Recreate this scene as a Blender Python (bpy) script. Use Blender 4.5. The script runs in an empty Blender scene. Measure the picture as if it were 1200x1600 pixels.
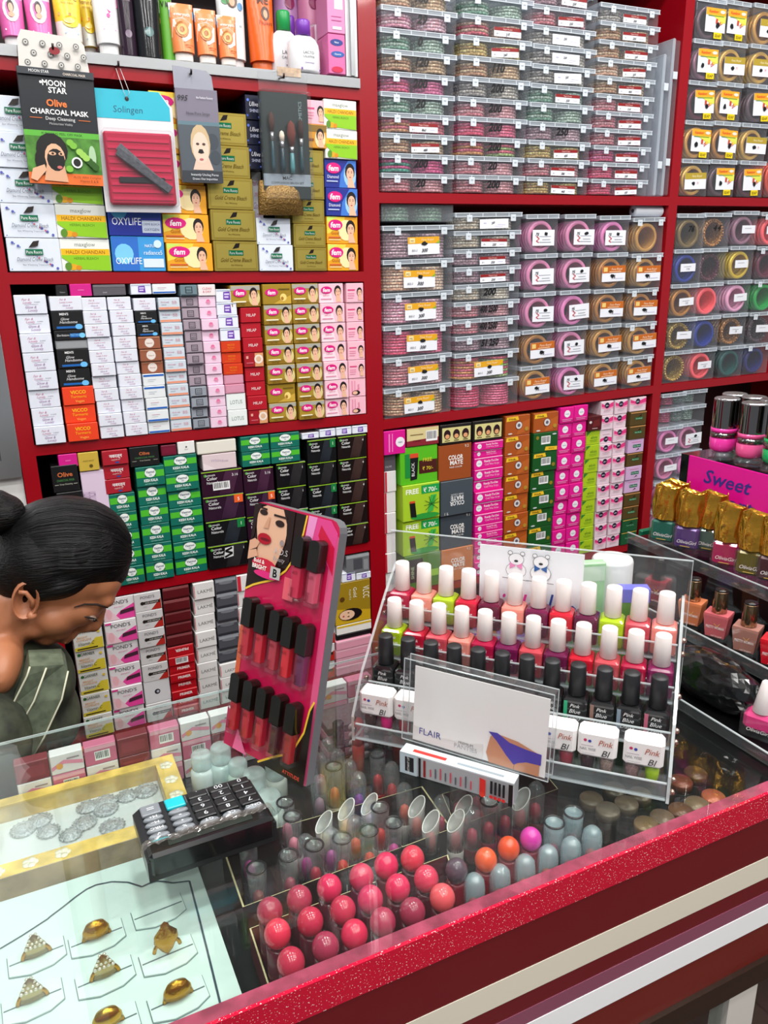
import bpy, bmesh, math, random
from mathutils import Vector, Matrix
random.seed(7)
SC = bpy.context.scene
COL = SC.collection
# ---------------------------------------------------------------- camera
F = 1218.0
YAW, PIT, ROL = (math.radians(a) for a in (25.33, 17.28, 1.02))
CAM = Vector((0, 0, 1.45))
_f = Vector((math.sin(YAW)*math.cos(PIT), math.cos(YAW)*math.cos(PIT), -math.sin(PIT)))
_r = Vector((math.cos(YAW), -math.sin(YAW), 0)); _d = _f.cross(_r)
_r2 = _r*math.cos(ROL) + _d*math.sin(ROL); _d2 = _d*math.cos(ROL) - _r*math.sin(ROL)
cd = bpy.data.cameras.new('camera'); cam = bpy.data.objects.new('camera', cd); COL.objects.link(cam)
cd.sensor_fit = 'VERTICAL'; cd.sensor_height = 36; cd.lens = F*36/1600; cd.clip_start = .02
m = Matrix((_r2, -_d2, -_f)).transposed().to_4x4(); m.translation = CAM; cam.matrix_world = m
SC.camera = cam
def ray(x, y): return _f*F + _r2*(x-600) + _d2*(y-800)
def onY(x, y, Y): v = ray(x, y); return CAM + v*((Y-CAM.y)/v.y)
def onZ(x, y, Z): v = ray(x, y); return CAM + v*((Z-CAM.z)/v.z)
def onP(x, y, p, n): v = ray(x, y); return CAM + v*((p-CAM).dot(n)/v.dot(n))
# ---------------------------------------------------------------- world, lights, exposure
wd = bpy.data.worlds.new('world'); SC.world = wd; wd.use_nodes = True
wd.node_tree.nodes['Background'].inputs[0].default_value = (.86, .93, 1, 1)
wd.node_tree.nodes['Background'].inputs[1].default_value = .28
SC.view_settings.view_transform = 'Standard'; SC.view_settings.look = 'None'
SC.view_settings.gamma = 1; SC.view_settings.exposure = 0.0; SC.view_settings.use_curve_mapping = False
SC.cycles.use_denoising = True; SC.cycles.transparent_max_bounces = 24; SC.cycles.max_bounces = 8
CEIL = 2.72
LAMPS = [(x, y) for y in (-1.2, -.55, .1, .75) for x in (-.5, .25, 1.0, 1.75)]  # row farthest from the shelves is added to brighten the upright fronts
for i, (x, y) in enumerate(LAMPS):
    ld = bpy.data.lights.new('downlight', 'AREA'); ld.shape = 'DISK'; ld.size = .16; ld.energy = 7.2; ld.color = (1, .98, .95)
    lo = bpy.data.objects.new('downlight_light', ld); COL.objects.link(lo); lo.location = (x, y, CEIL-.03)
# ---------------------------------------------------------------- materials
def lin(c):
    if isinstance(c, str):
        c = [int(c[i:i+2], 16)/255 for i in (0, 2, 4)]
    return tuple(v/12.92 if v <= .04045 else ((v+.055)/1.055)**2.4 for v in c[:3]) + (1,)
_M = {}
def mat(c, rough=.42, metal=0, kind='', bump=0, scale=60, emit=0, coat=0):
    k = (c, rough, metal, kind, bump, scale, emit, coat)
    if k in _M: return _M[k]
    mt = bpy.data.materials.new('m_' + str(c) + kind); mt.use_nodes = True
    nt = mt.node_tree; b = nt.nodes['Principled BSDF']; N = nt.nodes.new; L = nt.links.new
    b.inputs['Base Color'].default_value = lin(c); b.inputs['Roughness'].default_value = rough; b.inputs['Metallic'].default_value = metal
    if coat: b.inputs['Coat Weight'].default_value = coat; b.inputs['Coat Roughness'].default_value = .06
    if emit: b.inputs['Emission Color'].default_value = lin(c); b.inputs['Emission Strength'].default_value = emit
    if kind or bump:
        tc = N('ShaderNodeTexCoord'); nz = N('ShaderNodeTexNoise'); nz.inputs['Scale'].default_value = scale; nz.inputs['Detail'].default_value = 4
        L(tc.outputs['Object'], nz.inputs['Vector'])
        if bump:
            bp = N('ShaderNodeBump'); bp.inputs['Strength'].default_value = bump; bp.inputs['Distance'].default_value = .002
            L(nz.outputs['Fac'], bp.inputs['Height']); L(bp.outputs['Normal'], b.inputs['Normal'])
        if kind:
            cr = N('ShaderNodeValToRGB'); c0 = lin(c); e = cr.color_ramp.elements
            if kind == 'mottle':
                e[0].position = .32; e[1].position = .7; e[0].color = tuple(v*.62 for v in c0[:3])+(1,); e[1].color = tuple(min(1, v*1.25+.01) for v in c0[:3])+(1,)
            elif kind == 'glitter':
                nz.inputs['Scale'].default_value = scale; nz.inputs['Detail'].default_value = 1
                e[0].position = .665; e[1].position = .70; e[0].color = c0; e[1].color = (1, .75, .72, 1)
            elif kind == 'bead':
                vo = N('ShaderNodeTexVoronoi'); vo.inputs['Scale'].default_value = scale; L(tc.outputs['Object'], vo.inputs['Vector'])
                e[0].position = .12; e[1].position = .55; e[0].color = tuple(min(1, v*1.7+.12) for v in c0[:3])+(1,); e[1].color = tuple(v*.6 for v in c0[:3])+(1,)
                L(vo.outputs['Distance'], cr.inputs['Fac']); L(cr.outputs['Color'], b.inputs['Base Color'])
            if kind != 'bead':
                L(nz.outputs['Fac'], cr.inputs['Fac']); L(cr.outputs['Color'], b.inputs['Base Color'])
    _M[k] = mt; return mt
def clear(name, tint=(1, 1, 1), haze=.1, hz=(.9, .93, .96), rough=.05, gl=1.0, ior=1.45):
    """thin clear plastic or glass: see-through with a fresnel gloss and a little haze"""
    k = ('clear', name)
    if k in _M: return _M[k]
    mt = bpy.data.materials.new('clear_' + name); mt.use_nodes = True; nt = mt.node_tree; N = nt.nodes.new; L = nt.links.new
    for n in list(nt.nodes): nt.nodes.remove(n)
    out = N('ShaderNodeOutputMaterial'); tr = N('ShaderNodeBsdfTransparent'); tr.inputs[0].default_value = (*tint, 1)
    df = N('ShaderNodeBsdfPrincipled'); df.inputs['Base Color'].default_value = (*hz, 1); df.inputs['Roughness'].default_value = .5
    m1 = N('ShaderNodeMixShader'); m1.inputs[0].default_value = haze
    L(tr.outputs[0], m1.inputs[1]); L(df.outputs[0], m1.inputs[2])
    gs = N('ShaderNodeBsdfGlossy'); gs.inputs['Roughness'].default_value = rough
    lw = N('ShaderNodeLayerWeight'); pw = N('ShaderNodeMath'); pw.operation = 'POWER'; pw.inputs[1].default_value = 5; L(lw.outputs['Facing'], pw.inputs[0])
    r0 = ((ior-1)/(ior+1))**2*gl; ml = N('ShaderNodeMath'); ml.operation = 'MULTIPLY_ADD'; ml.inputs[1].default_value = (1-r0)*min(1, gl); ml.inputs[2].default_value = r0; L(pw.outputs[0], ml.inputs[0])
    m2 = N('ShaderNodeMixShader'); L(ml.outputs[0], m2.inputs[0]); L(m1.outputs[0], m2.inputs[1]); L(gs.outputs[0], m2.inputs[2])
    L(m2.outputs[0], out.inputs[0]); _M[k] = mt; return mt
PLAS = clear('case', (.965, .97, .975), .065, (.80, .84, .90), .12, .8)
LIDP = clear('lid', (.88, .90, .93), .36, (.74, .82, .90), .2, .8)
LATC = clear('latch', (.9, .93, .95), .68, (.84, .90, .95), .25, .8)
FILM = clear('film', (.98, .98, .985), .025, (.9, .92, .95), .12, 1.2)
ACRY = clear('acrylic', (.95, .965, .97), .035, (.9, .95, .97), .03, 1.0)
ACED = clear('acrylic_edge', (.86, .91, .92), .38, (.86, .92, .93), .06, 1.2)
GLAS = clear('glass', (.93, .97, .955), .004, (.85, .95, .92), .0, .75, 1.5)
BOTT = clear('bottle_glass', (.95, .96, .965), .02, (.85, .9, .92), .02, 1.3, 1.5)
RED = mat('960616', .3, coat=.12); 
# ---------------------------------------------------------------- mesh helpers
class MB:
    def __init__(s): s.v = []; s.f = []; s.mi = []; s.ms = []; s.sm = []
    def m(s, mt):
        if mt not in s.ms: s.ms.append(mt)
        return s.ms.index(mt)
    def add(s, vs, fs, mt, smooth=False):
        o = len(s.v); i = s.m(mt); s.v += [tuple(v) for v in vs]
        for f in fs: s.f.append([o+k for k in f]); s.mi.append(i); s.sm.append(smooth)
        return s
    def box(s, x0, x1, y0, y1, z0, z1, mt, faces='-y+y-x+x-z+z'):
        v = [(x0,y0,z0),(x1,y0,z0),(x1,y1,z0),(x0,y1,z0),(x0,y0,z1),(x1,y0,z1),(x1,y1,z1),(x0,y1,z1)]
        d = {'-z':(0,3,2,1),'+z':(4,5,6,7),'-y':(0,1,5,4),'+y':(2,3,7,6),'-x':(0,4,7,3),'+x':(1,2,6,5)}
        return s.add(v, [d[faces[i:i+2]] for i in range(0, len(faces), 2)], mt)
    def cbox(s, x0, x1, y0, y1, z0, z1, c, mt, smooth=False):
        """box with every edge chamfered by c"""
        X = (x0, x1); Y = (y0, y1); Z = (z0, z1); v = []; ix = {}
        for i in (0, 1):
            for j in (0, 1):
                for k in (0, 1):
                    sx, sy, sz = (c if i == 0 else -c), (c if j == 0 else -c), (c if k == 0 else -c)
                    for a, p in (('x', (X[i], Y[j]+sy, Z[k]+sz)), ('y', (X[i]+sx, Y[j], Z[k]+sz)), ('z', (X[i]+sx, Y[j]+sy, Z[k]))):
                        ix[i, j, k, a] = len(v); v.append(p)
        f = []
        g = lambda i, j, k, a: ix[i, j, k, a]
        for i in (0, 1):
            q = [g(i,0,0,'x'), g(i,1,0,'x'), g(i,1,1,'x'), g(i,0,1,'x')]; f.append(q if i else q[::-1])
            q = [g(0,i,0,'y'), g(0,i,1,'y'), g(1,i,1,'y'), g(1,i,0,'y')]; f.append(q if i else q[::-1])
            q = [g(0,0,i,'z'), g(1,0,i,'z'), g(1,1,i,'z'), g(0,1,i,'z')]; f.append(q if i else q[::-1])
        for a in (0, 1):
            for b in (0, 1):
                f.append([g(0,a,b,'y'), g(1,a,b,'y'), g(1,a,b,'z'), g(0,a,b,'z')] if a == b else [g(0,a,b,'z'), g(1,a,b,'z'), g(1,a,b,'y'), g(0,a,b,'y')])
                f.append([g(a,0,b,'z'), g(a,1,b,'z'), g(a,1,b,'x'), g(a,0,b,'x')] if a == b else [g(a,0,b,'x'), g(a,1,b,'x'), g(a,1,b,'z'), g(a,0,b,'z')])
                f.append([g(a,b,0,'x'), g(a,b,1,'x'), g(a,b,1,'y'), g(a,b,0,'y')] if a == b else [g(a,b,0,'y'), g(a,b,1,'y'), g(a,b,1,'x'), g(a,b,0,'x')])
                for k in (0, 1): 
                    t = [g(a,b,k,'x'), g(a,b,k,'y'), g(a,b,k,'z')]; f.append(t if (a+b+k) % 2 else t[::-1])
        return s.add(v, f, mt, smooth)
    def lathe(s, prof, n, mt, smooth=True, sx=1, sy=1, ox=0, oy=0, cap=True, tr=None):
        """prof: (r, z) from bottom to top"""
        v = []; f = []
        for r, z in prof:
            for i in range(n):
                a = 2*math.pi*i/n; p = Vector((ox+r*sx*math.cos(a), oy+r*sy*math.sin(a), z)); v.append(tr @ p if tr else p)
        for k in range(len(prof)-1):
            for i in range(n):
                j = (i+1) % n; f.append((k*n+i, k*n+j, (k+1)*n+j, (k+1)*n+i))
        if cap:
            if prof[0][0] > 1e-6: f.append(tuple(range(n))[::-1])
            if prof[-1][0] > 1e-6: f.append(tuple((len(prof)-1)*n+i for i in range(n)))
        return s.add(v, f, mt, smooth)
    def prism(s, pts, y0, y1, mt, mt_side=None, smooth=False):
        """outline in x,z pulled along y"""
        n = len(pts); v = [(x, y0, z) for x, z in pts] + [(x, y1, z) for x, z in pts]
        s.add(v, [tuple(range(n)), tuple(range(2*n-1, n-1, -1))], mt)
        return s.add(v, [(i, n+i, n+(i+1) % n, (i+1) % n) for i in range(n)], mt_side or mt, smooth)
    def slab(s, pts, z0, z1, mt, mt_side=None):
        """outline in x,y pulled along z"""
        n = len(pts); v = [(x, y, z0) for x, y in pts] + [(x, y, z1) for x, y in pts]
        s.add(v, [tuple(range(n-1, -1, -1)), tuple(range(n, 2*n))], mt)
        return s.add(v, [(i, (i+1) % n, n+(i+1) % n, n+i) for i in range(n)], mt_side or mt)
    def tube(s, pts, r, n, mt, close=False, cap=True):
        P = [Vector(p) for p in pts]; v = []; f = []; k = len(P)
        R = r if isinstance(r, (list, tuple)) else [r]*k
        up = None
        for i, p in enumerate(P):
            t = (P[(i+1) % k] - P[i-1]) if close else (P[min(i+1, k-1)] - P[max(i-1, 0)])
            t.normalize()
            if up is None: up = Vector((0, 0, 1)) if abs(t.z) < .9 else Vector((1, 0, 0))
            a = t.cross(up).normalized(); b = a.cross(t).normalized(); up = b
            v += [p + (a*math.cos(2*math.pi*j/n) + b*math.sin(2*math.pi*j/n))*R[i] for j in range(n)]
        for i in range(k if close else k-1):
            for j in range(n):
                i2 = (i+1) % k; j2 = (j+1) % n; f.append((i*n+j, i*n+j2, i2*n+j2, i2*n+j))
        if cap and not close: f += [tuple(range(n))[::-1], tuple((k-1)*n+j for j in range(n))]
        return s.add(v, f, mt, True)
    def mesh(s, name):
        me = bpy.data.meshes.new(name); me.from_pydata(s.v, [], s.f)
        for mt in s.ms: me.materials.append(mt)
        me.polygons.foreach_set('material_index', s.mi); me.polygons.foreach_set('use_smooth', s.sm); me.update()
        return me
    def build(s, name, parent=None): return link(name, s.mesh(name), parent)
def link(name, me, parent=None):
    o = bpy.data.objects.new(name, me); COL.objects.link(o)
    if parent: o.parent = parent
    return o
LABELS = {}
def tag(o, label, cat, group=None):
    o['label'] = label; o['category'] = cat
    if group: o['group'] = group
    LABELS.setdefault(label, []).append(o.name); return o
def empty(name, loc=(0, 0, 0), rz=0):
    o = bpy.data.objects.new(name, None); COL.objects.link(o); o.location = loc; o.rotation_euler.z = rz; o.empty_display_size = .02; return o
def struct(o): o['kind'] = 'structure'; return o
def copy_tree(o, parent=None):
    c = o.copy(); COL.objects.link(c); c.parent = parent
    for ch in list(o.children): copy_tree(ch, c)
    return c
ORD = ['first', 'second', 'third', 'fourth', 'fifth', 'sixth', 'seventh', 'eighth', 'ninth', 'tenth', 'eleventh', 'twelfth', 'thirteenth', 'fourteenth', 'fifteenth', 'sixteenth']
# ---------------------------------------------------------------- flat print
_T = {}
def text2d(s, shear=0, bold=0):
    k = (s, shear, bold)
    if k not in _T:
        cu = bpy.data.curves.new('txt', 'FONT'); cu.body = s; cu.size = 1; cu.resolution_u = 2; cu.shear = shear; cu.offset = bold; cu.fill_mode = 'FRONT'
        cu.align_x = 'LEFT'
        o = bpy.data.objects.new('txt', cu); COL.objects.link(o)
        dg = bpy.context.evaluated_depsgraph_get(); me = o.evaluated_get(dg).to_mesh()
        vs = [(v.co.x, v.co.y) for v in me.vertices]; fs = [tuple(p.vertices) for p in me.polygons]
        o.evaluated_get(dg).to_mesh_clear(); bpy.data.objects.remove(o); bpy.data.curves.remove(cu)
        x0 = min((v[0] for v in vs), default=0); x1 = max((v[0] for v in vs), default=1)
        _T[k] = ([((x-x0)/.72, y/.72) for x, y in vs], fs, (x1-x0)/.72)
    return _T[k]
def draw(mb, items, w, h, place, fin=dict(rough=.4), lift=.00012, z0=.00015):
    """items in fractions of w,h from the lower left; place(x, y, n) turns metres on the sheet into 3-D, n metres proud"""
    n = z0
    def put(pts, fs, c):
        mb.add([place(x, y, n) for x, y in pts], fs, c if not isinstance(c, str) else mat(c, **fin))
    for it in items:
        k = it[0]; n += lift
        if k == 'r': _, a, b, c, d, co = it; put([(a*w, b*h), (c*w, b*h), (c*w, d*h), (a*w, d*h)], [(0, 1, 2, 3)], co)
        elif k == 'e':
            _, cx, cy, rx, ry, co = it[:6]; q = it[6] if len(it) > 6 else 14
            put([(cx*w + rx*w*math.cos(2*math.pi*i/q), cy*h + ry*h*math.sin(2*math.pi*i/q)) for i in range(q)], [tuple(range(q))], co)
        elif k == 'c':   # true circle, radius in h
            _, cx, cy, r, co = it[:5]; q = 14
            put([(cx*w + r*h*math.cos(2*math.pi*i/q), cy*h + r*h*math.sin(2*math.pi*i/q)) for i in range(q)], [tuple(range(q))], co)
        elif k == 'p': put([(a*w, b*h) for a, b in it[1]], [tuple(range(len(it[1])))], it[2])
        elif k == 'l':   # line through points, thickness in h
            pts = [(a*w, b*h) for a, b in it[1]]; t = it[2]*h/2
            for (ax, ay), (bx, by) in zip(pts, pts[1:]):
                L_ = math.hypot(bx-ax, by-ay) or 1; nx, ny = -(by-ay)/L_*t, (bx-ax)/L_*t
                put([(ax-nx, ay-ny), (bx-nx, by-ny), (bx+nx, by+ny), (ax+nx, ay+ny)], [(0, 1, 2, 3)], it[3])
        elif k == 't':   # text, u, v (centre of base line), cap height in h, colour, opts
            _, s, u, v, sz, co = it[:6]; op = it[6] if len(it) > 6 else {}
            vs, fs, tw = text2d(s, op.get('sh', 0), op.get('b', 0)); q = sz*h
            sxx = q; mw = op.get('w', .94)*w
            if tw*sxx > mw: sxx = mw/tw
            if 'fw' in op: sxx = op['fw']*w/tw
            a = math.radians(op.get('rot', 0)); ca, sa = math.cos(a), math.sin(a)
            ox = {'c': -tw/2, 'l': 0, 'r': -tw}[op.get('al', 'c')]
            put([(u*w + (x+ox)*sxx*ca - y*q*sa, v*h + (x+ox)*sxx*sa + y*q*ca) for x, y in vs], fs, co)
        elif k == 'bar':  # barcode sticker
            _, a, b, c, d = it[:5]; put([(a*w, b*h), (c*w, b*h), (c*w, d*h), (a*w, d*h)], [(0, 1, 2, 3)], 'F2F2F2'); n += lift
            rr = random.Random(5); x = a+.06*(c-a)
            while x < c-.1*(c-a):
                bw = rr.choice((.02, .03, .05))*(c-a); put([(x*w, (b+.2*(d-b))*h), ((x+bw)*w, (b+.2*(d-b))*h), ((x+bw)*w, (d-.08*(d-b))*h), (x*w, (d-.08*(d-b))*h)], [(0, 1, 2, 3)], '222222'); x += bw + rr.choice((.03, .045))*(c-a)
        elif k == 'face':  # woman's portrait: centre u,v of face, height in h
            _, u, v, s = it[:4]; hair = it[4] if len(it) > 4 else '1C1214'; skin = it[5] if len(it) > 5 else 'EBB89A'; lip = 'C0404A'
            q = s*h; X = u*w; Y = v*h
            def el(cx, cy, rx, ry, co, nn=14): put([(X+q*(cx+rx*math.cos(2*math.pi*i/nn)), Y+q*(cy+ry*math.sin(2*math.pi*i/nn))) for i in range(nn)], [tuple(range(nn))], co)
            el(0, .12, .33, .48, hair); n += lift; put([(X+q*a, Y+q*b) for a, b in ((-.16, -.8), (.34, -.8), (.16, -.2), (-.14, -.2))], [(0, 1, 2, 3)], skin); n += lift
            el(.01, -.02, .245, .38, skin); n += lift
            el(-.1, .06, .055, .022, '33211E', 8); el(.11, .06, .055, .022, '33211E', 8); el(-.1, .14, .07, .016, '33211E', 8); el(.11, .14, .07, .016, '33211E', 8); el(.01, -.2, .075, .032, lip, 8)
            el(.02, -.06, .025, .04, 'D79C7E', 8)
# ================================================================ the room and the shelving
D = 1.35                       # plane of the shelf fronts
def plain(name, x0, x1, y0, y1, z0, z1, mt, parent=None):
    return MB().box(x0, x1, y0, y1, z0, z1, mt).build(name, parent)
WHITE = mat('D9D9D6', .6, bump=.05)
fl = MB(); fl.box(-2.6, 4.2, -2.2, 1.75, -.05, -.004, mat('3A322E', .5))
floor = struct(fl.build('floor'))
tile = MB(); tile.cbox(-.298, .298, -.298, .298, -.012, 0, .002, mat('5E4A42', .3, 0, 'mottle', 0, 9)); tme = tile.mesh('floor_tile')
for i in range(-4, 7):
    for j in range(-3, 3):
        t = link('floor_tile', tme, floor); t.location = (.3+.6*i, .25+.6*j, 0)
struct(plain('ceiling', -2.6, 4.2, -2.2, 1.75, CEIL, CEIL+.05, mat('E4E4E2', .7)))
struct(plain('wall_back', -.9, 2.6, 1.66, 1.72, 0, CEIL, mat('C9C6C2', .7)))
wl = struct(MB().box(-.9, -.004, 1.356, 1.66, 0, 1.14, WHITE).box(-.9, -.004, 1.58, 1.66, 1.14, CEIL, WHITE).build('wall_left'))
for i, (x, y) in enumerate(LAMPS):
    e = empty('ceiling_downlight', (x, y, CEIL-.001))
    MB().lathe([(.085, -.02), (.1, -.016), (.105, 0)], 24, mat('EEEEEE', .4)).build('rim', e)
    MB().lathe([(.08, -.0225), (.08, -.0205)], 24, mat('FFFFFF', .5, emit=6)).build('diffuser', e)
    tag(e, 'round white recessed ceiling downlight above the shop counter', 'light', 'ceiling downlights')
# aluminium framed window beside the shelves
ALU = mat('B4B6B8', .3, .85)
wf = empty('window_1', (0, 0, 0)); struct(wf)
fr = MB(); x1 = -.004; x0 = -.62; z0 = 1.142; z1 = 2.3
for a, b, c, d_ in ((x1-.026, x1, z0, z1), (x0, x0+.026, z0, z1), (x0+.026, x1-.026, z0, z0+.028), (x0+.026, x1-.026, z1-.028, z1)):
    fr.box(a, b, 1.345, 1.385, c, d_, ALU)
fr.box(x1-.036, x1-.026, 1.352, 1.372, z0+.028, z1-.028, mat('6E7072', .4, .6)).box(x0+.026, x1-.036, 1.352, 1.372, z0+.028, z0+.04, mat('8A8C8E', .4, .6))
fr.build('window_frame', wf)
plain('pane', x0+.026, x1-.036, 1.36, 1.366, z0+.04, z1-.03, mat('F2F4F5', .15, emit=1.5), wf)
def board(name, xa, xb, za, zb, th=.0175, y0=D, y1=1.655, mt=RED, parent=None):
    """shelf board whose top runs from za to zb"""
    v = [(xa, y0, za-th), (xb, y0, zb-th), (xb, y1, zb-th), (xa, y1, za-th), (xa, y0, za), (xb, y0, zb), (xb, y1, zb), (xa, y1, za)]
    return MB().add(v, [(0, 3, 2, 1), (4, 5, 6, 7), (0, 1, 5, 4), (2, 3, 7, 6), (0, 4, 7, 3), (1, 2, 6, 5)], mt).build(name, parent)
su = empty('shelf_unit', (.31, 1.5, 0)); su.location = (0, 0, 0)
tag(su, 'red laminate wall shelving with cosmetics, bangle cases and hair colour stacked on it', 'shelving')
for a, b in ((-.003, .0205), (.607, .6405), (1.3275, 1.352), (2.02, 2.05)):
    plain('upright', a, b, D, 1.655, .02, 2.35, RED, su)
BOARDS = dict(L1=(.0205, .607, 1.747, 1.744), L2=(.0205, .607, 1.4555, 1.447), L3=(.0205, .607, 1.19, 1.1865), L4=(.0205, .607, .926, .927), L5=(.0205, .607, .6445, .6465), L0=(.0205, .607, 2.05, 2.05),
    R1=(.6405, 1.3275, 1.581, 1.588), R2=(.6405, 1.3275, 1.170, 1.185), R3=(.6405, 1.3275, .803, .807), R4=(.6405, 1.3275, .5, .5), R0=(.6405, 1.3275, 2.05, 2.05),
    Q1=(1.352, 2.02, 1.589, 1.594), Q2=(1.352, 2.02, 1.185, 1.190), Q3=(1.352, 2.02, .807, .807), Q0=(1.352, 2.02, 2.06, 2.06))
for k, (a, b, c, d_) in BOARDS.items(): board('shelf_board', a, b, c, d_, parent=su)
plain('back_panel', -.003, 2.05, 1.6555, 1.6595, .02, 2.35, mat('2A1012', .5), su)
board('aluminium_channel', .0205, .607, 1.762, 1.759, .0148, 1.346, 1.375, ALU, su)
MB().box(.585, .606, 1.3525, 1.375, 1.7625, 2.03, mat('D4D6D8', .35, .3)).box(.592, .599, 1.3465, 1.3525, 1.7625, 2.03, ALU).build('aluminium_channel', su)
UPB = dict(L2='L1', L3='L2', L4='L3', L5='L4', R3='R2', R2='R1', Q3='Q2', Q2='Q1', R1='R0', Q1='Q0')
def tilt(k): a, b, c, d_ = BOARDS[k]; return -math.atan((d_-c)/(b-a))
def zceil(k, x): return ztop(UPB[k], x) - .0195
def clampx(k, x, w): a, b = BOARDS[k][:2]; return min(max(x, a+w/2+.002), b-w/2-.002)
def ztop(k, x): a, b, c, d_ = BOARDS[k]; return c + (d_-c)*(x-a)/(b-a)
# ================================================================ printed cartons
PK = 'E0187E'; BLK = '141416'
K = {}
def kind(n, desc, body, items=(), **o): K[n] = (desc, body, list(items), o)
def ovl(u, v, t='fem'): return [('e', u, v, .235, .2, 'D8147C'), ('t', t, u, v-.1, .21, 'FFFFFF', dict(sh=.15, b=.02))]
kind('roots_white', 'white speckled cream-bleach carton with green stamp', 'DCE3EE', [('c', .04+.92*((i*37) % 100)/100, .05+.9*((i*61) % 97)/97, .018+.012*(i % 3), ['3A78C0', 'C05A78', '5A5FB0'][i % 3]) for i in range(16)] + [
    ('p', [(.4, .72), (.5, .92), (.62, .95), (.58, .78)], '2A2320'), ('r', .33, .5, .67, .68, '0E6B4A'), ('t', 'Pure Roots', .5, .54, .1, 'F4F4F4', dict(w=.3)), ('t', 'Diamond Creme Bleach', .5, .3, .13, '5A6070', dict(sh=.4, w=.7)), ('t', 'Skin Whitening Treatment', .5, .16, .06, '5A6070', dict(w=.5))])
kind('roots_gold', 'gold cream-bleach carton with green stamp', 'B5A04A', [('r', .03, .05, .97, .95, 'A8913C'), ('r', .045, .08, .955, .92, 'BBA750'),
    ('p', [(.42, .74), (.5, .93), (.6, .95), (.57, .79)], '2A2320'), ('r', .33, .52, .67, .7, '0A7A4E'), ('t', 'Pure Roots', .5, .56, .1, 'F4F4F4', dict(w=.3)), ('t', 'Gold Creme Bleach', .5, .3, .14, '6B5416', dict(sh=.4, w=.72)), ('t', 'Skin Whitening', .5, .17, .05, '6B5416', dict(w=.4))], rough=.28, metal=.55)
kind('maxglow', 'lime and white turmeric bleach carton', 'E9ECE4', [('t', 'maxglow', .5, .78, .13, '8A8E86', {}), ('r', 0, .5, 1, .7, 'F2B81A'), ('t', 'HALDI CHANDAN', .5, .54, .12, '7A4A10', dict(w=.8)), ('p', [(0, .42), (0, .5), (1, .5), (1, 0), (.35, .05)], '8CC61E'), ('t', 'HERBAL BLEACH', .5, .36, .08, '4E7A12', dict(w=.5)), ('e', .22, .12, .1, .1, 'E3A61C'), ('e', .12, .14, .07, .13, '5A8A28'), ('e', .33, .1, .06, .08, 'D58A18')])
kind('oxy', 'deep blue oxygen facial carton', '2A4FB0', [('r', 0, 0, 1, .52, '1E2F96'), ('e', .2, .72, .16, .24, '58B8E6'), ('t', 'OXYLIFE', .33, .3, .22, 'F2F4FA', dict(w=.55)), ('t', 'radiance5', .8, .68, .13, 'CFE4F6', dict(w=.32)), ('r', .62, .08, .98, .44, 'C9D4E6'), ('t', 'CREME BLEACH', .8, .3, .07, '24346E', dict(w=.32)), ('t', 'OXYGEN', .8, .14, .08, '24346E', dict(w=.3))])
kind('oxy_light', 'sky blue oxygen facial carton', '3E9BDC', [('p', [(0, 0), (.5, 0), (.5, 1), (0, 1)], '2F6EC8'), ('e', .22, .5, .18, .3, '7CCBF0'), ('t', 'OXYLIFE', .3, .2, .2, 'F2F4FA', dict(w=.5)), ('t', 'NATURAL', .78, .7, .09, 'FFFFFF', dict(w=.3)), ('t', 'radiance5', .78, .48, .13, 'EAF6FF', dict(w=.36)), ('r', .58, .1, .98, .36, 'D8E4F0'), ('c', .88, .8, .12, 'D4EAF4')])
kind('fem_gold', 'orange and gold bleach carton with woman’s face', 'EBA21E', [('p', [(0, .35), (0, 1), (.6, 1), (.5, .6)], 'F4D24A'), ('p', [(0, .8), (0, 1), (.35, 1)], 'C9E86A'), ('e', .62, .5, .26, .4, 'F8E2A8'), ('face', .77, .52, .62)] + ovl(.27, .7) + [('t', 'Gold', .25, .34, .13, 'A85C0E', {}), ('r', .04, .2, .44, .25, 'C85A30'), ('r', .04, .12, .44, .15, 'F4E4B8')])
kind('fem_blue', 'royal blue bleach carton with woman’s face', '23308E', [('p', [(.45, 0), (1, 0), (1, 1), (.75, 1), (.5, .5)], '3F78CE'), ('e', .8, .45, .2, .42, '9CCBF0'), ('face', .8, .52, .64)] + ovl(.27, .7) + [('t', 'Diamond', .25, .33, .12, 'E8ECFA', dict(w=.36)), ('r', .04, .2, .4, .24, 'C0D0F0')])
kind('fem_olive', 'olive-gold bleach carton with woman’s face', 'A98A2C', [('r', 0, .78, 1, 1, 'A9A79C'), ('p', [(0, 0), (1, 0), (1, .3), (0, .15)], '8E6C18'), ('e', .8, .4, .2, .38, 'DCC98C'), ('face', .78, .54, .62)] + ovl(.3, .66) + [('r', .05, .2, .5, .27, 'EDE6C4'), ('t', 'De-Tan', .3, .06, .1, '4E3A10', {})])
kind('fem_drop', 'olive-gold bleach carton with golden drop', 'A0801F', [('p', [(.35, 0), (1, 0), (1, .45), (.6, .2)], 'C9A23A'), ('e', .72, .34, .12, .2, 'F0D37A'), ('e', .68, .28, .05, .1, 'A8741A')] + ovl(.3, .6) + [('r', .55, .74, .95, .8, '6E5610')])
kind('fem_pink', 'pale pink bleach carton with woman’s face', 'F0C2CF', [('p', [(0, 0), (.6, 0), (.5, .5), (0, .4)], 'F6DCE4'), ('face', .78, .54, .64)] + ovl(.3, .68) + [('t', 'Saffron', .28, .36, .1, 'D8588A', {}), ('r', .05, .18, .5, .22, 'E0709C')])
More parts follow.
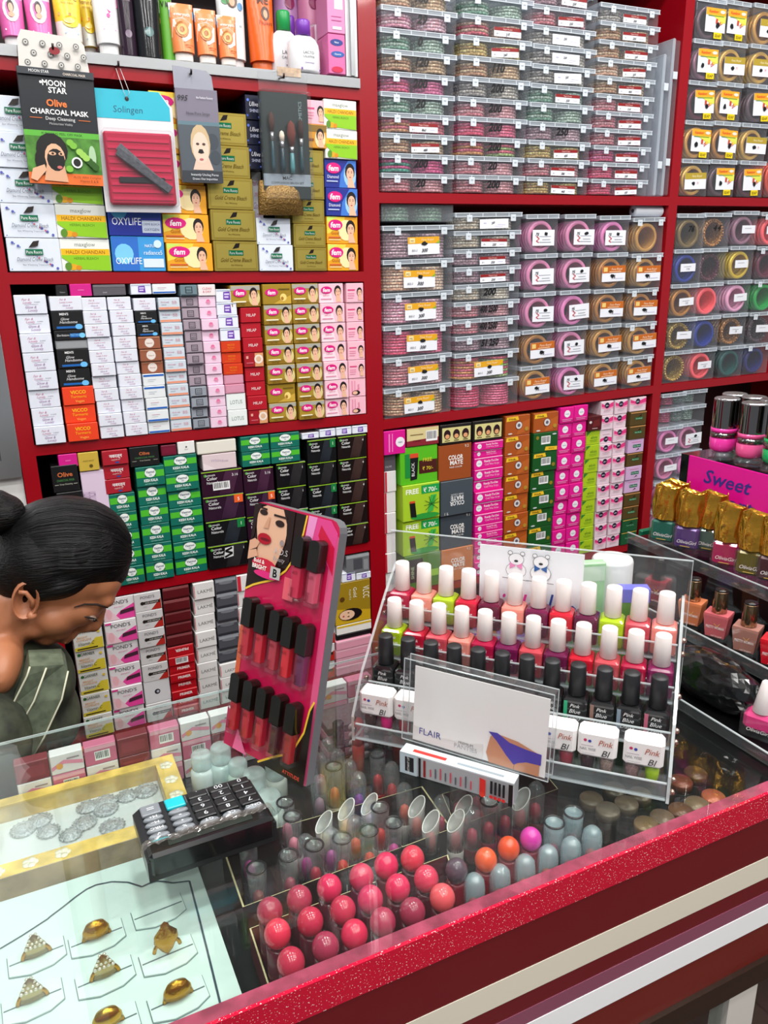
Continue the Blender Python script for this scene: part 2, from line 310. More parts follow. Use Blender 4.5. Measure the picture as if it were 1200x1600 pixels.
kind('fem_side', 'pink bleach carton showing its narrow side', 'F2B9C8', [('r', .06, .62, .5, .7, 'D8447C'), ('r', .06, .45, .46, .5, 'E890AE'), ('r', .06, .34, .46, .39, 'E890AE'), ('r', .06, .22, .4, .26, 'E890AE'), ('face', .77, .5, .5)])
kind('fem_turn', 'pink bleach carton standing on its side', 'F2B9C8', [('t', 'fem', .62, .5, .18, 'D8447C', dict(rot=90)), ('r', .12, .1, .2, .9, 'E890AE'), ('r', .3, .1, .36, .9, 'E890AE'), ('e', .4, .2, .26, .14, '1C1214'), ('e', .34, .2, .16, .1, 'EBB89A')])
kind('orange_face', 'small orange facial carton with face', 'D8962A', [('r', 0, .7, 1, 1, '8A6A28'), ('e', .7, .4, .25, .4, 'F0D8A8'), ('face', .7, .5, .6), ('r', .08, .3, .4, .4, '8A4A18')])
kind('ulive', 'midnight blue hair-shine carton', '10142E', [('t', 'Ulive', .55, .55, .2, 'F0F0F8', dict(sh=.3, w=.6)), ('t', 'SHINE', .55, .3, .14, 'C8CCE8', dict(w=.6)), ('c', .15, .8, .06, '5C7CE0'), ('c', .08, .15, .05, '3C5CC0'), ('c', .85, .1, .04, '5C7CE0')])
kind('gl_big', 'broad white cream carton with pink script', 'DFE3EE', [('t', 'Fair &', .36, .72, .13, 'C46A90', dict(sh=.35)), ('t', 'Lovely', .4, .56, .13, 'C46A90', dict(sh=.35)), ('t', 'IS NOW', .72, .6, .06, '5A5A6A', {}), ('r', .3, .5, .74, .515, '9A8AA0'), ('t', 'Glow &', .5, .3, .14, 'A070A0', dict(sh=.35)), ('t', 'Lovely', .55, .12, .14, 'A070A0', dict(sh=.35))])
kind('gl_small', 'small white cream carton with pink script', 'DFE2EC', [('t', 'Fair &', .4, .74, .14, 'C46A90', dict(sh=.35)), ('t', 'Lovely is now', .5, .54, .12, 'C46A90', dict(sh=.35, w=.6)), ('t', 'Glow &', .5, .3, .13, 'A070A0', dict(sh=.35)), ('t', 'Lovely', .6, .12, .14, 'B878A0', dict(sh=.35))])
kind('men_big', "black men's cream carton with blue streak", BLK, [('t', "MEN'S", .38, .8, .13, 'E8E8E8', dict(b=.02)), ('t', 'Glow', .4, .52, .15, 'E0E0E0', dict(sh=.3)), ('t', 'Handsome', .5, .34, .16, 'E0E0E0', dict(sh=.3)), ('r', .1, .06, .8, .18, '1C62B0'), ('e', .82, .14, .12, .16, '6CBCF0')])
kind('men_thin', "thin black men's cream carton with blue streak", BLK, [('t', 'Glow Handsome', .26, .4, .26, 'E0E0E0', dict(sh=.3, w=.4)), ('r', .48, .24, .95, .7, '1C62B0'), ('t', 'INSTANT', .66, .4, .26, '8CD0FA', dict(w=.34)), ('e', .88, .45, .1, .3, '7CCBF4')])
kind('grey_flat', 'plain grey cream carton', '8A8D90', [('r', .02, .08, .98, .9, '94979A')])
kind('vicco', 'vivid orange turmeric cream carton', 'E8411C', [('t', 'VICCO', .5, .62, .2, 'F8B81C', dict(b=.03)), ('t', 'Turmeric', .5, .38, .17, 'F8B81C', dict(sh=.1)), ('t', 'Vegan', .52, .12, .15, 'F8C04C', {})])
kind('vicco_small', 'small dark orange turmeric carton', 'D2380F', [('t', 'VICCO', .5, .6, .18, 'F09A1C', {}), ('t', 'Turmeric', .5, .34, .14, 'F09A1C', {}), ('r', .1, .18, .6, .2, 'F09A1C')])
kind('brown_disc', 'brown carton with a pale round badge', '96583E', [('c', .5, .5, .42, 'E4D8D0'), ('t', 'Natural', .5, .42, .12, '96583E', dict(w=.34)), ('r', 0, .9, 1, 1, 'B07A5C')])
kind('blue_top', 'white cream carton with blue upper band', 'E2E6E8', [('r', 0, .8, 1, .98, '2462B8'), ('r', .2, .5, .6, .54, 'B4BAC4'), ('r', .2, .35, .5, .38, 'B4BAC4')])
kind('blue_low', 'white cream carton with blue lower band', 'E2E6E8', [('r', 0, .03, 1, .2, '2462B8'), ('r', .2, .62, .6, .66, 'C890A8'), ('r', .2, .45, .5, .48, 'B4BAC4')])
kind('bb', 'pale grey BB cream carton with salmon band', 'CBD5DE', [('r', 0, .02, 1, .22, 'E09478'), ('t', 'BB', .76, .48, .3, 'D08A9C', dict(b=-.01)), ('t', 'Fair & Lovely', .3, .6, .14, 'C46A90', dict(sh=.3, w=.4)), ('r', .12, .42, .36, .46, 'A0A4B4')])
kind('mauve_sq', 'mauve-grey carton with dark square stamp', 'A2929E', [('r', .3, .2, .72, .82, '2E2A34'), ('r', .34, .26, .68, .76, 'A2929E'), ('t', 'FAIR AND', .51, .54, .17, '2E2A34', dict(w=.3)), ('t', 'HANDSOME', .51, .32, .17, '2E2A34', dict(w=.3)), ('r', 0, 0, 1, .1, '4A424C')])
kind('grey_sq', 'steel-grey carton with dark square stamp', '9298A2', [('r', .28, .25, .72, .88, '2E2A34'), ('r', .32, .31, .68, .82, '9298A2'), ('t', 'FAIR AND', .5, .58, .17, '2E2A34', dict(w=.3)), ('t', 'HANDSOME', .5, .37, .17, '2E2A34', dict(w=.3)), ('r', 0, 0, 1, .13, '1C1A20')])
kind('lilac_pink', 'pale lilac-pink carton with rose motif', 'EAC9DE', [('e', .56, .58, .12, .16, 'E0709C'), ('e', .56, .45, .17, .08, 'E48CB0'), ('t', 'Clean', .56, .24, .13, 'D8588A', {})])
kind('clean_dry', 'cream-white hygiene wash carton with red lettering', 'E8E0E0', [('t', 'CLEAN', .5, .56, .22, 'D86A7A', dict(w=.7)), ('t', '& DRY', .5, .26, .22, 'D86A7A', dict(w=.7))])
kind('purple_badge', 'white carton with violet badge', 'E4E8F2', [('p', [(.34, .2), (.72, .14), (.7, .86), (.36, .82)], '6A3AA8'), ('r', .4, .56, .66, .7, 'D8CCF0'), ('r', .4, .32, .62, .46, 'D8CCF0'), ('r', 0, .92, 1, 1, 'B8C4DC')])
kind('rose_plain', 'plain dusty-rose carton', 'CE8AA2', [('r', .03, .08, .97, .94, 'D493AA')])
kind('lotus', 'white carton with thin grey capitals', 'E6ECEA', [('t', 'LOTUS', .5, .36, .26, '8A9490', dict(w=.66))])
kind('milap', 'crimson carton with white capitals', 'B00E22', [('t', 'MILAP', .52, .4, .22, 'F0E0E0', dict(w=.5))])
kind('milap_face', 'crimson carton with a peach end panel', 'A01020', [('r', .55, 0, 1, 1, 'D89A6A'), ('c', .75, .55, .34, 'EADCD0'), ('c', .75, .55, .2, 'D8B090'), ('r', .08, .6, .2, .8, 'E8A090'), ('r', .08, .25, .46, .32, 'D06070')])
kind('magenta', 'plain magenta carton', 'D01C86', [('r', .35, .45, .65, .55, 'E060A8')])
kind('black_plain', 'plain black carton', '1A1A1C', [('t', 'Nature', .55, .3, .16, '9A9A9A', dict(w=.5))])
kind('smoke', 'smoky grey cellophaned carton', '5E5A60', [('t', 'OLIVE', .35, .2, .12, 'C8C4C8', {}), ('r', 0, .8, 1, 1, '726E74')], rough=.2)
kind('teal_sq', 'teal-grey carton with dark square stamp', '6A8088', [('r', .28, .25, .72, .88, '1E2A30'), ('r', .33, .31, .67, .82, '6A8088'), ('t', 'MEN', .5, .45, .2, '1E2A30', dict(w=.3)), ('r', 0, 0, 1, .13, '24343C')])
kind('vasmol', 'emerald hair-dye carton with white oval plate', '0A6A5A', [('r', 0, .46, 1, .82, '4CB82E'), ('r', .3, .5, .7, .98, '15504A'), ('e', .5, .7, .2, .25, 'EDF2EE'), ('r', .34, .56, .66, .86, 'EDF2EE'), ('t', 'Vasmol', .5, .68, .14, '143A5A', dict(w=.3, b=.02)), ('t', '33', .5, .54, .1, '143A5A', {}), ('t', 'KESH KALA', .5, .22, .15, 'EAF4EE', dict(b=.03, w=.5)), ('t', 'NATURAL BLACK', .5, .07, .07, 'A8D8C8', dict(w=.44))])
kind('olive_black', 'black olive-mask carton with orange lettering', BLK, [('t', 'Olive', .5, .58, .18, 'C86A3A', dict(b=.02)), ('t', 'CHARCOAL MASK', .5, .4, .09, '4E8A4E', dict(w=.7)), ('t', 'Deep Cleansing', .5, .26, .06, 'C8C8B8', dict(w=.5)), ('r', .05, .27, .2, .29, 'B8B8A8'), ('r', .8, .27, .95, .29, 'B8B8A8')])
kind('yellow_gold', 'mustard-gold carton with small print', 'C6A840', [('t', 'INSTANT', .5, .5, .1, '7A6420', dict(w=.6)), ('c', .6, .25, .1, '5A4A18')])
kind('navratan', 'crimson hair-oil carton with white Hindi lettering', 'A81A2A', [('t', 'नवरत्न', .52, .5, .24, 'F4F0F0', dict(b=.02, w=.6)), ('t', 'आयुर्वेदिक तेल', .5, .3, .08, 'E8C8C8', dict(w=.4)), ('e', .56, .14, .09, .06, '2A4A9A')])
kind('lilac_tall', 'tall pale-lilac carton', 'DCC6DC', [('t', 'LAVENDER FRESH', .5, .5, .2, 'A88CB0', dict(rot=90, w=.9))])
kind('cream_white', 'ivory flip-top carton', 'E2DED2', [('r', 0, 0, 1, .08, 'C8C2B2')])
kind('pink_pearl', 'pearl-pink carton with pale script', 'DCC8CC', [('t', 'White', .4, .5, .2, 'B8A8BC', dict(sh=.3)), ('t', 'Rose', .66, .46, .16, 'B8A8BC', dict(sh=.3)), ('p', [(0, 0), (.4, 0), (0, .5)], 'E8D8DC')])
kind('white_cube', 'little white carton with grey emblem', 'E6E6E2', [('c', .5, .56, .08, '5A5A5A'), ('t', 'CLAY', .5, .3, .1, '7A7A7A', {})])
kind('wine', 'deep wine carton', '6A0E2A', [('r', .1, .2, .9, .8, '74122F')])
def garn(extra, body=BLK, no='4'):
    return [('p', [(.4, 0), (.75, 0), (.95, 1), (.6, 1)], mat(body, .3, 0, 'mottle', 0, 25)), ('c', .09, .84, .06, '4CA03A'), ('t', 'GARNIER', .22, .8, .07, 'E8E8E8', dict(al='c', w=.26)), ('t', 'Color', .12, .64, .13, 'F0F0F0', dict(al='l', w=.3, b=.01)), ('t', 'Naturals', .12, .48, .11, 'F0F0F0', dict(al='l', w=.3)), ('t', no, .9, .72, .11, 'F0F0F0', dict(al='r')), ('r', 0, .965, 1, 1, '9ACB2E')] + extra
kind('gc_plum', 'dark plum hair-colour carton', '2E1226', garn([], '3E1834', '3.16'), rough=.25)
kind('gc_plum_bar', 'dark plum hair-colour carton with barcode sticker', '2E1226', garn([('bar', .26, .2, .68, .54)], '3E1834', '3.16'), rough=.25)
kind('gc_plum_or', 'dark plum hair-colour carton with orange tab', '2A1428', garn([('r', .76, .64, .98, .98, 'E8622C'), ('t', '5', .87, .72, .15, 'FFFFFF', {})], '381A36', ''), rough=.25)
kind('gc_blk', 'black hair-colour carton', '121214', garn([], '201E20', '1'), rough=.25)
kind('gc_blk_gr', 'black hair-colour carton with green tab', '121416', garn([('r', .78, .6, .97, .98, '1E7A40'), ('t', '1', .88, .7, .16, 'D8F0D8', {})], '1A222A', ''), rough=.25)
kind('gc_blk_s', 'black hair-colour carton with crossed-out white sticker', '121214', garn([('p', [(.38, .4), (.62, .46), (.64, .9), (.42, .86)], 'DADADA'), ('l', [(.6, .84), (.42, .72), (.6, .6), (.4, .46)], .09, '1A1A1A')], '1E1E20', '1'), rough=.25)
kind('gc_brown', 'brown-black hair-colour carton', '1A1212', garn([], '36221E', '4'), rough=.25)
kind('garnier_c', 'white and yellow vitamin cream carton', 'E2E2DC', [('p', [(0, 0), (1, 0), (1, .5), (.75, .5), (.5, .2), (0, .16)], 'E2CE3E'), ('r', .08, .04, .8, .1, '3A3418'), ('c', .12, .84, .07, '2A6A2E'), ('t', 'GARNIER', .42, .78, .14, '30483A', dict(w=.5)), ('t', 'BRIGHT', .3, .56, .09, 'E09A3C', {}), ('t', 'COMPLETE', .34, .44, .09, 'E09A3C', {}), ('t', 'Vitamin C', .42, .24, .15, '5A5418', dict(sh=.3, w=.56)), ('c', .88, .78, .06, 'E8C83C')])
kind('ponds_pink', 'white and hot-pink cream carton', 'E6E2E4', [('p', [(.2, 0), (1, 0), (1, .66), (.55, .4)], 'EE4AA2'), ('p', [(0, 0), (.5, 0), (.2, .5), (0, .6)], 'F2CCD6'), ('e', .16, .3, .1, .24, 'F0B8C0'), ('p', [(.5, .22), (.98, .3), (.98, .48), (.54, .4)], '4A2A3A'), ('t', "POND'S", .5, .72, .17, '3A3A40', dict(w=.7)), ('r', 0, .9, .2, .98, 'E83A96'), ('t', 'BRIGHT BEAUTY', .5, .56, .06, 'D86AA0', dict(w=.3))])
kind('ponds_red', 'grey and red cream carton with black tag', 'D4D2D2', [('p', [(.6, 0), (1, 0), (1, .6)], 'B42A22'), ('r', .3, .36, .96, .52, '26221F'), ('c', .28, .44, .1, '26221F'), ('t', "POND'S", .5, .7, .17, '6A6A70', dict(w=.54)), ('t', 'AGE MIRACLE', .64, .4, .08, 'E8E0D8', dict(w=.5)), ('r', .3, .22, .44, .24, '9A9A9A')])
kind('white_dot', 'plain white carton with dark round emblem', 'DCDCDE', [('c', .5, .5, .12, '2A2A34'), ('c', .52, .5, .06, 'B8B8C4')])
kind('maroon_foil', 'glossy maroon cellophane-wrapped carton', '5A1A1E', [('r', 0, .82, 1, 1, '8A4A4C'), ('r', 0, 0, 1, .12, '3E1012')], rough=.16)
kind('primer', 'scarlet primer carton with white capitals', 'B8121E', [('t', 'PRIMER', .55, .4, .34, 'F2E2E0', dict(b=.03, w=.6)), ('r', .05, .14, .95, .2, '8E0C16')])
kind('primer_flip', 'upside-down scarlet primer carton', 'B8121E', [('t', 'PRIMER', .55, .7, .3, 'F2E2E0', dict(b=.03, w=.6, rot=180)), ('r', 0, .86, 1, 1, 'D8303A')])
kind('primer_bar', 'scarlet primer carton with barcode', 'B8121E', [('bar', .25, .12, .75, .9)])
kind('lakme', 'white slim carton with grey capitals', 'DEDCDA', [('t', 'LAKMÉ', .55, .36, .22, '6A6A6A', dict(w=.76)), ('r', 0, .1, .03, .9, 'D84A5A')])
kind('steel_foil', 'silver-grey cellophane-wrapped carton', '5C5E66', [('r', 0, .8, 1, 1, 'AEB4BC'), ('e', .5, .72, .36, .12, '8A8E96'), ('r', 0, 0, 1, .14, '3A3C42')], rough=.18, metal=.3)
kind('vlcc', 'large ochre gold-facial carton with sideways face', '9A7C1A', [('p', [(0, 0), (1, 0), (1, .25), (0, .4)], 'C9A21E'), ('t', 'VLCC', .8, .7, .16, 'F2EEDC', dict(rot=-90, fw=.34)), ('t', 'Gold', .52, .74, .09, 'F2EEDC', dict(rot=-90)), ('t', 'Facial Kit', .4, .7, .05, 'E8E0C0', dict(rot=-90)), ('c', .2, .62, .06, '5A3A10'), ('e', .42, .22, .34, .15, '1A1012'), ('e', .32, .22, .22, .12, 'E8BC9C'), ('e', .22, .2, .03, .02, 'B8404A'), ('e', .36, .27, .03, .012, '2A1A1A'), ('e', .36, .18, .03, .012, '2A1A1A')])
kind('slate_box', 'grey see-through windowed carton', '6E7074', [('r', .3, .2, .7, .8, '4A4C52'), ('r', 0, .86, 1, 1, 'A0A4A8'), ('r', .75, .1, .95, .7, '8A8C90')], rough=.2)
kind('white_strip', 'thin white carton with gold edge', 'E8E6E0', [('r', 0, .75, 1, 1, 'D8B42E')])
kind('black_strip', 'thin glossy black carton', '161416', [('r', .05, .3, .95, .6, '241C20')], rough=.2)
kind('pink_flat', 'flat rose-pink boxed item', 'DE98AC', [('r', 0, .8, 1, 1, 'EBB4C4')])
kind('white_red', 'white carton with red corner', 'E6E2E2', [('r', 0, 0, .16, 1, 'C8283A')])
kind('mag_disc', 'magenta carton with white disc and tall script', 'D8128C', [('c', .76, .5, .22, 'F0E8F0'), ('r', .2, .1, .26, .9, 'F088C8'), ('r', .36, .1, .4, .9, 'F088C8'), ('t', 'vcare', .76, .46, .1, '2A7A8A', dict(w=.2))])
kind('maroon_bar', 'maroon and cream carton with barcode', '6A1420', [('r', 0, .3, 1, 1, 'D8C890'), ('p', [(0, 0), (1, 0), (1, .4), (0, .3)], '8A2430'), ('bar', .6, .2, .96, .8), ('t', '17-82340', .3, .24, .1, '3A1014', dict(w=.4)), ('r', .1, .62, .5, .66, '7A5A30')])
kind('three_heads', 'black and cream carton with three hair portraits', '1A1412', [('r', .06, .1, .97, .86, 'D6CC8A')] + [z for i in range(3) for z in (('e', .22+.29*i, .5, .11, .26, '2A1218'), ('e', .22+.29*i, .4, .07, .12, 'E0A070'), ('r', .14+.29*i, .16, .3+.29*i, .2, '4A3A20'))])
kind('free_dark', 'green free-tube offer carton with brown panel', '58B81E', [('r', .5, .25, 1, .62, '4A1C16'), ('t', 'FREE', .73, .58, .1, 'E8D83C', dict(w=.36)), ('t', '₹ 70/-', .74, .34, .1, 'E8D83C', dict(w=.34)), ('r', .12, .18, .3, .84, '1E8A3A'), ('p', [(.26, .1), (.44, .12), (.48, .74), (.26, .72)], '181818'), ('r', .25, .72, .48, .84, 'D84A2A'), ('t', 'BLACK', .37, .4, .09, 'E8E8E8', dict(rot=90))])
kind('free_lime', 'lime free-tube offer carton with charcoal tubes', 'A8CE2C', [('r', .5, .72, 1, .96, '1EA04A'), ('t', 'FREE', .25, .76, .14, 'F6F8E8', dict(b=.03, w=.42)), ('t', '₹ 70/-', .75, .76, .13, 'F2F6EC', dict(b=.02, w=.44)), ('e', .6, .08, .4, .09, '2E9A3C'), ('p', [(.2, .1), (.36, .08), (.32, .52), (.17, .5)], '181A18'), ('r', .17, .5, .32, .56, 'D84A2A'), ('p', [(.66, .16), (.82, .2), (.92, .66), (.76, .66)], '3CB44A')] + [('l', [(.78, .4), (.78+.22*math.cos(a), .4+.24*math.sin(a))], .015, '2A5A1E') for a in (.1, .6, 1.2, 1.9, 2.6, 3.2, 3.8, 5.6)])
kind('green_plain', 'olive-green hair-care carton', '4A7A22', [('r', 0, .2, .5, .9, '2A2420'), ('r', .55, .3, .95, .5, '9AC83C'), ('t', 'SHINE', .25, .5, .1, 'C8D8A8', dict(rot=90))])
def cmate(no, u): return [('t', 'COLOR', .52, .58, .13, 'F0ECE8', dict(b=.03, w=.46)), ('t', 'MATE', .54, .43, .13, 'F0ECE8', dict(b=.03, w=.4)), ('t', 'HAIR COLOR', .52, .34, .05, 'F0ECE8', dict(w=.44)), ('t', no, .86, .9, .08, 'E8E0D8', {})]
kind('cm_brown', 'rust-brown hair-colour carton', '9A4A1E', cmate('9.2', 0))
kind('cm_grey', 'slate-grey hair-colour carton', '3E464E', cmate('9.1', 0))
kind('cm_grey_flip', 'upside-down slate-grey hair-colour carton', '454E56', [('t', 'COLOR', .5, .4, .13, 'E4E4E4', dict(b=.03, w=.46, rot=180)), ('t', 'MATE', .5, .55, .13, 'E4E4E4', dict(b=.03, w=.4, rot=180)), ('t', 'HAIR COLOR', .5, .62, .05, 'E4E4E4', dict(w=.44, rot=180)), ('t', '9.1', .16, .1, .09, 'D8D8D8', dict(rot=180))])
kind('cm_rust', 'orange-rust hair-colour carton', 'C8743C', cmate('9.2', 0))
kind('ready', 'thin hot-pink wax-strip carton', 'E2178E', [('c', .16, .5, .32, 'F0EEF2'), ('t', 'vcare', .16, .42, .16, '2A8A9A', dict(w=.12)), ('t', 'Ready-To-Use', .6, .55, .22, 'FCE4F2', dict(b=.02, w=.52)), ('t', 'Cold Wax Strips', .62, .24, .2, 'F8C4E4', dict(w=.52)), ('r', 0, .94, 1, 1, 'F6D8EA')])
def vick(badge): return [('p', [(.02, .74), (.54, .78), (.5, .98), (.04, .96)], 'EFC02A'), ('t', 'Vrinda..', .28, .8, .12, '4A2A0A', dict(sh=.2, w=.4, b=.02))] + badge
kind('henna_or', 'wood-orange henna carton with yellow tab', 'A8501A', [('p', [(.45, 0), (1, .2), (1, .8), (.6, .6)], 'B85E22')] + vick([('c', .54, .5, .22, '5A2A14'), ('c', .54, .5, .19, 'D8D0D0'), ('c', .54, .5, .09, '5A5A6A'), ('e', .18, .1, .09, .04, 'D8D0C8'), ('c', .86, .28, .11, 'B08A2E')]))
kind('henna_gr', 'dark green henna carton with barcode', '14521E', vick([('bar', .34, .3, .74, .72), ('e', .16, .1, .09, .04, 'C8D0D0'), ('c', .86, .3, .11, '8A7A1E')]))
kind('henna_gr_flip', 'upside-down dark green henna carton', '14521E', [('p', [(.46, .06), (.98, .02), (.98, .22), (.5, .26)], 'EFC02A'), ('t', 'Vrinda', .74, .18, .1, '4A2A0A', dict(rot=180, w=.4)), ('bar', .3, .4, .68, .84), ('c', .14, .78, .1, '8A7A1E'), ('e', .84, .9, .09, .04, 'C8D0D0')])
kind('vcare', 'hot-pink wax carton with white disc', 'E0148C', [('r', 0, 0, 1, .26, 'C20F74'), ('c', .5, .6, .24, 'ECE8EE'), ('t', 'vcare', .5, .55, .1, '2A7A8A', dict(w=.32)), ('r', .1, .22, .9, .25, 'F6A8D4'), ('r', .14, .12, .8, .15, 'F6A8D4')])
kind('choco', 'dark chocolate-red wax carton', '4E0C12', [('e', .16, .6, .1, .1, 'D8C8C8'), ('p', [(.3, .2), (.9, .3), (.8, .8), (.4, .7)], '6A1A1C'), ('r', .3, .1, .7, .15, 'C8B0A8')])
kind('elois', 'lime-green wax carton with dark script', 'A6C41C', [('t', 'elois', .58, .42, .24, '2E6A1A', dict(w=.6)), ('p', [(0, 1), (.34, 1), (0, .66)], '2E7A2A'), ('r', .25, .3, .85, .33, '5A8A1E'), ('r', .3, .2, .8, .22, '5A8A1E')])
kind('veet', 'pink and white hair-removal carton with black roundel', 'E4CCD6', [('p', [(0, .9), (.4, .7), (1, .95), (1, .6), (.5, .5), (0, .65)], 'E0347E'), ('p', [(0, .66), (.5, .5), (1, .62), (1, .5), (.5, .4), (0, .55)], 'F096B8'), ('c', .46, .72, .22, '1A1A34'), ('t', 'glam', .46, .68, .1, 'FFFFFF', dict(w=.34)), ('r', .2, .34, .8, .37, 'B890A0'), ('r', .2, .24, .7, .26, 'B890A0')])
kind('veet_flip', 'pink and white hair-removal carton turned upside down', 'E4CCD6', [('p', [(0, .1), (.4, .3), (1, .05), (1, .4), (.5, .5), (0, .35)], 'E0347E'), ('c', .5, .3, .22, '1A1A34'), ('t', 'glam', .5, .34, .1, 'FFFFFF', dict(w=.34, rot=180)), ('r', .2, .66, .8, .69, 'B890A0')])
kind('rt_dkgold', 'dark bronze hair-removal carton with green stamp', '5E4A24', [('p', [(.5, .6), (.66, .84), (.7, .7)], '2A2014'), ('r', .3, .42, .78, .6, '1E7A48'), ('t', 'Pure Roots', .54, .46, .1, 'D8F0DC', dict(w=.4)), ('r', 0, .93, 1, 1, 'E0A060')], rough=.3, metal=.3)
kind('rt_lilac', 'lilac hair-removal carton with green stamp', 'CDA8CE', [('p', [(.5, .12), (.66, .3), (.74, .22)], '2A2024'), ('r', .3, .38, .82, .62, '14634A'), ('t', 'Pure Roots', .56, .45, .12, 'D8F0DC', dict(w=.44)), ('r', .2, .8, .8, .83, 'E06AA8')])
kind('rt_green', 'bottle-green hair-removal carton', '1C5A34', [('t', 'Pure Roots', .5, .45, .12, '8AC8A0', dict(w=.56)), ('p', [(.4, .6), (.6, .85), (.66, .64)], '123A22'), ('r', 0, .93, 1, 1, 'C8A848')], rough=.3, metal=.2)
_CM = {}
def carton_mesh(k, w, h, d):
    key = (k, round(w, 4), round(h, 4), round(d, 3))
    if key in _CM: return _CM[key]
    desc, body, items, o = K[k]; fin = dict(rough=o.get('rough', .38), metal=o.get('metal', 0))
    mb = MB(); mb.cbox(-w/2, w/2, -d/2, d/2, 0, h, min(.0008, h*.06), mat(body, **fin))
    c = .0008
    draw(mb, items, w-2*c, h-2*c, lambda x, y, n: (-w/2+c+min(max(x, 0), w-2*c), -d/2-n, c+min(max(y, 0), h-2*c)), fin)
    _CM[key] = mb.mesh('carton'); return _CM[key]
def cname(k):
    ds = K[k][0]
    for t, n in (('bleach', 'bleach_carton'), ('hair-colour', 'hair_colour_carton'), ('hair-dye', 'hair_dye_carton'), ('henna', 'henna_carton'), ('wax', 'wax_carton'), ('hair-removal', 'hair_removal_carton'), ('primer', 'primer_carton'), ('cream', 'cream_carton'), ('hair', 'hair_care_carton'), ('facial', 'facial_carton'), ('mask', 'mask_carton')):
        if t in ds: return n
    return 'cosmetic_carton'
def carton(k, x, y, z, w, h, d, label, group, rz=0, name=None, cat='carton', ry=0):
    o = link(name or cname(k), carton_mesh(k, w, h, d)); o.location = (x, y+d/2, z); o.rotation_euler = (0, ry, rz)
    return tag(o, label, cat, group)
rnd = random.Random(11)
def column(bd, bl, br, tl, kinds, where, group, d=.09, yo=.002, base=None, jit=.9, cat='carton', snap=True):
    """a stack of cartons: bl/br lower corners and tl upper left corner in photo pixels, kinds bottom to top"""
    Y = D - yo; a = onY(*bl, Y); b = onY(*br, Y); t = onY(*tl, Y)
    ks = [(q, 1) if isinstance(q, str) else q for q in kinds]; tot = sum(q[1] for q in ks)
    x0 = a.x; w = b.x - a.x; z = a.z if not snap else ztop(bd, a.x+w/2) + .0012
    if base is not None: z = base
    H = min(t.z, zceil(bd, x0+w/2)) - z; n = {}
    for i, (k, q) in enumerate(ks):
        h = H*q/tot; fr_ = (z + h/2 - a.z)/max(t.z-a.z, .01); x = x0 + w/2 + (t.x - a.x)*fr_*.6
        g = .0006; jx = rnd.uniform(-1, 1)*.0006*jit; jy = rnd.uniform(-.003, .003)*jit; rz = rnd.uniform(-1, 1)*.012*jit
        lab = K[k][0] + ', ' + ORD[i] + ' up, ' + where
        carton(k, clampx(bd, x+jx, w), Y+jy, z, w-.0014, h-g, d, lab, group, rz, cat=cat, ry=tilt(bd))
        z += h
    return z
OP = '%s stack from outer post'; WP = '%s stack from wide post'
def loose(k, px, where, group, d=.06, yo=.001, bd=None, base=None, rz=0, lim=9):
    """single carton: px = x0, y_top, x1, y_bottom in the photo"""
    x0, y0, x1, y1 = px; Y = D-yo; a = onY(x0, y1, Y); b = onY(x1, y1, Y); t = onY((x0+x1)/2, y0, Y)
    z = a.z*.5 + b.z*.5
    if bd: z = ztop(bd, (a.x+b.x)/2)+.0012
    if base is not None: z = base
    h = min(t.z, lim) - z
    carton(k, (a.x+b.x)/2, Y, z, b.x-a.x-.001, h-.0006, d, K[k][0] + ', ' + where, group, rz)
    return z + h
# ---- second shelf: cream bleaches
G2 = 'bleach cartons under the hanging packets'
o = lambda n: OP % ORD[n-1]
column('L2', (12, 424), (96, 424), (-32, 145), ['roots_white']*5, o(1), G2, .1, base=ztop('L2', .05)+.0012)
column('L2', (97.5, 424), (176, 424), (61, 150), ['maxglow']*5, o(2), G2, .1)
column('L2', (177.5, 424), (260.5, 424), (150, 192), ['oxy_light', 'oxy', 'oxy_light', 'oxy'][:4], o(3), G2, .1)
column('L2', (262, 424), (334, 424), (226, 140), ['fem_gold']*6, o(4), G2, .1)
column('L2', (335.5, 424), (405, 424), (307, 172), ['roots_gold']*5, o(5), G2, .1)
column('L2', (406, 424), (459.5, 424), (395, 340), ['roots_white']*2, o(6), G2, .1)
zz = loose('gl_small', (396, 268, 412, 338), 'wedged behind the brush set', G2, .05, -.03, base=ztop('L2', .44)+.078)
column('L2', (386, 262), (411, 262), (381, 147), ['ulive']*3, o(6) , G2, .1, -.005, base=zz)
column('L2', (461, 424), (511, 424), (453, 232), ['roots_gold']*5, o(7), G2, .1)
column('L2', (475, 232), (511, 232), (473, 154), ['orange_face', 'fem_side'], 'short pile behind the brush set', G2, .08, base=onY(470, 232, D).z+.001)
column('L2', (512, 424), (561, 424), (506, 154), ['fem_gold']*2 + ['fem_blue']*2 + ['maxglow']*2, o(8), G2, .1)
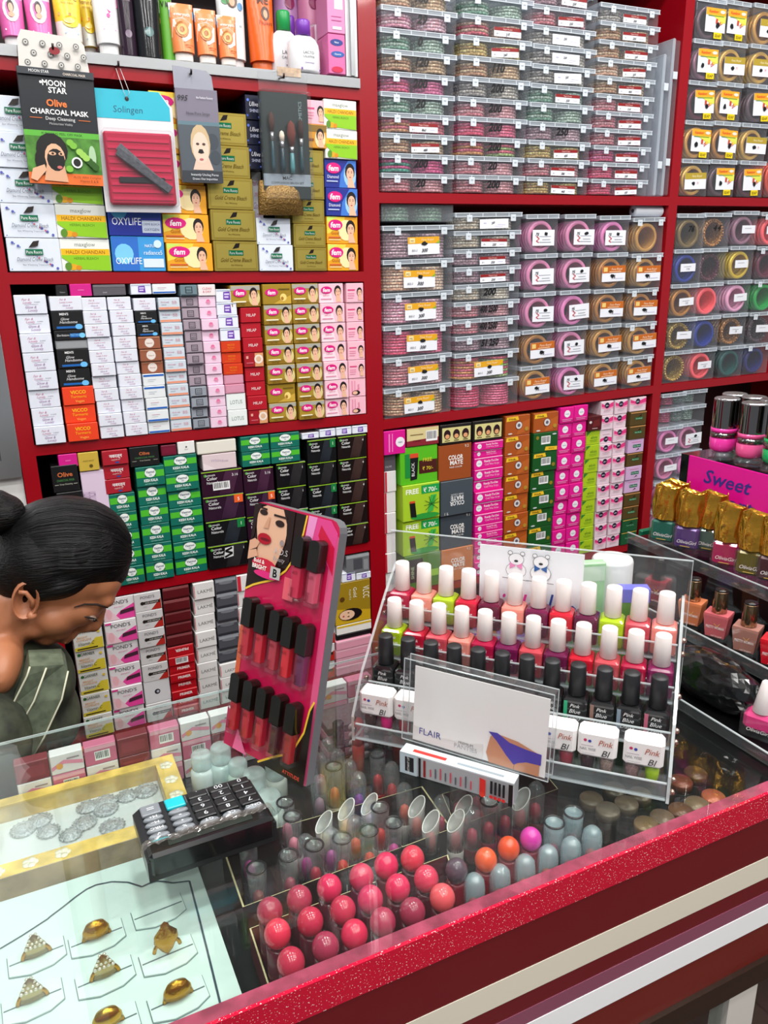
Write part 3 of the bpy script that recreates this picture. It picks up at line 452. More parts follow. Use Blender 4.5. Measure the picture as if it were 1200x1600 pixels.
# ---- third shelf: creams and bleaches
G3 = 'cream cartons on the bleach shelf'
column('L3', (56, 696), (104.5, 692), (18, 461), ['gl_big']*8, o(1), G3, .12, .004)
column('L3', (107, 692), (156, 688), (75, 463), [('vicco', 29)]*3 + [('men_big', 29)]*2 + [('grey_flat', 14), ('men_thin', 15), ('men_big', 29), ('gl_small', 22)], o(2), G3, .12, .004)
column('L3', (158, 688), (195.5, 685), (122, 465), ['gl_small']*11, o(3), G3, .12, .004)
column('L3', (196.5, 684), (232, 681), (165, 464), ['gl_small']*11, o(4), G3, .12)
column('L3', (233, 680), (267, 677), (205, 466), ['blue_low']*3 + ['blue_top']*2 + ['brown_disc']*3 + ['men_big']*2 + ['gl_small'], o(5), G3, .12)
column('L3', (268.5, 677), (301.5, 675), (244, 465), ['bb']*11, o(6), G3, .12)
zG = column('L3', (303, 675), (329, 672), (278, 445), ['grey_sq']*4 + ['mauve_sq']*8 + ['teal_sq'], o(7), G3, .12)
column('L3', (330.5, 671), (356.5, 667), (305, 444), ['lilac_pink']*12 + ['clean_dry'], o(8), G3, .12)
column('L3', (357.5, 667), (388, 663), (331, 452), [('lotus', 27)]*2 + [('rose_plain', 15)]*2 + [('vicco_small', 18)]*3 + [('purple_badge', 20)]*4, o(9), G3, .12)
zJ = column('L3', (389.5, 663), (420, 660), (372, 481), ['milap_face'] + ['milap']*3 + ['milap_face'] + ['milap']*3, o(10), G3, .12)
loose('fem_olive', (361, 445, 408, 477), 'laid across the crimson cartons', G3, .1, .003, base=zJ+.001)
column('L3', (421.5, 659), (465, 656), (409, 444), ['fem_olive', 'fem_drop'] + ['fem_olive']*4 + ['fem_drop'], o(11), G3, .1)
column('L3', (467, 656), (507.5, 653), (453, 443), ['fem_olive']*7, o(12), G3, .1)
column('L3', (509, 651), (546.5, 649), (495, 443), ['fem_pink']*7, o(13), G3, .1)
column('L3', (548, 648), (574.5, 645), (538, 441), ['fem_turn']*2 + ['fem_side']*5, o(14), G3, .1)
zt = onY(120, 464, D).z + .001
loose('black_plain', (88, 445, 107, 462), 'lying on the men’s and white cream stacks', G3, .08, base=zt)
loose('magenta', (110, 443, 145, 464), 'lying over the white cream stack', G3, .08, base=zt)
loose('smoke', (146, 444, 198, 464), 'lying over two white cream stacks', G3, .08, base=zt)
loose('purple_badge', (205, 443, 238, 464), 'on the stack with brown badges', G3, .08, base=zt)
loose('blue_low', (239, 443, 276, 464), 'on the BB cream stack', G3, .08, base=zt)
# ---- fourth shelf: hair colour
G4 = 'hair dye cartons on the fourth shelf'
column('L4', (116, 925), (156, 920), (70, 730), ['smoke', 'rose_plain', 'olive_black', 'olive_black', 'olive_black'], o(1), G4, .12)
z1 = onY(120, 729, D).z + .001
loose('magenta', (92, 709, 123, 729), 'on the black mask cartons', G4, .07, base=z1)
zz = column('L4', (148, 922), (187, 917), (127, 737), [('gl_small', 1), ('rose_plain', 1), ('lilac_tall', 2)], o(2), G4, .1, -.004)
loose('yellow_gold', (124, 706, 157, 736), 'above the tall lilac carton', G4, .07, base=zz+.001)
zz = column('L4', (188, 915), (228, 908), (169, 774), ['vasmol']*5, o(3), G4, .1)
column('L4', (166, 774), (207, 771), (157, 703), ['navratan']*3, 'pile on the emerald cartons', G4, .1, base=zz+.001)
zz = column('L4', (229.5, 907), (273.5, 900), (211, 731), ['vasmol']*6, o(4), G4, .1)
loose('olive_black', (204, 697, 251, 729), 'on the emerald cartons beside the Hindi-lettered ones', G4, .1, base=zz+.001)
zz = column('L4', (275, 900), (325, 890), (254, 714), ['vasmol']*7, o(5), G4, .1)
loose('wine', (252, 695, 277, 712), 'on the tallest emerald stack', G4, .08, base=zz+.001)
loose('white_cube', (278.5, 689, 306, 713), 'on the tallest emerald stack', G4, .06, base=zz+.001)
zz = column('L4', (327, 891), (390, 881), (312, 738), ['gc_blk_s', 'gc_blk_gr', 'gc_plum_or', 'gc_plum_bar'], o(6), G4, .1)
zz = loose('pink_pearl', (317, 708, 371, 735), 'on the plum hair-colour stack', G4, .08, base=zz+.001)
loose('cream_white', (308, 688, 370, 707), 'on the pearl-pink carton', G4, .09, base=zz+.001)
z2 = column('L4', (391.5, 881), (438, 874), (377, 734), ['gc_blk', 'gc_plum', 'gc_plum_or', 'gc_plum'], o(7), G4, .1)
z3 = column('L4', (439.5, 874), (485, 867), (431, 725), ['gc_blk', 'gc_blk_gr', 'gc_blk', 'gc_blk'], o(8), G4, .1)
column('L4', (378, 730), (423, 727), (374, 681), ['vasmol']*2, 'pair on the plum stack', G4, .1, base=max(z2, z3)+.001)
column('L4', (424, 727), (470, 724), (421, 676), ['vasmol']*2, 'pair on the black stack', G4, .1, base=max(z2, z3)+.001)
z4 = column('L4', (486.5, 867), (531, 857), (479, 688), ['gc_blk', 'gc_blk_gr', 'gc_blk_gr', 'gc_blk', 'gc_blk_gr'], o(9), G4, .1)
z5 = column('L4', (532, 857), (576, 848), (526, 682), ['gc_brown']*5, o(10), G4, .1)
zb = max(z4, z5)+.001
for i, (a, b) in enumerate(((472, 499), (500, 525), (526, 550), (551, 575))):
    loose('purple_badge', (a, 676-6*i-(7 if i > 1 else 0)+0, b, 690), 'the ' + ORD[i] + ' along the top of the black stacks', G4, .06, base=zb, lim=1.1665)
# ---- fifth shelf: face creams
G5 = 'face cream cartons on the lowest visible shelf'
column('L5', (131, 1131), (176.5, 1121), (107, 928), ['garnier_c']*6, o(1), G5, .08)
column('L5', (178, 1119), (226.5, 1107), (161, 928), ['ponds_pink']*6, o(2), G5, .08)
column('L5', (227.5, 1107), (268.5, 1098), (209, 921), [('ponds_red', 33), ('white_dot', 40)] + [('ponds_red', 31)]*5, o(3), G5, .08)
column('L5', (269.5, 1097), (310, 1087), (254, 917), [('primer', 15)]*6 + [('primer_bar', 15), ('primer_flip', 17)] + [('maroon_foil', 20)]*5, o(4), G5, .08)
column('L5', (311, 1087), (343, 1079), (305, 908), ['lakme']*8, o(5), G5, .08)
column('L5', (344.5, 1079), (377, 1071), (340, 903), ['lakme']*3 + ['steel_foil']*6, o(6), G5, .08)
column('L5', (378, 1071), (412, 1063), (372, 897), ['steel_foil']*4 + ['lakme']*3 + ['white_red'], o(7), G5, .08)
column('L5', (413, 1063), (452, 1054), (409, 900), ['maroon_foil']*7, o(8), G5, .08)
column('L5', (453, 1054), (524, 1040), (452, 905), ['ponds_red']*6, o(9), G5, .08)
zz = column('L5', (525, 1039), (581, 1026), (525, 1003), ['pink_flat']*4, o(10), G5, .08, .004)
zz = loose('black_strip', (526, 988, 580, 1002), 'on the flat rose-pink boxes', G5, .08, base=zz+.0006)
zz = loose('white_strip', (526, 973, 581, 988), 'under the ochre facial carton', G5, .08, base=zz+.0006)
zz = loose('vlcc', (524, 908, 580, 974), 'beside the wide post', G5, .06, base=zz+.0006)
for i, (a, b) in enumerate(((534, 556), (557, 580))):
    z6 = loose('purple_badge', (a, 894, b, 907), ('next to' if i else 'one off') + ' the wide post on the ochre carton', G5, .05, base=zz+.0006)
loose('slate_box', (541, 866, 578, 893), 'on the violet-badge cartons', G5, .05, base=z6+.0006, lim=.906)
# ---- right unit, third shelf: hair removal and hair colour
G6 = 'hair colour and wax cartons by the wide post'
w_ = lambda n: WP % ORD[n-1]
zz = column('R3', (601, 930), (619, 927), (601, 710), [('lotus', 1), ('white_red', 1), ('white_red', 1), ('white_red', 1), ('white_red', 1), ('white_red', 1), ('smoke', .8)], w_(1), G6, .09, -.012)
loose('mag_disc', (600, 669, 634, 708), 'against the wide post', G6, .06, base=zz+.001, lim=1.149)
zz = column('R3', (634, 937), (690, 926), (620, 702), ['green_plain', 'free_lime', 'free_lime', 'free_dark'], w_(2), G6, .07)
loose('maroon_bar', (635, 667, 686, 700), 'on the green offer cartons', G6, .06, base=zz+.001)
zz = column('R3', (691, 926), (740, 916), (681, 698), ['cm_rust', 'cm_grey', 'cm_grey_flip', 'cm_brown'], w_(3), G6, .07)
loose('three_heads', (687, 662, 737, 697), 'on the rust-brown hair-colour carton', G6, .06, base=zz+.001)
zz = column('R3', (741, 916), (784, 906), (738, 692), [('ready', 11)]*7 + [('ready', 16)]*6 + [('ready', 10), ('ready', 12)], w_(4), G6, .09)
loose('three_heads', (738, 656, 785, 690), 'on the thin hot-pink cartons', G6, .06, base=zz+.001)
column('R3', (785, 906), (822, 897), (788, 651), ['henna_or']*8, w_(5), G6, .09)
column('R3', (823, 897), (860, 889), (835, 646), ['henna_gr']*6 + ['henna_gr_flip', 'henna_or'], w_(6), G6, .09)
column('R3', (860.5, 889), (881.5, 884), (876, 637), ['vcare']*10, w_(7), G6, .09)
column('R3', (882, 884), (903, 879), (897, 634), ['vcare']*10, w_(8), G6, .09)
zz = column('R3', (904, 878), (925, 873), (917, 674), ['elois']*9, w_(9), G6, .09)
loose('choco', (918, 650, 940, 673), 'on the lime-green wax stack', G6, .06, .006, base=zz+.001)
column('R3', (928, 873), (947, 868), (936, 628), ['veet']*8 + ['veet_flip', 'veet', 'veet'], w_(10), G6, .09)
column('R3', (948, 868), (967.5, 863), (959, 626), ['veet']*11, w_(11), G6, .09)
column('R3', (968.5, 862), (993, 857), (985, 622), ['rt_green']*2 + ['rt_dkgold']*2 + ['rt_lilac']*2 + ['rt_dkgold', 'rt_lilac', 'rt_dkgold', 'rt_dkgold', 'veet'], w_(12), G6, .09)
# ================================================================ clear bangle cases
INK = '17171B'
def card_items(kind_, num, seed):
    r = random.Random(seed); blob = lambda u, v: ('p', [(u+.09*math.cos(a)*r.uniform(.7, 1.3), v+.11*math.sin(a)*r.uniform(.7, 1.3)) for a in [i*.7 for i in range(9)]], INK)
    if kind_ == 'mar': it = [('r', 0, .64, 1, 1, '8E1C1E'), ('t', 'Nagard Kangan', .5, .74, .16, 'E8C8C0', dict(w=.74)), ('t', 'B-1', .13, .2, .2, '4A4A52', dict(sh=.2)), ('r', .7, .3, .9, .34, 'B8A8D8')]
    elif kind_ == 'yel': it = [('r', 0, .62, 1, 1, 'E0A31C'), ('r', .06, .68, .22, .94, 'F2DCA0'), ('t', 'MS', .14, .72, .13, '5A3A10', {}), ('t', 'Fena Royal', .62, .78, .14, 'F8E4B8', dict(sh=.3, w=.6)), ('p', [(.88, .62), (1, .62), (1, .8)], '8AB01E'), ('t', 'BSS-2', .2, .18, .12, '3A3A44', dict(sh=.2)), blob(.52, .62)]
    elif kind_ == 'ora': it = [('r', 0, .55, 1, 1, 'C2661C'), ('r', .06, .64, .22, .92, 'E8C87A'), ('t', 'Fena Royal', .62, .72, .15, 'F6DCC0', dict(sh=.3, w=.6)), ('r', .3, .6, .8, .65, 'F0C8A0'), ('r', .55, .18, .9, .21, 'C8C0E0'), blob(.44, .36)]
    elif kind_ == 'gol': it = [('r', 0, .62, 1, 1, 'B49A34'), ('t', 'Fena Royal', .56, .74, .14, 'F2E8C0', dict(sh=.3, w=.6)), ('t', num, .6, .3, .14, 'D86A70', dict(sh=.3)), blob(.4, .36)]
    elif kind_ == 'mix': it = [('t', 'MIX', .18, .5, .16, '7A62B8', dict(sh=.2)), ('l', [(.62, .42), (.9, .36)], .03, 'C0AEE0'), ('l', [(.5, .25), (.8, .2)], .03, 'D0C4E8')]
    elif kind_ == 'she': it = [('r', .3, .56, .84, .6, '9AA0A8'), ('r', .44, .36, .8, .4, '9AA0A8'), ('r', .3, .2, .84, .24, '9AA0A8'), ('l', [(.16, .6), (.3, .44), (.16, .3), (.28, .2)], .05, 'C8303A')] + ([blob(.6, .74)] if seed % 3 else [])
    elif kind_ == 'tan': it = [('r', 0, .7, 1, 1, 'F0A92A'), ('p', [(.3, .7), (1, .7), (1, .4), (.75, .45)], 'DCE05A'), ('t', 'Kandoor', .38, .8, .12, 'D8402A', dict(b=.02, w=.62)), ('e', .82, .86, .13, .07, 'E8E0D0'), ('r', .1, .66, .9, .69, '6A9A2E'), ('r', .5, .36, .6, .56, 'C84A2A'), ('e', .78, .42, .1, .06, 'E8C84A'), ('l', [(.62, .34), (.74, .44), (.66, .26), (.8, .36)], .025, 'D84A40'), blob(.24 if seed % 2 else .6, .3)]
    else: it = [('r', .2, .6, .7, .65, '8A8A92'), ('t', num, .5, .22, .26, INK, dict(sh=.3, w=.7))]
    if kind_ in ('mar', 'yel', 'ora', 'mix', 'she') and num:
        u, v, s_ = {'mar': (.5, .14, .28), 'yel': (.52, .14, .2), 'ora': (.5, .2, .2), 'mix': (.46, .5, .22), 'she': (.2, .62, .2)}[kind_]
        it.append(('t', num, u, v, s_, INK, dict(sh=.35, b=.02, rot=r.uniform(-3, 14))))
    return it
CARDN = dict(mar='maroon-topped card', yel='amber-topped card', ora='orange-topped card', gol='gold-topped card', mix='handwritten white card', she='white typed card', tan='yellow-tagged printed card', wht='small white sticker')
_CS = {}
def case_meshes(w, h, d):
    k = (round(w, 4), round(h, 4), round(d, 3))
    if k in _CS: return _CS[k]
    lid = min(.0085, h*.26); c = .0012
    body = MB().cbox(-w/2+.002, w/2-.002, -d/2+.002, d/2-.002, 0, h-lid-.0002, c, PLAS).mesh('case_body')
    lb = MB().cbox(-w/2, w/2, -d/2, d/2, h-lid, h, c, LIDP)
    n = max(3, round(w/.03))
    for i in range(n+1):
        x = -w/2 + .003 + (w-.006)*i/n; lb.box(x-.0007, x+.0007, -d/2-.0006, -d/2-.0001, h-lid+.001, h-.001, LATC)
    lb.box(-w/2+.001, w/2-.001, -d/2-.0007, -d/2-.0001, h-lid, h-lid+.0011, LATC).box(-w/2+.001, w/2-.001, -d/2-.0007, -d/2-.0001, h-.0016, h-.0004, LATC)
    s_ = min(.0125, h*.38)
    la = MB().cbox(-s_/2, s_/2, -.0016, 0, -s_, 0, .0006, LATC).box(-s_*.2, s_*.2, -.0019, -.0016, -s_*.45, -s_*.35, mat('8C98A6', .5)).mesh('latch')
    _CS[k] = (body, lb.mesh('case_lid'), la, lid); return _CS[k]
_RL = {}
def roll_mesh(r, h, n, c1, c2):
    """a set of bangles lying flat on one another"""
    k = ('f', round(r, 4), round(h, 4), n, c1, c2)
    if k not in _RL:
        mb = MB(); t = h/n
        for i in range(n):
            z = i*t; mb.lathe([(r-t*.6, z), (r-t*.12, z+t*.12), (r, z+t*.5), (r-t*.12, z+t*.88), (r-t*.6, z+t*.98), (r-.005, z+t*.98)], 22, mat((c1, c2)[i % 2], .35, .1, 'bead', 0, 260), cap=False)
        _RL[k] = mb.mesh('bangles')
    return _RL[k]
def ring_mesh(r, dpt, n, c, mode):
    """a set of bangles standing face on, axis along y"""
    k = ('r', round(r, 4), round(dpt, 3), n, c, mode)
    if k not in _RL:
        mb = MB(); t = dpt/n; wv = r*.24
        rot = Matrix.Rotation(math.radians(90), 4, 'X')
        mt = mat(c, .3, .3) if mode == 'metal' else mat(c, .35) if mode == 'glass' else mat(c, .3, .5, 'bead', 0, 240)
        for i in range(n):
            z = -i*t
            pr = [(r-wv, z), (r-wv*.4, z+.0006), (r-.0006, z-.001), (r, z-t*.5), (r-.0006, z-t+.001), (r-wv, z-t+.0006)]
            if mode == 'metal' or i == 0: pr = [(r-wv, z-.001), (r-wv*.8, z), (r-wv*.2, z), (r, z-.0015), (r, z-t*.6), (r-.0006, z-t+.0008), (r-wv, z-t+.0006)]
            mb.lathe(pr[::-1], 30, mt, cap=False, tr=rot)
            mb.lathe([(r-wv, z-t+.0006), (r-wv, z)], 30, mt, cap=False, tr=rot)
        if mode == 'bead':
            for q in range(28):
                a = 2*math.pi*q/28; mb.lathe([(0, -.0022), (.0016, -.0016), (.0023, 0), (.0016, .0016), (0, .0022)], 6, mt, tr=Matrix.Translation((math.cos(a)*(r-wv*.3), -.001, math.sin(a)*(r-wv*.3))))
        _RL[k] = mb.mesh('bangles')
    return _RL[k]
def bangle_case(x, y, z, w, h, d, spec, lab, group, rz=0, seed=0, ry=0):
    """spec: (colours, card kind or '', number, content style)"""
    cols, ck, num, st = spec
    e = empty('bangle_case', (x, y+d/2, z), rz); e.rotation_euler.y = ry
    body, lidm, la, lid = case_meshes(w, h, d)
    link('case_body', body, e); ld_ = link('lid', lidm, e)
    if w > .09:
        for u in (-.29, .35):
            l_ = link('latch', la, ld_); l_.location = (u*w, -d/2-.0007, h-lid*.55)
    if ck:
        cw, ch = {'mar': (.38, .62), 'yel': (.44, .62), 'ora': (.74, .5), 'gol': (.74, .5), 'mix': (.42, .72), 'she': (.64, .46), 'tan': (.66, .66), 'wht': (.5, .26)}[ck]
        cw *= w; ch *= (h-lid); r = random.Random(seed); mb = MB(); mb.box(-cw/2, cw/2, -.0007, 0, 0, ch, mat('E9EBF2', .5))
        draw(mb, card_items(ck, num, seed), cw, ch, lambda a, b, n: (-cw/2+a, -.0007-n, b))
        if ck == 'tan': draw(mb, [('r', .45, -.26, .86, .0, 'F0D21A'), ('t', 'SEAP', .655, -.2, .13, '6A5A10', dict(b=.02, w=.36))], cw, ch, lambda a, b, n: (-cw/2+a, -.0006-n, b))
        p = mb.build('price_card', e); p.location = (w*{'mar': .1, 'yel': .04, 'mix': .04}.get(ck, .1 if ck != 'wht' else .08) + r.uniform(-.006, .006), -d/2+.0015, (h-lid)*{'mar': .08, 'yel': .14, 'mix': .12, 'tan': .22, 'wht': .4}.get(ck, .22))
        p.rotation_euler.y = r.uniform(-.05, .03); p['label'] = CARDN[ck]
    elif num:
        mb = MB(); draw(mb, [('t', num, .5, .3 if w > .09 else .5, .42 if w > .09 else .16, INK, dict(sh=.3, b=.045, w=.9))], w*.3, h, lambda a, b, n: (-w*.15+a, -n, b))
        p = mb.build('marker_writing', e); p.location = (w*.03, -d/2+.0018, 0); p['label'] = 'black marker price on the plastic'
    desc, where = lab
    tag(e, (desc + (' with ' + CARDN[ck] if ck else ' without a card' if not num else ' with marker price') + ', ' + where), 'bangle case', group)
    if st == 'flat':
        hh = (h-lid)*.86; n = max(3, round(hh/.0052)); rr = min(w*.225, d*.45)
        for i, u in enumerate((-.235, .225)):
            c = vivid(cols[i % len(cols)])
            o = link('bangle_set', roll_mesh(rr, hh, n, c, vivid(cols[-1]))); o.location = (x+u*w*math.cos(rz), y+d/2+u*w*math.sin(rz), z+.0016)
            tag(o, ('bangle pair ' if 0 else '') + 'flat bangle set in the case, ' + where, 'bangles', group + ': the bangles')
    else:
        rr = min(w*.425, (h-lid)*.46); o = link('bangle_set', ring_mesh(rr, d*.6, 6, vivid(cols[0], 1.35), st)); o.location = (x-.012*w, y+(.0055 if st != 'bead' else .010), z+rr+.0022)
        o.rotation_euler.z = -.04
        tag(o, CN.get(cols[0], 'coloured') + ' bangles inside the ' + desc + ', ' + where, 'bangles', group + ': the bangles')
CN = {'C88AA8': 'pink', 'D08AB4': 'pink', 'B8925A': 'gold', 'A87C48': 'gold', 'B4503C': 'red', 'D86A70': 'coral', '2A3A7A': 'blue', '2E8A4A': 'green', '5A2A3A': 'wine', '1E4A48': 'dark teal', '2A2A5A': 'indigo', '7A6A4A': 'bronze', 'D8A8C0': 'blush pink', 'C8B050': 'yellow', '8A6A78': 'mauve', 'C0A060': 'gold', '5A4A50': 'plum'}
def case_col(bd, bl, br, tl, tr, specs, desc, where, group, d=.075, yo=.0, hs=None):
    Y = D-yo; a = onY(*bl, Y); b = onY(*br, Y); t = onY(*tl, Y); t2 = onY(*tr, Y)
    w = b.x-a.x; z = ztop(bd, a.x+w/2)+.0012; H = min((t.z+t2.z)/2, zceil(bd, a.x+w/2)) - z; hs = hs or [1]*len(specs); tot = sum(hs)
    for i, sp in enumerate(specs):
        h = H*hs[i]/tot; q = (i+.5)/len(specs); x = (a.x+b.x)/2 + ((t.x+t2.x)/2 - (a.x+b.x)/2)*q
        bangle_case(clampx(bd, x+rnd.uniform(-.0012, .0012), w), Y+rnd.uniform(-.003, .003), z, w-.003, h-.0008, d, sp, (desc if hs[i] < 1.5 else desc.replace('shallow', 'deep'), ORD[i] + ' up, ' + where), group, rnd.uniform(-.01, .01), seed=i*7+len(where), ry=tilt(bd))
        z += h
    return z
def vivid(c, k=1.55):
    v = [int(c[i:i+2], 16) for i in (0, 2, 4)]; m_ = sum(v)/3; return ''.join('%02X' % max(0, min(255, int((m_+(q-m_)*k)*1.06))) for q in v)
PNK = ('C890A0', 'D8B0B8'); RSE = ('A86A72', 'C09498'); BRN = ('9A7A62', 'B8A088'); GRN = ('5E7E6E', '9AA89E'); GRY = ('84807E', 'A8A49E'); MAG = ('A0305C', 'B86A8A'); TEA = ('2E7A6A', 'B04A78'); GLD = ('A08A5A', 'BCA878'); MUL = ('A87A4A', '8A9A6A', 'B0586A'); HOT = ('B83A62', 'C86A84'); MAU = ('8A727A', 'A8949A'); CRM = ('B0A494', 'C8BEB0'); PCH = ('C09A86', 'D0B4A4')
GR1 = 'bangle cases on the highest bangle shelf'
f_ = 'flat'
case_col('R1', (594, 301), (710, 302), (588, -22), (722, -20), [(RSE, '', '20', f_), (TEA, '', '200', f_), (BRN, 'mar', '480', f_), (('A07A5A', 'B86A74'), 'mar', '860', f_), (GRN, '', '20', f_), (MAG, '', '200', f_), (BRN, '', '120', f_), (GRN, '', '0', f_), (PNK, '', '29', f_), (BRN, '', '100', f_)], 'shallow case', 'first stack from wide post, top tier', GR1)
case_col('R1', (711, 302), (820, 304), (721, -10), (840, -4), [(RSE, '', '200', f_), (RSE, '', '20', f_), (MUL, '', '200', f_), (HOT, '', '200', f_), (RSE, '', '200', f_), (GRY, '', '200', f_), (BRN, '', '110', f_), (GLD, 'mar', '260', f_), (('A04A5A', 'B89A8A'), 'mar', '210', f_), (GRN, '', '', f_)], 'shallow case', 'second stack from wide post, top tier', GR1)
case_col('R1', (821, 304), (920, 305), (834, -24), (938, -18), [(GLD, 'mar', '460', f_), (RSE, 'mar', '380', f_), (GLD, 'mar', '450', f_), (MAU, '', '250', f_), (GRN, '', '', f_), (GRN, 'mar', '250', f_), (GRY, 'mix', '250', f_), (GRY, 'mix', '250', f_), (GRY, 'mix', '250', f_), (RSE, 'mar', '250', f_), (MAU, 'mar', '250', f_)], 'shallow case', 'third stack from wide post, top tier', GR1)
case_col('R1', (921, 305), (1012, 306), (934, 4), (1040, 12), [(HOT, 'mar', '250', f_), (HOT, 'mar', '250', f_), (MAG, 'mar', '250', f_), (RSE, 'mar', '250', f_), (RSE, 'mar', '250', f_), (RSE, 'mar', '210', f_), (BRN, 'mar', '450', f_), (PCH, 'mar', '250', f_), (BRN, 'mar', '250', f_), (BRN, 'mar', '250', f_), (GRY, 'mar', '250', f_)], 'shallow case', 'fourth stack from wide post, top tier', GR1)
# cases stood on end against the next upright
def stood(x0, x1, zt, spec, lab, dd=.13):
    z0 = ztop('R1', x0)+.0012; w = x1-x0; h = zt-z0
    e = empty('bangle_case', ((x0+x1)/2, D+dd/2, z0)); MB().cbox(-w/2+.008, w/2, -dd/2+.003, dd/2-.003, .002, h-.002, .002, PLAS).build('case_body', e)
    ld_ = MB().cbox(-w/2, -w/2+.0075, -dd/2, dd/2, 0, h, .002, LIDP); ld_ = ld_.build('lid', e)
    for q in (.2, .75): MB().cbox(-w/2+.004, -w/2+.016, -dd/2-.002, -dd/2-.0004, h*q, h*q+.014, .0006, LATC).build('latch', ld_)
    tag(e, lab, 'bangle case', GR1)
    for q in (.27, .73):
        mb = MB(); mb.lathe([(.028, 0), (.03, .003), (.03, .008), (.028, .011)], 20, mat(spec, .3, .3, 'bead', 0, 240), tr=Matrix.Rotation(math.radians(90), 4, 'Y'))
        o = mb.build('bangle_set'); o.location = ((x0+x1)/2-.001, D+dd/2, z0+h*q); tag(o, ('lower' if q < .5 else 'upper') + ' bangle set in the upright case ' + lab.split(', ')[1], 'bangles', GR1 + ': the bangles')
stood(1.282, 1.302, 1.855, '8A727A', 'clear case stood upright on end, closest to the shallow cases')
stood(1.3035, 1.3265, 1.885, 'B08AA0', 'clear lilac case stood upright on end, touching the upright')
# ---- middle tier
GR2 = 'bangle cases on the middle bangle shelf'
case_col('R2', (599, 658), (707, 641), (595, 350), (714, 352), [(BRN, 'yel', '300', f_), (RSE, 'yel', '300', f_), (HOT, 'yel', '300', f_), (PNK, 'yel', '300', f_), (PCH, 'yel', '300', f_), (MAU, 'yel', '300', f_)], 'deep case', 'first stack from wide post, middle tier', GR2)
case_col('R2', (708, 641), (810, 627), (709, 330), (819, 332), [(HOT, '', '', f_), (MUL, 'yel', '300', f_), (MAU, '', '51 250', f_), (RSE, '', '400 2500', f_), (RSE, '', '400 2500', f_), (CRM, '', '200', f_), (MAU, 'mar', '250', f_), (MAU, 'mar', '250', f_), (CRM, 'mar', '250', f_), (CRM, 'mix', '250', f_)], 'shallow case', 'second stack from wide post, middle tier', GR2, hs=[1.75, 1.75]+[1]*8)
zt = onY(650, 350, D).z + .004
mb = MB(); mb.box(-.075, .075, -.036, .036, 0, .0012, PLAS); 
for a in (('-x', -.075, -.0738, -.036, .036), ('+x', .0738, .075, -.036, .036), ('-y', -.0738, .0738, -.036, -.0348), ('+y', -.0738, .0738, .0348, .036)): mb.box(a[1], a[2], a[3], a[4], .0014, .03, PLAS)
t_ = tag(mb.build('open_case_tray'), 'lidless clear tray of green bangles on the amber-carded cases', 'tray'); t_.location = (.722, D+.042, zt)
for u in (-.035, .035):
    o_ = link('bangle_set', roll_mesh(.031, .024, 4, '5E8A6A', '8AA890')); o_.location = (.722+u, D+.042, zt+.002); tag(o_, 'green bangle set in the lidless tray', 'bangles', 'bangles in the lidless tray')
P_ = ('C88AA8',); P2 = ('D08AB4',); G_ = ('B8925A',); G2_ = ('A87C48',)
cc = lambda a: [(P_ if q[0] == 'p' else P2 if q[0] == 'P' else G_ if q[0] == 'g' else G2_, {'s': 'she', 'o': 'ora', '-': ''}[q[1]], '75' if q[1] != '-' else '', 'glass' if q[0] in 'pP' else 'metal') for q in a.split()]
S_ = 'small case'
case_col('R2', (811, 634), (863, 625), (818, 334), (879, 334), cc('go Go ps ps ps'), S_, 'third stack from wide post, middle tier', GR2, .09)
case_col('R2', (866, 625), (915, 617), (880, 334), (937, 334), cc('Ps ps Ps ps ps'), S_, 'fourth stack from wide post, middle tier', GR2, .09)
case_col('R2', (917, 616), (966, 610), (938, 336), (988, 336), cc('go go Go Go Ps'), S_, 'fifth stack from wide post, middle tier', GR2, .09)
case_col('R2', (968, 610), (1018, 602), (991, 339), (1043, 339), cc('go go Go go g-'), S_, 'sixth stack from wide post, middle tier', GR2, .09)
a = onY(990, 338, D)
mb = MB(); tr = Matrix.Translation((0, 0, .0115)) @ Matrix.Rotation(math.radians(90), 4, 'Y'); mb.lathe([(.0112, -.038), (.0114, -.037), (.0114, .037), (.0112, .038)], 24, mat('DDE0E8', .6), tr=tr); mb.lathe([(.004, -.0385), (.004, .0385)], 12, mat('4A4A50', .8), tr=tr)
o_ = tag(mb.build('paper_roll'), 'white paper roll lying on the last small case by the upright', 'paper roll'); o_.location = (1.285, D+.02, onY(1010, 339, D).z+.0015)
# ---- beyond the upright
GR3 = 'small bangle cases beyond the upright'
q_ = lambda c, m, k='', n='': ((c,), k, n, m)
case_col('Q2', (1027, 604), (1073, 597), (1050, 332), (1099, 334), [q_('C0A060', 'bead'), q_('C0A060', 'bead', 'wht', ''), q_('A87C48', 'metal', 'wht', '122'), q_('2A3A7A', 'glass', 'wht', 'V16'), q_('7A6A4A', 'metal', '', '76')], S_, 'first stack past the upright', GR3, .09)
case_col('Q2', (1075, 597), (1118, 592), (1099, 331), (1146, 333), [q_('D86A70', 'glass', 'wht', '122'), q_('2A3A7A', 'glass'), q_('D86A70', 'glass'), q_('5A2A3A', 'bead'), q_('A87C48', 'bead', '', '4 4')], S_, 'second stack past the upright', GR3, .09)
case_col('Q2', (1119, 592), (1159, 587), (1145, 328), (1189, 330), [q_('1E4A48', 'glass'), q_('A87C48', 'bead', 'wht', '75'), q_('D8A8C0', 'glass', 'wht', ''), q_('C8B050', 'metal', 'wht', ''), q_('8A6A78', 'glass', 'wht', '')], S_, 'third stack past the upright', GR3, .09)
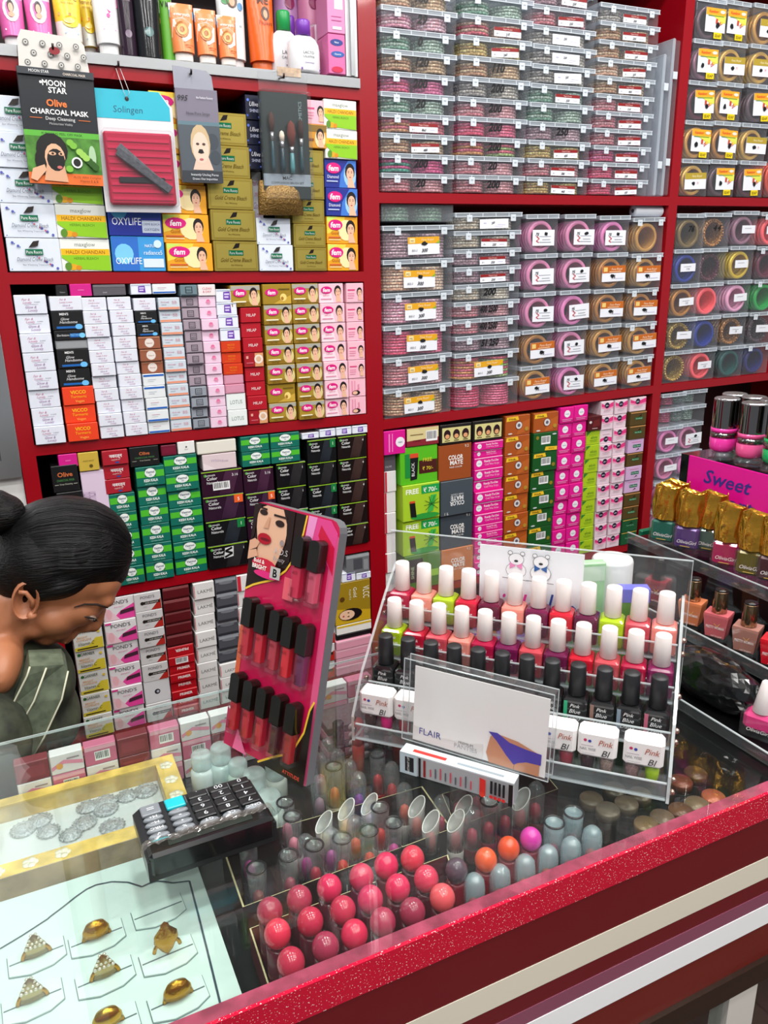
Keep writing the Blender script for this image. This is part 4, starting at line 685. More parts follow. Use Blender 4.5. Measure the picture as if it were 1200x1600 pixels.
case_col('Q2', (1160, 587), (1202, 582), (1187, 330), (1234, 332), [q_('2A2A5A', 'glass'), q_('5A4A50', 'bead', 'wht', ''), q_('2E8A4A', 'glass'), q_('5A2A3A', 'glass'), q_('D86A70', 'glass', 'wht', '')], S_, 'fourth stack past the upright', GR3, .09)
GR4 = 'yellow-tagged bangle cases beyond the upright'
tn = lambda c, k='tan': ((c,), k, '75', 'metal')
case_col('Q1', (1057, 306), (1103, 307), (1084, -6), (1131, -2), [tn('C0A060', 'gol'), tn('B8925A'), tn('5A2A3A'), tn('8A6A78'), tn('5A4A50')], 'carded case', 'first stack past the upright', GR4, .09)
case_col('Q1', (1104, 307), (1147, 308), (1131, -2), (1178, 2), [tn('5A4A50'), tn('A87C48'), tn('B8925A'), tn('C0A060', 'gol'), tn('7A6A4A')], 'carded case', 'second stack past the upright', GR4, .09)
case_col('Q1', (1148, 308), (1191, 309), (1179, 4), (1226, 8), [tn('5A2A3A'), tn('C0A060', 'gol'), tn('5A4A50'), tn('C0A060', 'gol'), tn('B8925A', 'gol')], 'carded case', 'third stack past the upright', GR4, .09)
case_col('Q1', (1192, 309), (1236, 310), (1227, 8), (1274, 12), [tn('B4503C'), tn('5A4A50'), tn('8A6A78')], 'carded case', 'fourth stack past the upright', GR4, .09)
# ---- lower tier beyond the upright, behind the nail-polish steps
GR5 = 'bangle cases on the lower tier beyond the upright'
case_col('Q3', (1001, 845), (1040, 838), (1024, 618), (1066, 611), [(P_, 'wht', '', 'glass'), (P2, 'wht', '', 'glass'), (P_, 'wht', '', 'glass'), (P2, 'wht', '', 'glass'), (HOT, '', '', f_), (HOT, '', '', f_)], S_, 'first stack past the upright, lower tier', GR5, .09, hs=[1.5, 1.5, 1.4, 1.4, .9, .75])
case_col('Q3', (1043.5, 838), (1082, 831), (1069, 611), (1107, 606), [(P2, 'she', '', 'glass'), (P_, 'wht', '', 'glass'), (P2, 'wht', '', 'glass'), (P_, 'she', '', 'glass'), (GRN, '', '', f_), (GRN, '', '', f_)], S_, 'second stack past the upright, lower tier', GR5, .09, hs=[1.5, 1.5, 1.4, 1.4, .9, .75])
# ================================================================ top shelf: tubes and bottles
def squeeze_tube(name, px, yo, body, items, label, cap='F2F2F2', bands=(), d=.036, fin=dict(rough=.3), tilt=0, group='tubes on the top shelf', flat=False):
    """soft tube standing on its cap; px = x0, x1, y_bottom, y_top (photo)"""
    x0, x1, yb, yt = px; Y = D-yo; a = onY(x0, yb, Y); b = onY(x1, yb, Y); t = onY((x0+x1)/2, yt, Y)
    w = b.x-a.x; h = t.z - 1.7625; e = empty(name, ((a.x+b.x)/2, Y+d/2, 1.7628)); e.rotation_euler.y = tilt
    ch = min(.02, h*.14)
    if not flat: MB().lathe([(w*.36, 0), (w*.37, .001), (w*.37, ch-.001), (w*.36, ch)], 20, mat(cap, .35), sy=min(1, d/w)).build('cap', e)
    else: ch = 0
    RX = lambda t: w/2*(.88+.12*t) if not flat else w/2; RY = lambda t: (d/2*(1-t)**.7+.0012) if not flat else d/2*(1-.25*t)
    mb = MB(); n = 20; nv = 10; hb = h-ch; rows = []
    for i in range(nv+1):
        t = i/nv; rows.append([(RX(t)*math.cos(2*math.pi*k/n), RY(t)*math.sin(2*math.pi*k/n)*(1 if True else 1), ch+.0004+hb*t) for k in range(n)])
    for i in range(nv):
        t = (i+.5)/nv; c = body
        for z0, z1, cc in bands:
            if z0 <= t < z1: c = cc
        mb.add(rows[i]+rows[i+1], [(k, (k+1) % n, n+(k+1) % n, n+k) for k in range(n)], mat(c, **fin), True)
    mb.add(rows[-1], [tuple(range(n))], mat(body, **fin)); mb.add(rows[0], [tuple(range(n-1, -1, -1))], mat(body, **fin))
    def place(x, y, nn):
        t = max(0, min(1, y/hb)); u = max(-.985, min(.985, (x-w/2)/RX(t))); return (u*RX(t), -RY(t)*math.sqrt(1-u*u)-.0007-nn, ch+y)
    draw(mb, items, w, hb, place, fin); mb.build('tube_body', e)
    return tag(e, label, 'tube', group)
PT = [('e', .5, .5, .3, .24, 'F2D4E2'), ('e', .5, .56, .13, .12, '1E1416'), ('e', .5, .53, .09, .09, 'D9A58A'), ('e', .5, .4, .12, .05, 'D9A58A'), ('r', .2, .1, .8, .13, 'F8D8E8'), ('t', 'SKIN WHITE', .5, .86, .05, 'D03A84', dict(w=.6))]
squeeze_tube('face_wash_tube', (4, 46, 72, -30), .0, 'E06AAE', PT, 'pink face-wash tube with portrait, first from the outer post', bands=((.7, 1.1, 'F0C4DA'),))
squeeze_tube('face_wash_tube', (47, 89, 76, -28), .0, 'E06AAE', PT, 'pink face-wash tube with portrait, beside the yellow vitamin tube', bands=((.7, 1.1, 'F0C4DA'),))
VC = [('t', 'Vitamin C', .5, .66, .07, '6A3A10', dict(sh=.3, w=.8)), ('t', 'FACE WASH', .5, .6, .03, '8A5A10', dict(w=.5)), ('r', .15, .4, .6, .45, 'E88A2A'), ('e', .55, .3, .28, .1, 'F2C81E'), ('e', .5, .32, .2, .05, 'FBE27A'), ('r', .3, .1, .8, .12, '9AB8D8'), ('r', .2, .82, .7, .84, 'E88A2A')]
squeeze_tube('face_wash_tube', (92, 136, 80, -35), .0, 'F0CE3A', VC, 'yellow vitamin tube between pink portrait tube and its twin', bands=((0, .3, 'E4E4DA'),))
squeeze_tube('face_wash_tube', (130, 158, 84, -30), -.03, 'F0CE3A', VC, 'yellow vitamin tube tucked behind the white and pink tube', bands=((0, .3, 'E4E4DA'),))
squeeze_tube('cream_tube', (154, 195, 86, -30), .002, 'E8E8EA', [('p', [(.1, .9), (.95, .98), (.95, .62), (.6, .5)], 'E0469A'), ('t', 'BEAUTY', .5, .82, .06, 'FFFFFF', dict(w=.6)), ('c', .55, .46, .035, 'D85A9A'), ('t', 'FEMININE', .55, .3, .025, 'D85A9A', dict(w=.6)), ('r', .3, .22, .8, .235, 'D8A0BC')], 'white cream tube with hot-pink slash and heart')
squeeze_tube('hair_serum_bottle', (193, 217, 88, -20), .0, '2A1A2A', [('e', .5, .32, .22, .06, '8A7A8A'), ('t', 'TOTAL', .5, .8, .04, 'C8B8C8', dict(w=.6))], 'slim plum-black serum bottle beside the charcoal bottle', flat=True, d=.02, fin=dict(rough=.18))
squeeze_tube('hair_serum_bottle', (218, 257, 93, -22), .0, '1C1E22', [('e', .5, .36, .18, .07, '5A7A7A'), ('t', 'TAN DETOX', .4, .86, .045, 'E0E0E0', dict(w=.55)), ('r', .1, .8, .7, .81, 'B0B0B0')], 'glossy charcoal bottle with round bubble beside plum one', flat=True, d=.026, fin=dict(rough=.15))
squeeze_tube('hair_serum_bottle', (257, 277, 96, -18), -.01, '5AA02E', [('r', 0, .66, 1, .9, 'E8E8E8'), ('t', 'V ME', .5, .74, .08, '1A1A1A', dict(b=.02, w=.8)), ('r', 0, .52, 1, .6, 'E0944A')], 'small green bottle with white and orange bands', flat=True, d=.02)
EV = [('p', [(0, 1), (0, .82), (.35, 1)], 'F2EDE8'), ('r', 0, .7, 1, .86, '2AA8D8'), ('t', 'everyuth', .5, .74, .075, 'F4F8FA', dict(w=.86)), ('p', [(.04, .3), (.12, .66), (.5, .72), (.86, .6), (.8, .3), (.5, .2)], 'F4E8DC'), ('e', .44, .46, .28, .17, 'B8722E'), ('e', .44, .46, .2, .12, 'DDA85A'), ('e', .44, .46, .1, .06, 'A8641E'), ('r', .5, .14, .86, .16, 'C86A2E'), ('r', .5, .1, .8, .115, 'C86A2E')]
for i, p in enumerate(((273, 311, 99, 3), (312, 346, 103, 12), (346.5, 377, 106, 22))):
    squeeze_tube('scrub_tube', p, .003, 'EF8A52', EV, 'orange walnut scrub tube, ' + ('beside the green bottle', 'middle of the three', 'beside the white face-pack tube')[i], cap='F4F0EA', group='walnut scrub tubes', d=.03)
squeeze_tube('face_pack_tube', (348, 392, 100, -40), -.045, 'E2E6E6', [('e', .3, .7, .14, .04, '3A8A4A'), ('e', .52, .72, .2, .1, '5A4030'), ('e', .52, .7, .1, .06, 'D0A080'), ('e', .8, .65, .1, .05, '4A88B8'), ('r', .3, .4, .8, .42, '9AA4A8')], 'white face-pack tube standing behind the scrub tubes', d=.04)
squeeze_tube('sunscreen_tube', (396, 438, 105, -45), -.04, 'E8641E', [('t', 'ME', .55, .66, .09, '5A2A10', dict(b=.02)), ('e', .6, .55, .16, .08, '4A2A1A'), ('e', .6, .54, .08, .05, 'D8A080'), ('t', 'Papaya', .6, .42, .05, '8A3A0E', {})], 'orange papaya tube with portrait beside lotion bottles', cap='E8743A', d=.045)
def lotion(px, yb, yt, yo, cap, label):
    Y = D-yo; a = onY(px[0], yb, Y); b = onY(px[1], yb, Y); t = onY(sum(px)/2, yt, Y); w = b.x-a.x; h = t.z-1.7625; d = .034
    e = empty('lotion_bottle', ((a.x+b.x)/2, Y+d/2, 1.7628)); pr = [(w*.47, 0), (w*.5, .003), (w*.5, h*.42), (w*.47, h*.54), (w*.38, h*.64), (w*.27, h*.69), (w*.25, h*.70)]
    mb = MB().lathe(pr, 28, mat('E9E9EC', .3), sy=d/w)
    def place(x, y, nn): u = max(-.97, min(.97, (x-w/2)/(w/2))); return (u*w/2, -d/2*math.sqrt(1-u*u)-.0006-nn, y)
    draw(mb, [('t', 'LACTO', .55, .33, .055, '4A4A54', dict(w=.6)), ('t', 'CALAMINE', .55, .26, .04, '4A4A54', dict(w=.62)), ('r', .42, .16, .72, .17, '9A8AB8'), ('r', .3, .03, .95, .07, '7A4AA8')], w, h, place)
    mb.build('bottle', e); MB().lathe([(w*.21, h*.7+.0004), (w*.23, h*.71), (w*.22, h*.97), (w*.19, h)], 24, mat(cap, .35)).build('cap', e)
    tag(e, label, 'bottle', 'white lotion bottles')
lotion((457, 506), 122, 28, .004, '7A3CB0', 'white calamine lotion bottle with purple cap in front')
lotion((428, 474), 108, 14, -.04, '1E9A4E', 'white lotion bottle with green cap behind the purple-capped one')
lotion((444, 478), 108, 22, -.085, '7A3CB0', 'white lotion bottle with purple cap at the back')
kind('nice_pink', 'pink soap carton with blue and white badges', 'D86AA4', [('e', .5, .8, .4, .09, '2A3A8A'), ('t', 'Nice', .5, .78, .05, 'FFFFFF', {}), ('e', .55, .5, .42, .08, '2A5AA8'), ('t', 'Glycerin', .55, .48, .045, 'FFFFFF', dict(w=.7)), ('e', .5, .1, .36, .08, 'C81E4A')])
kind('nice_box', 'pink soap carton with white flap', 'E08AB8', [('r', .4, .6, .9, 1, 'E4E4EA'), ('r', .2, .4, .8, .42, 'B84A8A'), ('r', .2, .3, .8, .32, 'B84A8A'), ('r', .25, .08, .8, .16, 'F0D8E4')])
zz = loose('nice_pink', (514, 53, 541, 122), 'under the flapped carton', 'pink soap cartons', .05, .003, base=1.7628)
loose('nice_box', (512, -12, 540, 52), 'on top of the badge carton', 'pink soap cartons', .05, .003, base=zz+.0006)
for i, (u, v, c, lb) in enumerate(((478, 512, 'C87AA0', 'pink talc bottle beside the soap cartons, behind the lotion'), (440, 478, 'B080B0', 'mauve talc bottle behind the lotion bottles'))):
    squeeze_tube('talc_bottle', (u, v, 112, -30), -.09-.02*i, c, [('e', .5, .5, .3, .1, 'E8C8DC'), ('e', .5, .8, .2, .06, '8A2A5A')], lb, flat=True, d=.05, group='talc bottles at the back of the top shelf')
# price slip stuck on the aluminium channel
mb = MB().box(-.02, .02, -.0006, 0, 0, .013, mat('C9AE94', .7, 0, 'mottle', 0, 90)); o_ = mb.build('paper_slip'); a = onY(452, 116, 1.345); o_.location = (a.x, 1.3455, 1.752); tag(o_, 'torn brown paper slip stuck at the shelf edge below the lotion', 'paper slip')
# ================================================================ hanging packets
HK = mat('3A3030', .4, .7)
def hook(e, x, z, y):
    MB().tube([(x, .012+y, z+.004), (x, -.004+y, z+.002), (x, -.012+y, z), (x, -.014+y, z+.006)], .0016, 8, HK).build('hook', e)
def hang(name, x0, x1, yt, yb, yo, thick, label, cat='packet'):
    Y = D-yo; a = onY(x0, yb, Y); b = onY(x1, yb, Y); t = onY((x0+x1)/2, yt, Y); w = b.x-a.x; h = t.z-(a.z+b.z)/2
    e = empty(name, ((a.x+b.x)/2, Y, (a.z+b.z)/2)); tag(e, label, cat, None); return e, w, h
FR = lambda w, n0: (lambda x, y, n: (-w/2+x, n0-n, y))
e, w, h = hang('peel_off_mask_packet', 47, 161, 112, 289, .018, .012, 'black charcoal peel-off mask packet with green leaf picture, on a hook')
e.rotation_euler.y = .02
mb = MB().cbox(-w/2, w/2, -.006, .006, 0, h, .0008, mat('22252A', .35))
draw(mb, [('r', 0, 0, 1, .1, 'E8702E'), ('r', 0, .1, 1, .42, mat('4E8A2E', .4, 0, 'mottle', 0, 70)), ('r', 0, .42, 1, .47, '5CB03A'), ('t', 'PURIFYING PEEL OFF MASK', .5, .435, .022, '16300E', dict(w=.8)), ('t', 'MOON', .46, .86, .05, 'F2F2F2', dict(b=.02, w=.3)), ('t', 'STAR', .5, .8, .05, 'F2F2F2', dict(b=.02, w=.26)), ('c', .29, .885, .012, 'F2F2F2'), ('t', 'Olive', .47, .685, .06, 'E87838', dict(b=.03)), ('t', 'CHARCOAL MASK', .5, .615, .045, 'F4F4F4', dict(b=.02, w=.8)), ('t', 'Deep Cleansing', .5, .565, .03, 'E0E0E0', dict(w=.5)), ('r', .1, .575, .26, .58, 'E87838'), ('r', .74, .575, .9, .58, 'E87838'), ('t', 'Moisturizes Visibly', .5, .525, .02, 'B8B8B8', dict(w=.4)),
    ('e', .34, .3, .21, .15, '17130F'), ('e', .22, .2, .12, .12, '17130F'), ('p', [(.2, .03), (.52, .02), (.48, .2), (.26, .2)], 'D9A583'), ('e', .37, .235, .135, .125, 'E3B08E'), ('e', .38, .215, .12, .1, '141414'), ('e', .34, .27, .05, .016, 'E3B08E'), ('e', .46, .27, .04, .016, 'E3B08E'), ('e', .345, .27, .018, .01, '2A1A14'), ('e', .455, .27, .016, .01, '2A1A14'), ('e', .42, .15, .035, .014, 'C86A6A'), ('p', [(.02, .04), (.1, .02), (.24, .12), (.22, .17), (.06, .13)], 'E0AC8A'), ('e', .66, .2, .075, .05, 'F0F0EE'), ('e', .66, .2, .05, .036, '1A1A1A'), ('e', .88, .26, .05, .1, 'A8C8A0'), ('t', 'ALOE VERA Complex', .78, .06, .02, '5A2008', dict(w=.4)), ('t', 'Vitamin E & B', .8, .025, .022, '5A2008', dict(w=.36)),
    ('r', 0, .94, 1, 1, '34383E'), ('t', 'MOON STAR', .28, .96, .025, 'F0F0F0', dict(w=.26)), ('t', 'CHARCOAL MASK', .74, .955, .022, 'F0E0D0', dict(w=.3))] + [('e', .55+.4*((i*37) % 10)/10, .14+.26*((i*53) % 10)/10, .05, .03, ['7AB83E', '2E5A1A', '98C858'][i % 3]) for i in range(9)], w, h, FR(w, -.006))
mb.build('packet_body', e)
mb = MB().prism([(-w/2+.004, h+.0005), (w/2-.004, h+.0005), (w/2-.008, h+.036), (w/2-.014, h+.044), (-w/2+.012, h+.048), (-w/2+.006, h+.036)], -.0008, .0008, mat('D6D2CC', .5))
draw(mb, [z for i in range(4) for j in range(3) for z in (('c', .12+.24*i+.1*(j % 2), .15+.3*j, .1, '7A7A78'), ('c', .12+.24*i+.1*(j % 2), .15+.3*j, .06, 'D6D2CC'), ('c', .12+.24*i+.1*(j % 2), .15+.3*j, .03, '4A4A48'))] + [('e', .52, .56, .08, .12, '8A1420')], w*.9, .042, lambda x, y, n: (-w*.45+x, -.0009-n, h+.001+y))
mb.build('hang_tab', e); hook(e, 0, h+.027, .006)
e, w, h = hang('nail_file_blister_pack', 166, 283, 143, 332, .016, .01, 'blister card with cyan header holding nail files on a red tray', 'packet')
mb = MB().prism([(-w/2, 0), (w/2, 0), (w/2, h*.88), (w/2-.018, h), (-w/2, h)], -.0008, .0008, mat('DDDCE0', .4)); draw(mb, [('p', [(0, .77), (.965, .77), (.965, .88), (.84, 1), (0, 1)], '2FB2C8'), ('t', 'Solingen', .42, .82, .055, '1E5A78', dict(sh=.1, w=.5)), ('c', .42, .93, .018, '1A1A1A')], w, h, FR(w, -.0009))
mb.build('card', e)
tr_ = MB().cbox(-w*.44, w*.44, -.010, -.0012, h*.06, h*.66, .003, mat('B4183E', .2, coat=.5))
for i in range(9): tr_.box(-w*.40, w*.40, -.0112, -.0101, h*(.1+.06*i), h*(.125+.06*i), mat('C8284E', .2))
tr_.build('red_tray', e)
for i, (a, c) in enumerate(((-.72, '5C5E66'), (-.62, '4A4C54'))):
    f = MB().cbox(-w*.40, w*.40, -.0016, .0016, -.006, .006, .001, mat(c, .8, 0, 'mottle', 0, 300)).build('nail_file', e); f.location = (w*.03, -.0135-.0035*i, h*(.36-.02*i)); f.rotation_euler.y = -a
MB().cbox(-w*.30, w*.30, -.014, -.0115, h*.24, h*.29, .001, mat('1E1E22', .3)).build('nail_file', e)
MB().cbox(-w*.46, w*.46, -.021, -.001, h*.04, h*.68, .004, FILM).build('blister', e)
for s in (-1, 1): MB().tube([(-w*.08, -.002, h*.93), (-w*.08+s*.004, -.006, h*.98), (-w*.08-.008+s*.003, -.001, h+.028)], .0004, 6, mat('D8D8D8', .4)).build('string', e)
hook(e, -w*.08-.008, h+.03, .004)
e, w, h = hang('nose_strip_packet', 285, 348, 141, 286, .016, .008, 'grey nose-strip packet with blonde portrait, hanging beside gold cartons')
mb = MB().cbox(-w/2, w/2, -.004, .004, 0, h, .0007, mat('6E7078', .3)); draw(mb, [('r', 0, .62, 1, 1, '7A7484'), ('r', 0, .62, 1, .66, '5E7A86'), ('r', 0, .1, 1, .62, '4E565E'), ('r', 0, 0, 1, .13, '33383E'), ('e', .8, .45, .16, .09, '3E464E'), ('e', .85, .28, .13, .08, '3E464E'), ('e', .5, .42, .24, .21, 'C9AE86'), ('p', [(.28, .14), (.78, .14), (.66, .3), (.4, .3)], 'E2C0AC'), ('e', .5, .38, .2, .17, 'E8C8B4'), ('p', [(.46, .365), (.54, .365), (.575, .325), (.5, .315), (.425, .325)], '121212'), ('e', .43, .42, .04, .014, '4A3A34'), ('e', .58, .42, .04, .014, '4A3A34'), ('e', .5, .255, .05, .012, 'B8646A'), ('t', '995', .16, .87, .06, '121212', dict(sh=.3, w=.3)), ('t', 'the Fashion Factory', .68, .9, .025, 'E8E8F0', dict(w=.4)), ('t', 'Nose Pore Strips', .5, .73, .03, '2E2A34', dict(w=.56)), ('t', 'Instantly Unclog Pores', .55, .075, .026, 'E0E4E8', dict(w=.7)), ('t', 'Draws Out Impurities', .55, .03, .024, 'E0E4E8', dict(w=.66))], w, h, FR(w, -.004))
mb.build('packet_body', e); MB().prism([(-w/2, h+.0004), (w/2-.004, h+.0004), (w/2-.006, h+.02), (w/2-.014, h+.027), (-w/2, h+.031)], -.0007, .0007, mat('A6A8B4', .25, .4)).build('hang_tab', e); hook(e, -.006, h+.02, .005)
e, w, h = hang('makeup_brush_set', 414, 487, 145, 312, .02, .014, 'clear pouch with black make-up brushes hanging in front of gold cartons')
mb = MB().cbox(-w/2, w/2, .0005, .006, 0, h, .0008, mat('26302F', .3)); draw(mb, [('r', 0, .13, 1, .245, '8E9AA4'), ('t', 'MAC', .5, .19, .035, '1E2228', dict(w=.5, b=.01)), ('t', 'COMPLEXION BRUSH SET', .5, .15, .022, '1E2228', dict(w=.8)), ('t', 'COSMETICS', .86, .8, .035, '8AA0A4', dict(rot=90))], w, h, FR(w, .0004))
mb.build('backing', e)
for i, (x, z0, z1, r, c, ht) in enumerate(((-.3, .26, .72, .0026, '2A4A54', 0), (-.1, .26, .62, .0034, '1E3A44', 1), (.1, .25, .56, .0034, '4E8A90', 2), (.3, .26, .66, .003, '24424A', 3))):
    b_ = MB().lathe([(r, 0), (r*1.2, .01), (r, h*(z1-z0)*.6), (r*.8, h*(z1-z0)*.62)], 10, mat(c, .25)); b_.lathe([(r*.9, h*(z1-z0)*.62), (r*1.2, h*(z1-z0)*.8)], 10, mat('B8BCC0', .25, .8))
    hr = (('4A2E26', .004, .03), ('E8D8C4', .0035, .016), ('6A3026', .006, .04), ('3A2420', .004, .03))[i]
    b_.lathe([(r*1.1, h*(z1-z0)*.8), (hr[1]*1.3, h*(z1-z0)*.8+hr[2]*.5), (hr[1]*.9, h*(z1-z0)*.8+hr[2]*.85), (0, h*(z1-z0)*.8+hr[2])], 10, mat(hr[0], .9)); b_ = b_.build('brush', e); b_.location = (x*w, -.0055, h*z0)
MB().cbox(-w/2-.001, w/2+.001, -.014, .0068, -.001, h+.001, .002, FILM).build('pouch', e)
MB().prism([(-w/2, h+.0015), (w/2, h+.0015), (w/2, h+.028), (-w/2, h+.028)], -.0006, .0006, FILM).build('hang_tab', e); hook(e, 0, h+.02, .006)
mb = MB(); a = onY(404, 336, D-.012); b = onY(474, 336, D-.012); t = onY(438, 283, D-.012); w = b.x-a.x; h = t.z-a.z
rows = [[(w/2*(1-.1*(i/6)**3)*math.cos(2*math.pi*k/20), (.011*math.sin(math.pi*min(.98, .12+.8*i/6))+.001)*math.sin(2*math.pi*k/20), h*i/6) for k in range(20)] for i in range(7)]
for i in range(6): mb.add(rows[i]+rows[i+1], [(k, (k+1) % 20, 20+(k+1) % 20, 20+k) for k in range(20)], mat('8A6A34', .25, .7, 'mottle', .8, 420), True)
mb.add(rows[0], [tuple(range(19, -1, -1))], mat('8A6A34', .25, .7, 'mottle', .8, 420)); mb.add(rows[-1], [tuple(range(20))], mat('8A6A34', .25, .7, 'mottle', .8, 420))
o_ = mb.build('bindi_pouch', None); o_.location = ((a.x+b.x)/2, D-.013, a.z); tag(o_, 'gold glittery pouch hanging below the brush set', 'pouch')
# ================================================================ glass-topped counter
CT = .95; FY = .427; BY = .873; CX0 = -.75; CX1 = 1.35; FLZ = .856
DKR = mat('6A0A16', .22, coat=.2)
ct = empty('display_counter', (0, 0, 0)); tag(ct, 'red laminate shop counter with a glass top and striped front', 'counter')
bx = lambda nm, y0, y1, z0, z1, mt, x0=CX0, x1=CX1: plain(nm, x0, x1, y0, y1, z0, z1, mt, ct)
plain('glass_top', CX0, CX1, FY+.0034, BY, CT-.008, CT, GLAS, ct)
bx('glitter_trim', FY, FY+.003, .919, CT-.0002, mat('C80A32', .25, 0, 'glitter', 0, 700, coat=.15))
bx('top_rail', FY+.0032, FY+.022, .919, CT-.0085, mat('A83A58', .4, 0, 'mottle', 0, 60))  # red rail coloured mauve for the reflection in the glass above it
bx('front_panel', FY+.001, FY+.022, .868, .9188, DKR)
bx('cream_stripe', FY+.0005, FY+.022, .8402, .8678, mat('E4DCCA', .35))
bx('front_panel', FY+.001, FY+.022, .8204, .84, DKR)
bx('mauve_reflection', FY+.0005, FY+.022, .8032, .8202, mat('8A4A62', .2, coat=.4))  # mauve band painted in for a reflection on the red front
bx('light_stripe', FY, FY+.022, .776, .803, mat('FCFDFE', .3))
bx('front_panel', FY+.001, FY+.022, .728, .7758, mat('6E160E', .22, coat=.2))
bx('door_rail', FY-.004, FY+.022, .700, .7278, mat('3A2A22', .3, .5))
bx('door_rail', FY-.004, FY+.022, .06, .09, mat('3A2A22', .3, .5))
for a, b in ((-.05, .60), (.645, CX1-.03)): plain('glass_door', a, b, FY+.004, FY+.009, .0905, .6995, GLAS, ct)
plain('door_stile', .601, .644, FY-.002, FY+.02, .0905, .6995, mat('D8D4CC', .4), ct)
bx('lower_shelf', FY+.023, BY-.02, .42, .435, mat('4A2A26', .5)); bx('plinth', FY+.01, BY-.02, .0, .0595, DKR)
bx('inner_floor', FY+.0225, BY-.012, FLZ-.012, FLZ, mat('121717', .3))
MB().box(CX0, CX1, BY+.0002, BY+.0012, CT-.003, CT, ACED).build('glass_edge', ct)
bx('back_glass', BY-.008, BY, FLZ-.012, CT-.0085, GLAS)
for a in (CX0, CX1-.018): plain('end_panel', a, a+.018, FY+.0225, BY-.009, .06, CT-.0085, DKR, ct)
bx('back_rail', BY-.02, BY, .06, FLZ-.0125, DKR)
IN = FLZ + .0006
# ---- ring tray
rt = empty('ring_tray', (0, 0, IN)); tag(rt, 'pale mint ring display tray with a dark scalloped border under the glass', 'tray')
rx0, rx1, ry0, ry1, rh = -.30, .0985, .452, .690, .034
MB().box(rx0, rx1, ry0, ry1, 0, rh, mat('C3D3CE', .7)).build('tray_base', rt)
bl = MB(); DK = mat('2E3C48', .5)
pts0 = [(rx1-.012, ry0), (rx1-.014, ry1-.026), (.065, ry1-.025), (.045, ry1-.018), (.028, ry1-.022), (.02, ry1-.027), (-.005, ry1-.016), (-.04, ry1-.014), (-.07, ry1-.024), (-.085, ry1-.04), (-.11, ry1-.045), (-.14, ry1-.07)]
pts = [tuple(onZ(x, y, IN+rh)[:2]) for x, y in ((0, 1483), (35, 1462), (75, 1436), (78, 1433), (98, 1418), (118, 1402), (135, 1390), (150, 1383), (175, 1378), (200, 1379), (222, 1386), (232, 1381), (245, 1377), (258, 1378), (270, 1380), (296, 1377), (310, 1430), (330, 1510), (347, 1580))]
for (ax, ay), (b2, by) in zip(pts, pts[1:]):
    L_ = math.hypot(b2-ax, by-ay); nx, ny = -(by-ay)/L_*.0009, (b2-ax)/L_*.0009
    bl.add([(ax-nx, ay-ny, rh+.0004), (b2-nx, by-ny, rh+.0004), (b2+nx, by+ny, rh+.0004), (ax+nx, ay+ny, rh+.0004)], [(0, 1, 2, 3)], DK)
bl.build('border_line', rt)
def pxz(x, y, z): p = onZ(x, y, z); return p
RG = [((58, 1480), 'd'), ((152, 1451), 'g'), ((263, 1478), 'k'), ((165, 1512), 'd'), ((52, 1550), 'd'), ((279, 1546), 'g'), ((170, 1590), 'r'), ((248, 1425), '')]
ztr = IN+rh
def ring(kindr):
    mb = MB(); g = mat('C08A2E', .25, .9, bump=.3, scale=500); R = .0085
    mb.tube([(R*math.cos(a), 0, R*math.sin(a)) for a in [.12+i*(math.pi-.24)/14 for i in range(15)]], .0013, 8, g)
    if kindr == 'd':
        for k in range(4):
            for q in range(5-k):
                mb.lathe([(0, -.001), (.0013, 0), (.0009, .001), (0, .0014)], 6, mat('E6E0D0', .1, .6), tr=Matrix.Translation(((q-(4-k)/2)*.0027, .001*k-.002, R+.0005+k*.0021)))
        mb.lathe([(.0078, R-.0065), (.0065, R), (.003, R+.006), (0, R+.0085)], 14, mat('B8A070', .25, .9), sy=.35)
    elif kindr == 'k': mb.lathe([(0, R-.012), (.004, R-.008), (.008, R-.001), (.0075, R+.004), (.003, R+.009), (.0025, R+.011), (0, R+.013)], 12, g, sy=.4)
    else: mb.lathe([(.009, R-.005), (.0085, R-.001), (.006, R+.003), (0, R+.0048)], 16, g if kindr == 'g' else mat('C89A38', .22, .9), sy=.5)
    return mb.mesh('ring')
RM = {k: ring(k) for k in 'dgkr'}
RL = ['stone-set gold ring highest in its column beside the scalloped edge', 'domed gold ring between two stone-set rings', 'kite-shaped gold ring below the empty cushion', 'stone-set gold ring in the middle column', 'stone-set gold ring below another of its kind', 'domed gold ring below the kite-shaped ring', 'broad polished gold ring below the middle stone-set ring']
for i, ((x, y), k) in enumerate(RG):
    p = pxz(x, y+ (16 if k else 0), ztr)
    cu = MB(); w_2, h_2 = .0225, .0165
    ol = [(-w_2, -h_2*.7), (-w_2*.3, -h_2*1.02), (w_2*.5, -h_2*.95), (w_2, -h_2*.6), (w_2, h_2*.75), (w_2*.3, h_2), (-w_2*.4, h_2*.95), (-w_2, h_2*.65)]
    rim = [(a*1.03, b*1.04) for a, b in ol]
    cu.slab(rim, rh+.0003, rh+.0006, mat('6E7C80', .7)); cu.slab(ol, rh+.0007, rh+.0018, mat('C8D8D3', .8)); cu.box(-w_2*.96, w_2*.96, -.0006, .0006, rh+.0018, rh+.0021, mat('5A666A', .8))
    c_ = cu.build('ring_cushion', rt); c_.location = (p.x, p.y, 0); c_.rotation_euler.z = .06
    if k:
        r_ = link('finger_ring', RM[k]); r_.location = (p.x, p.y, ztr+.0012+(.006 if k == 'k' else 0)); r_.rotation_euler.z = .06; r_.scale = (1.3, 1.3, 1.4); tag(r_, RL[i] + ' of the tray', 'ring', 'gold rings in the tray')
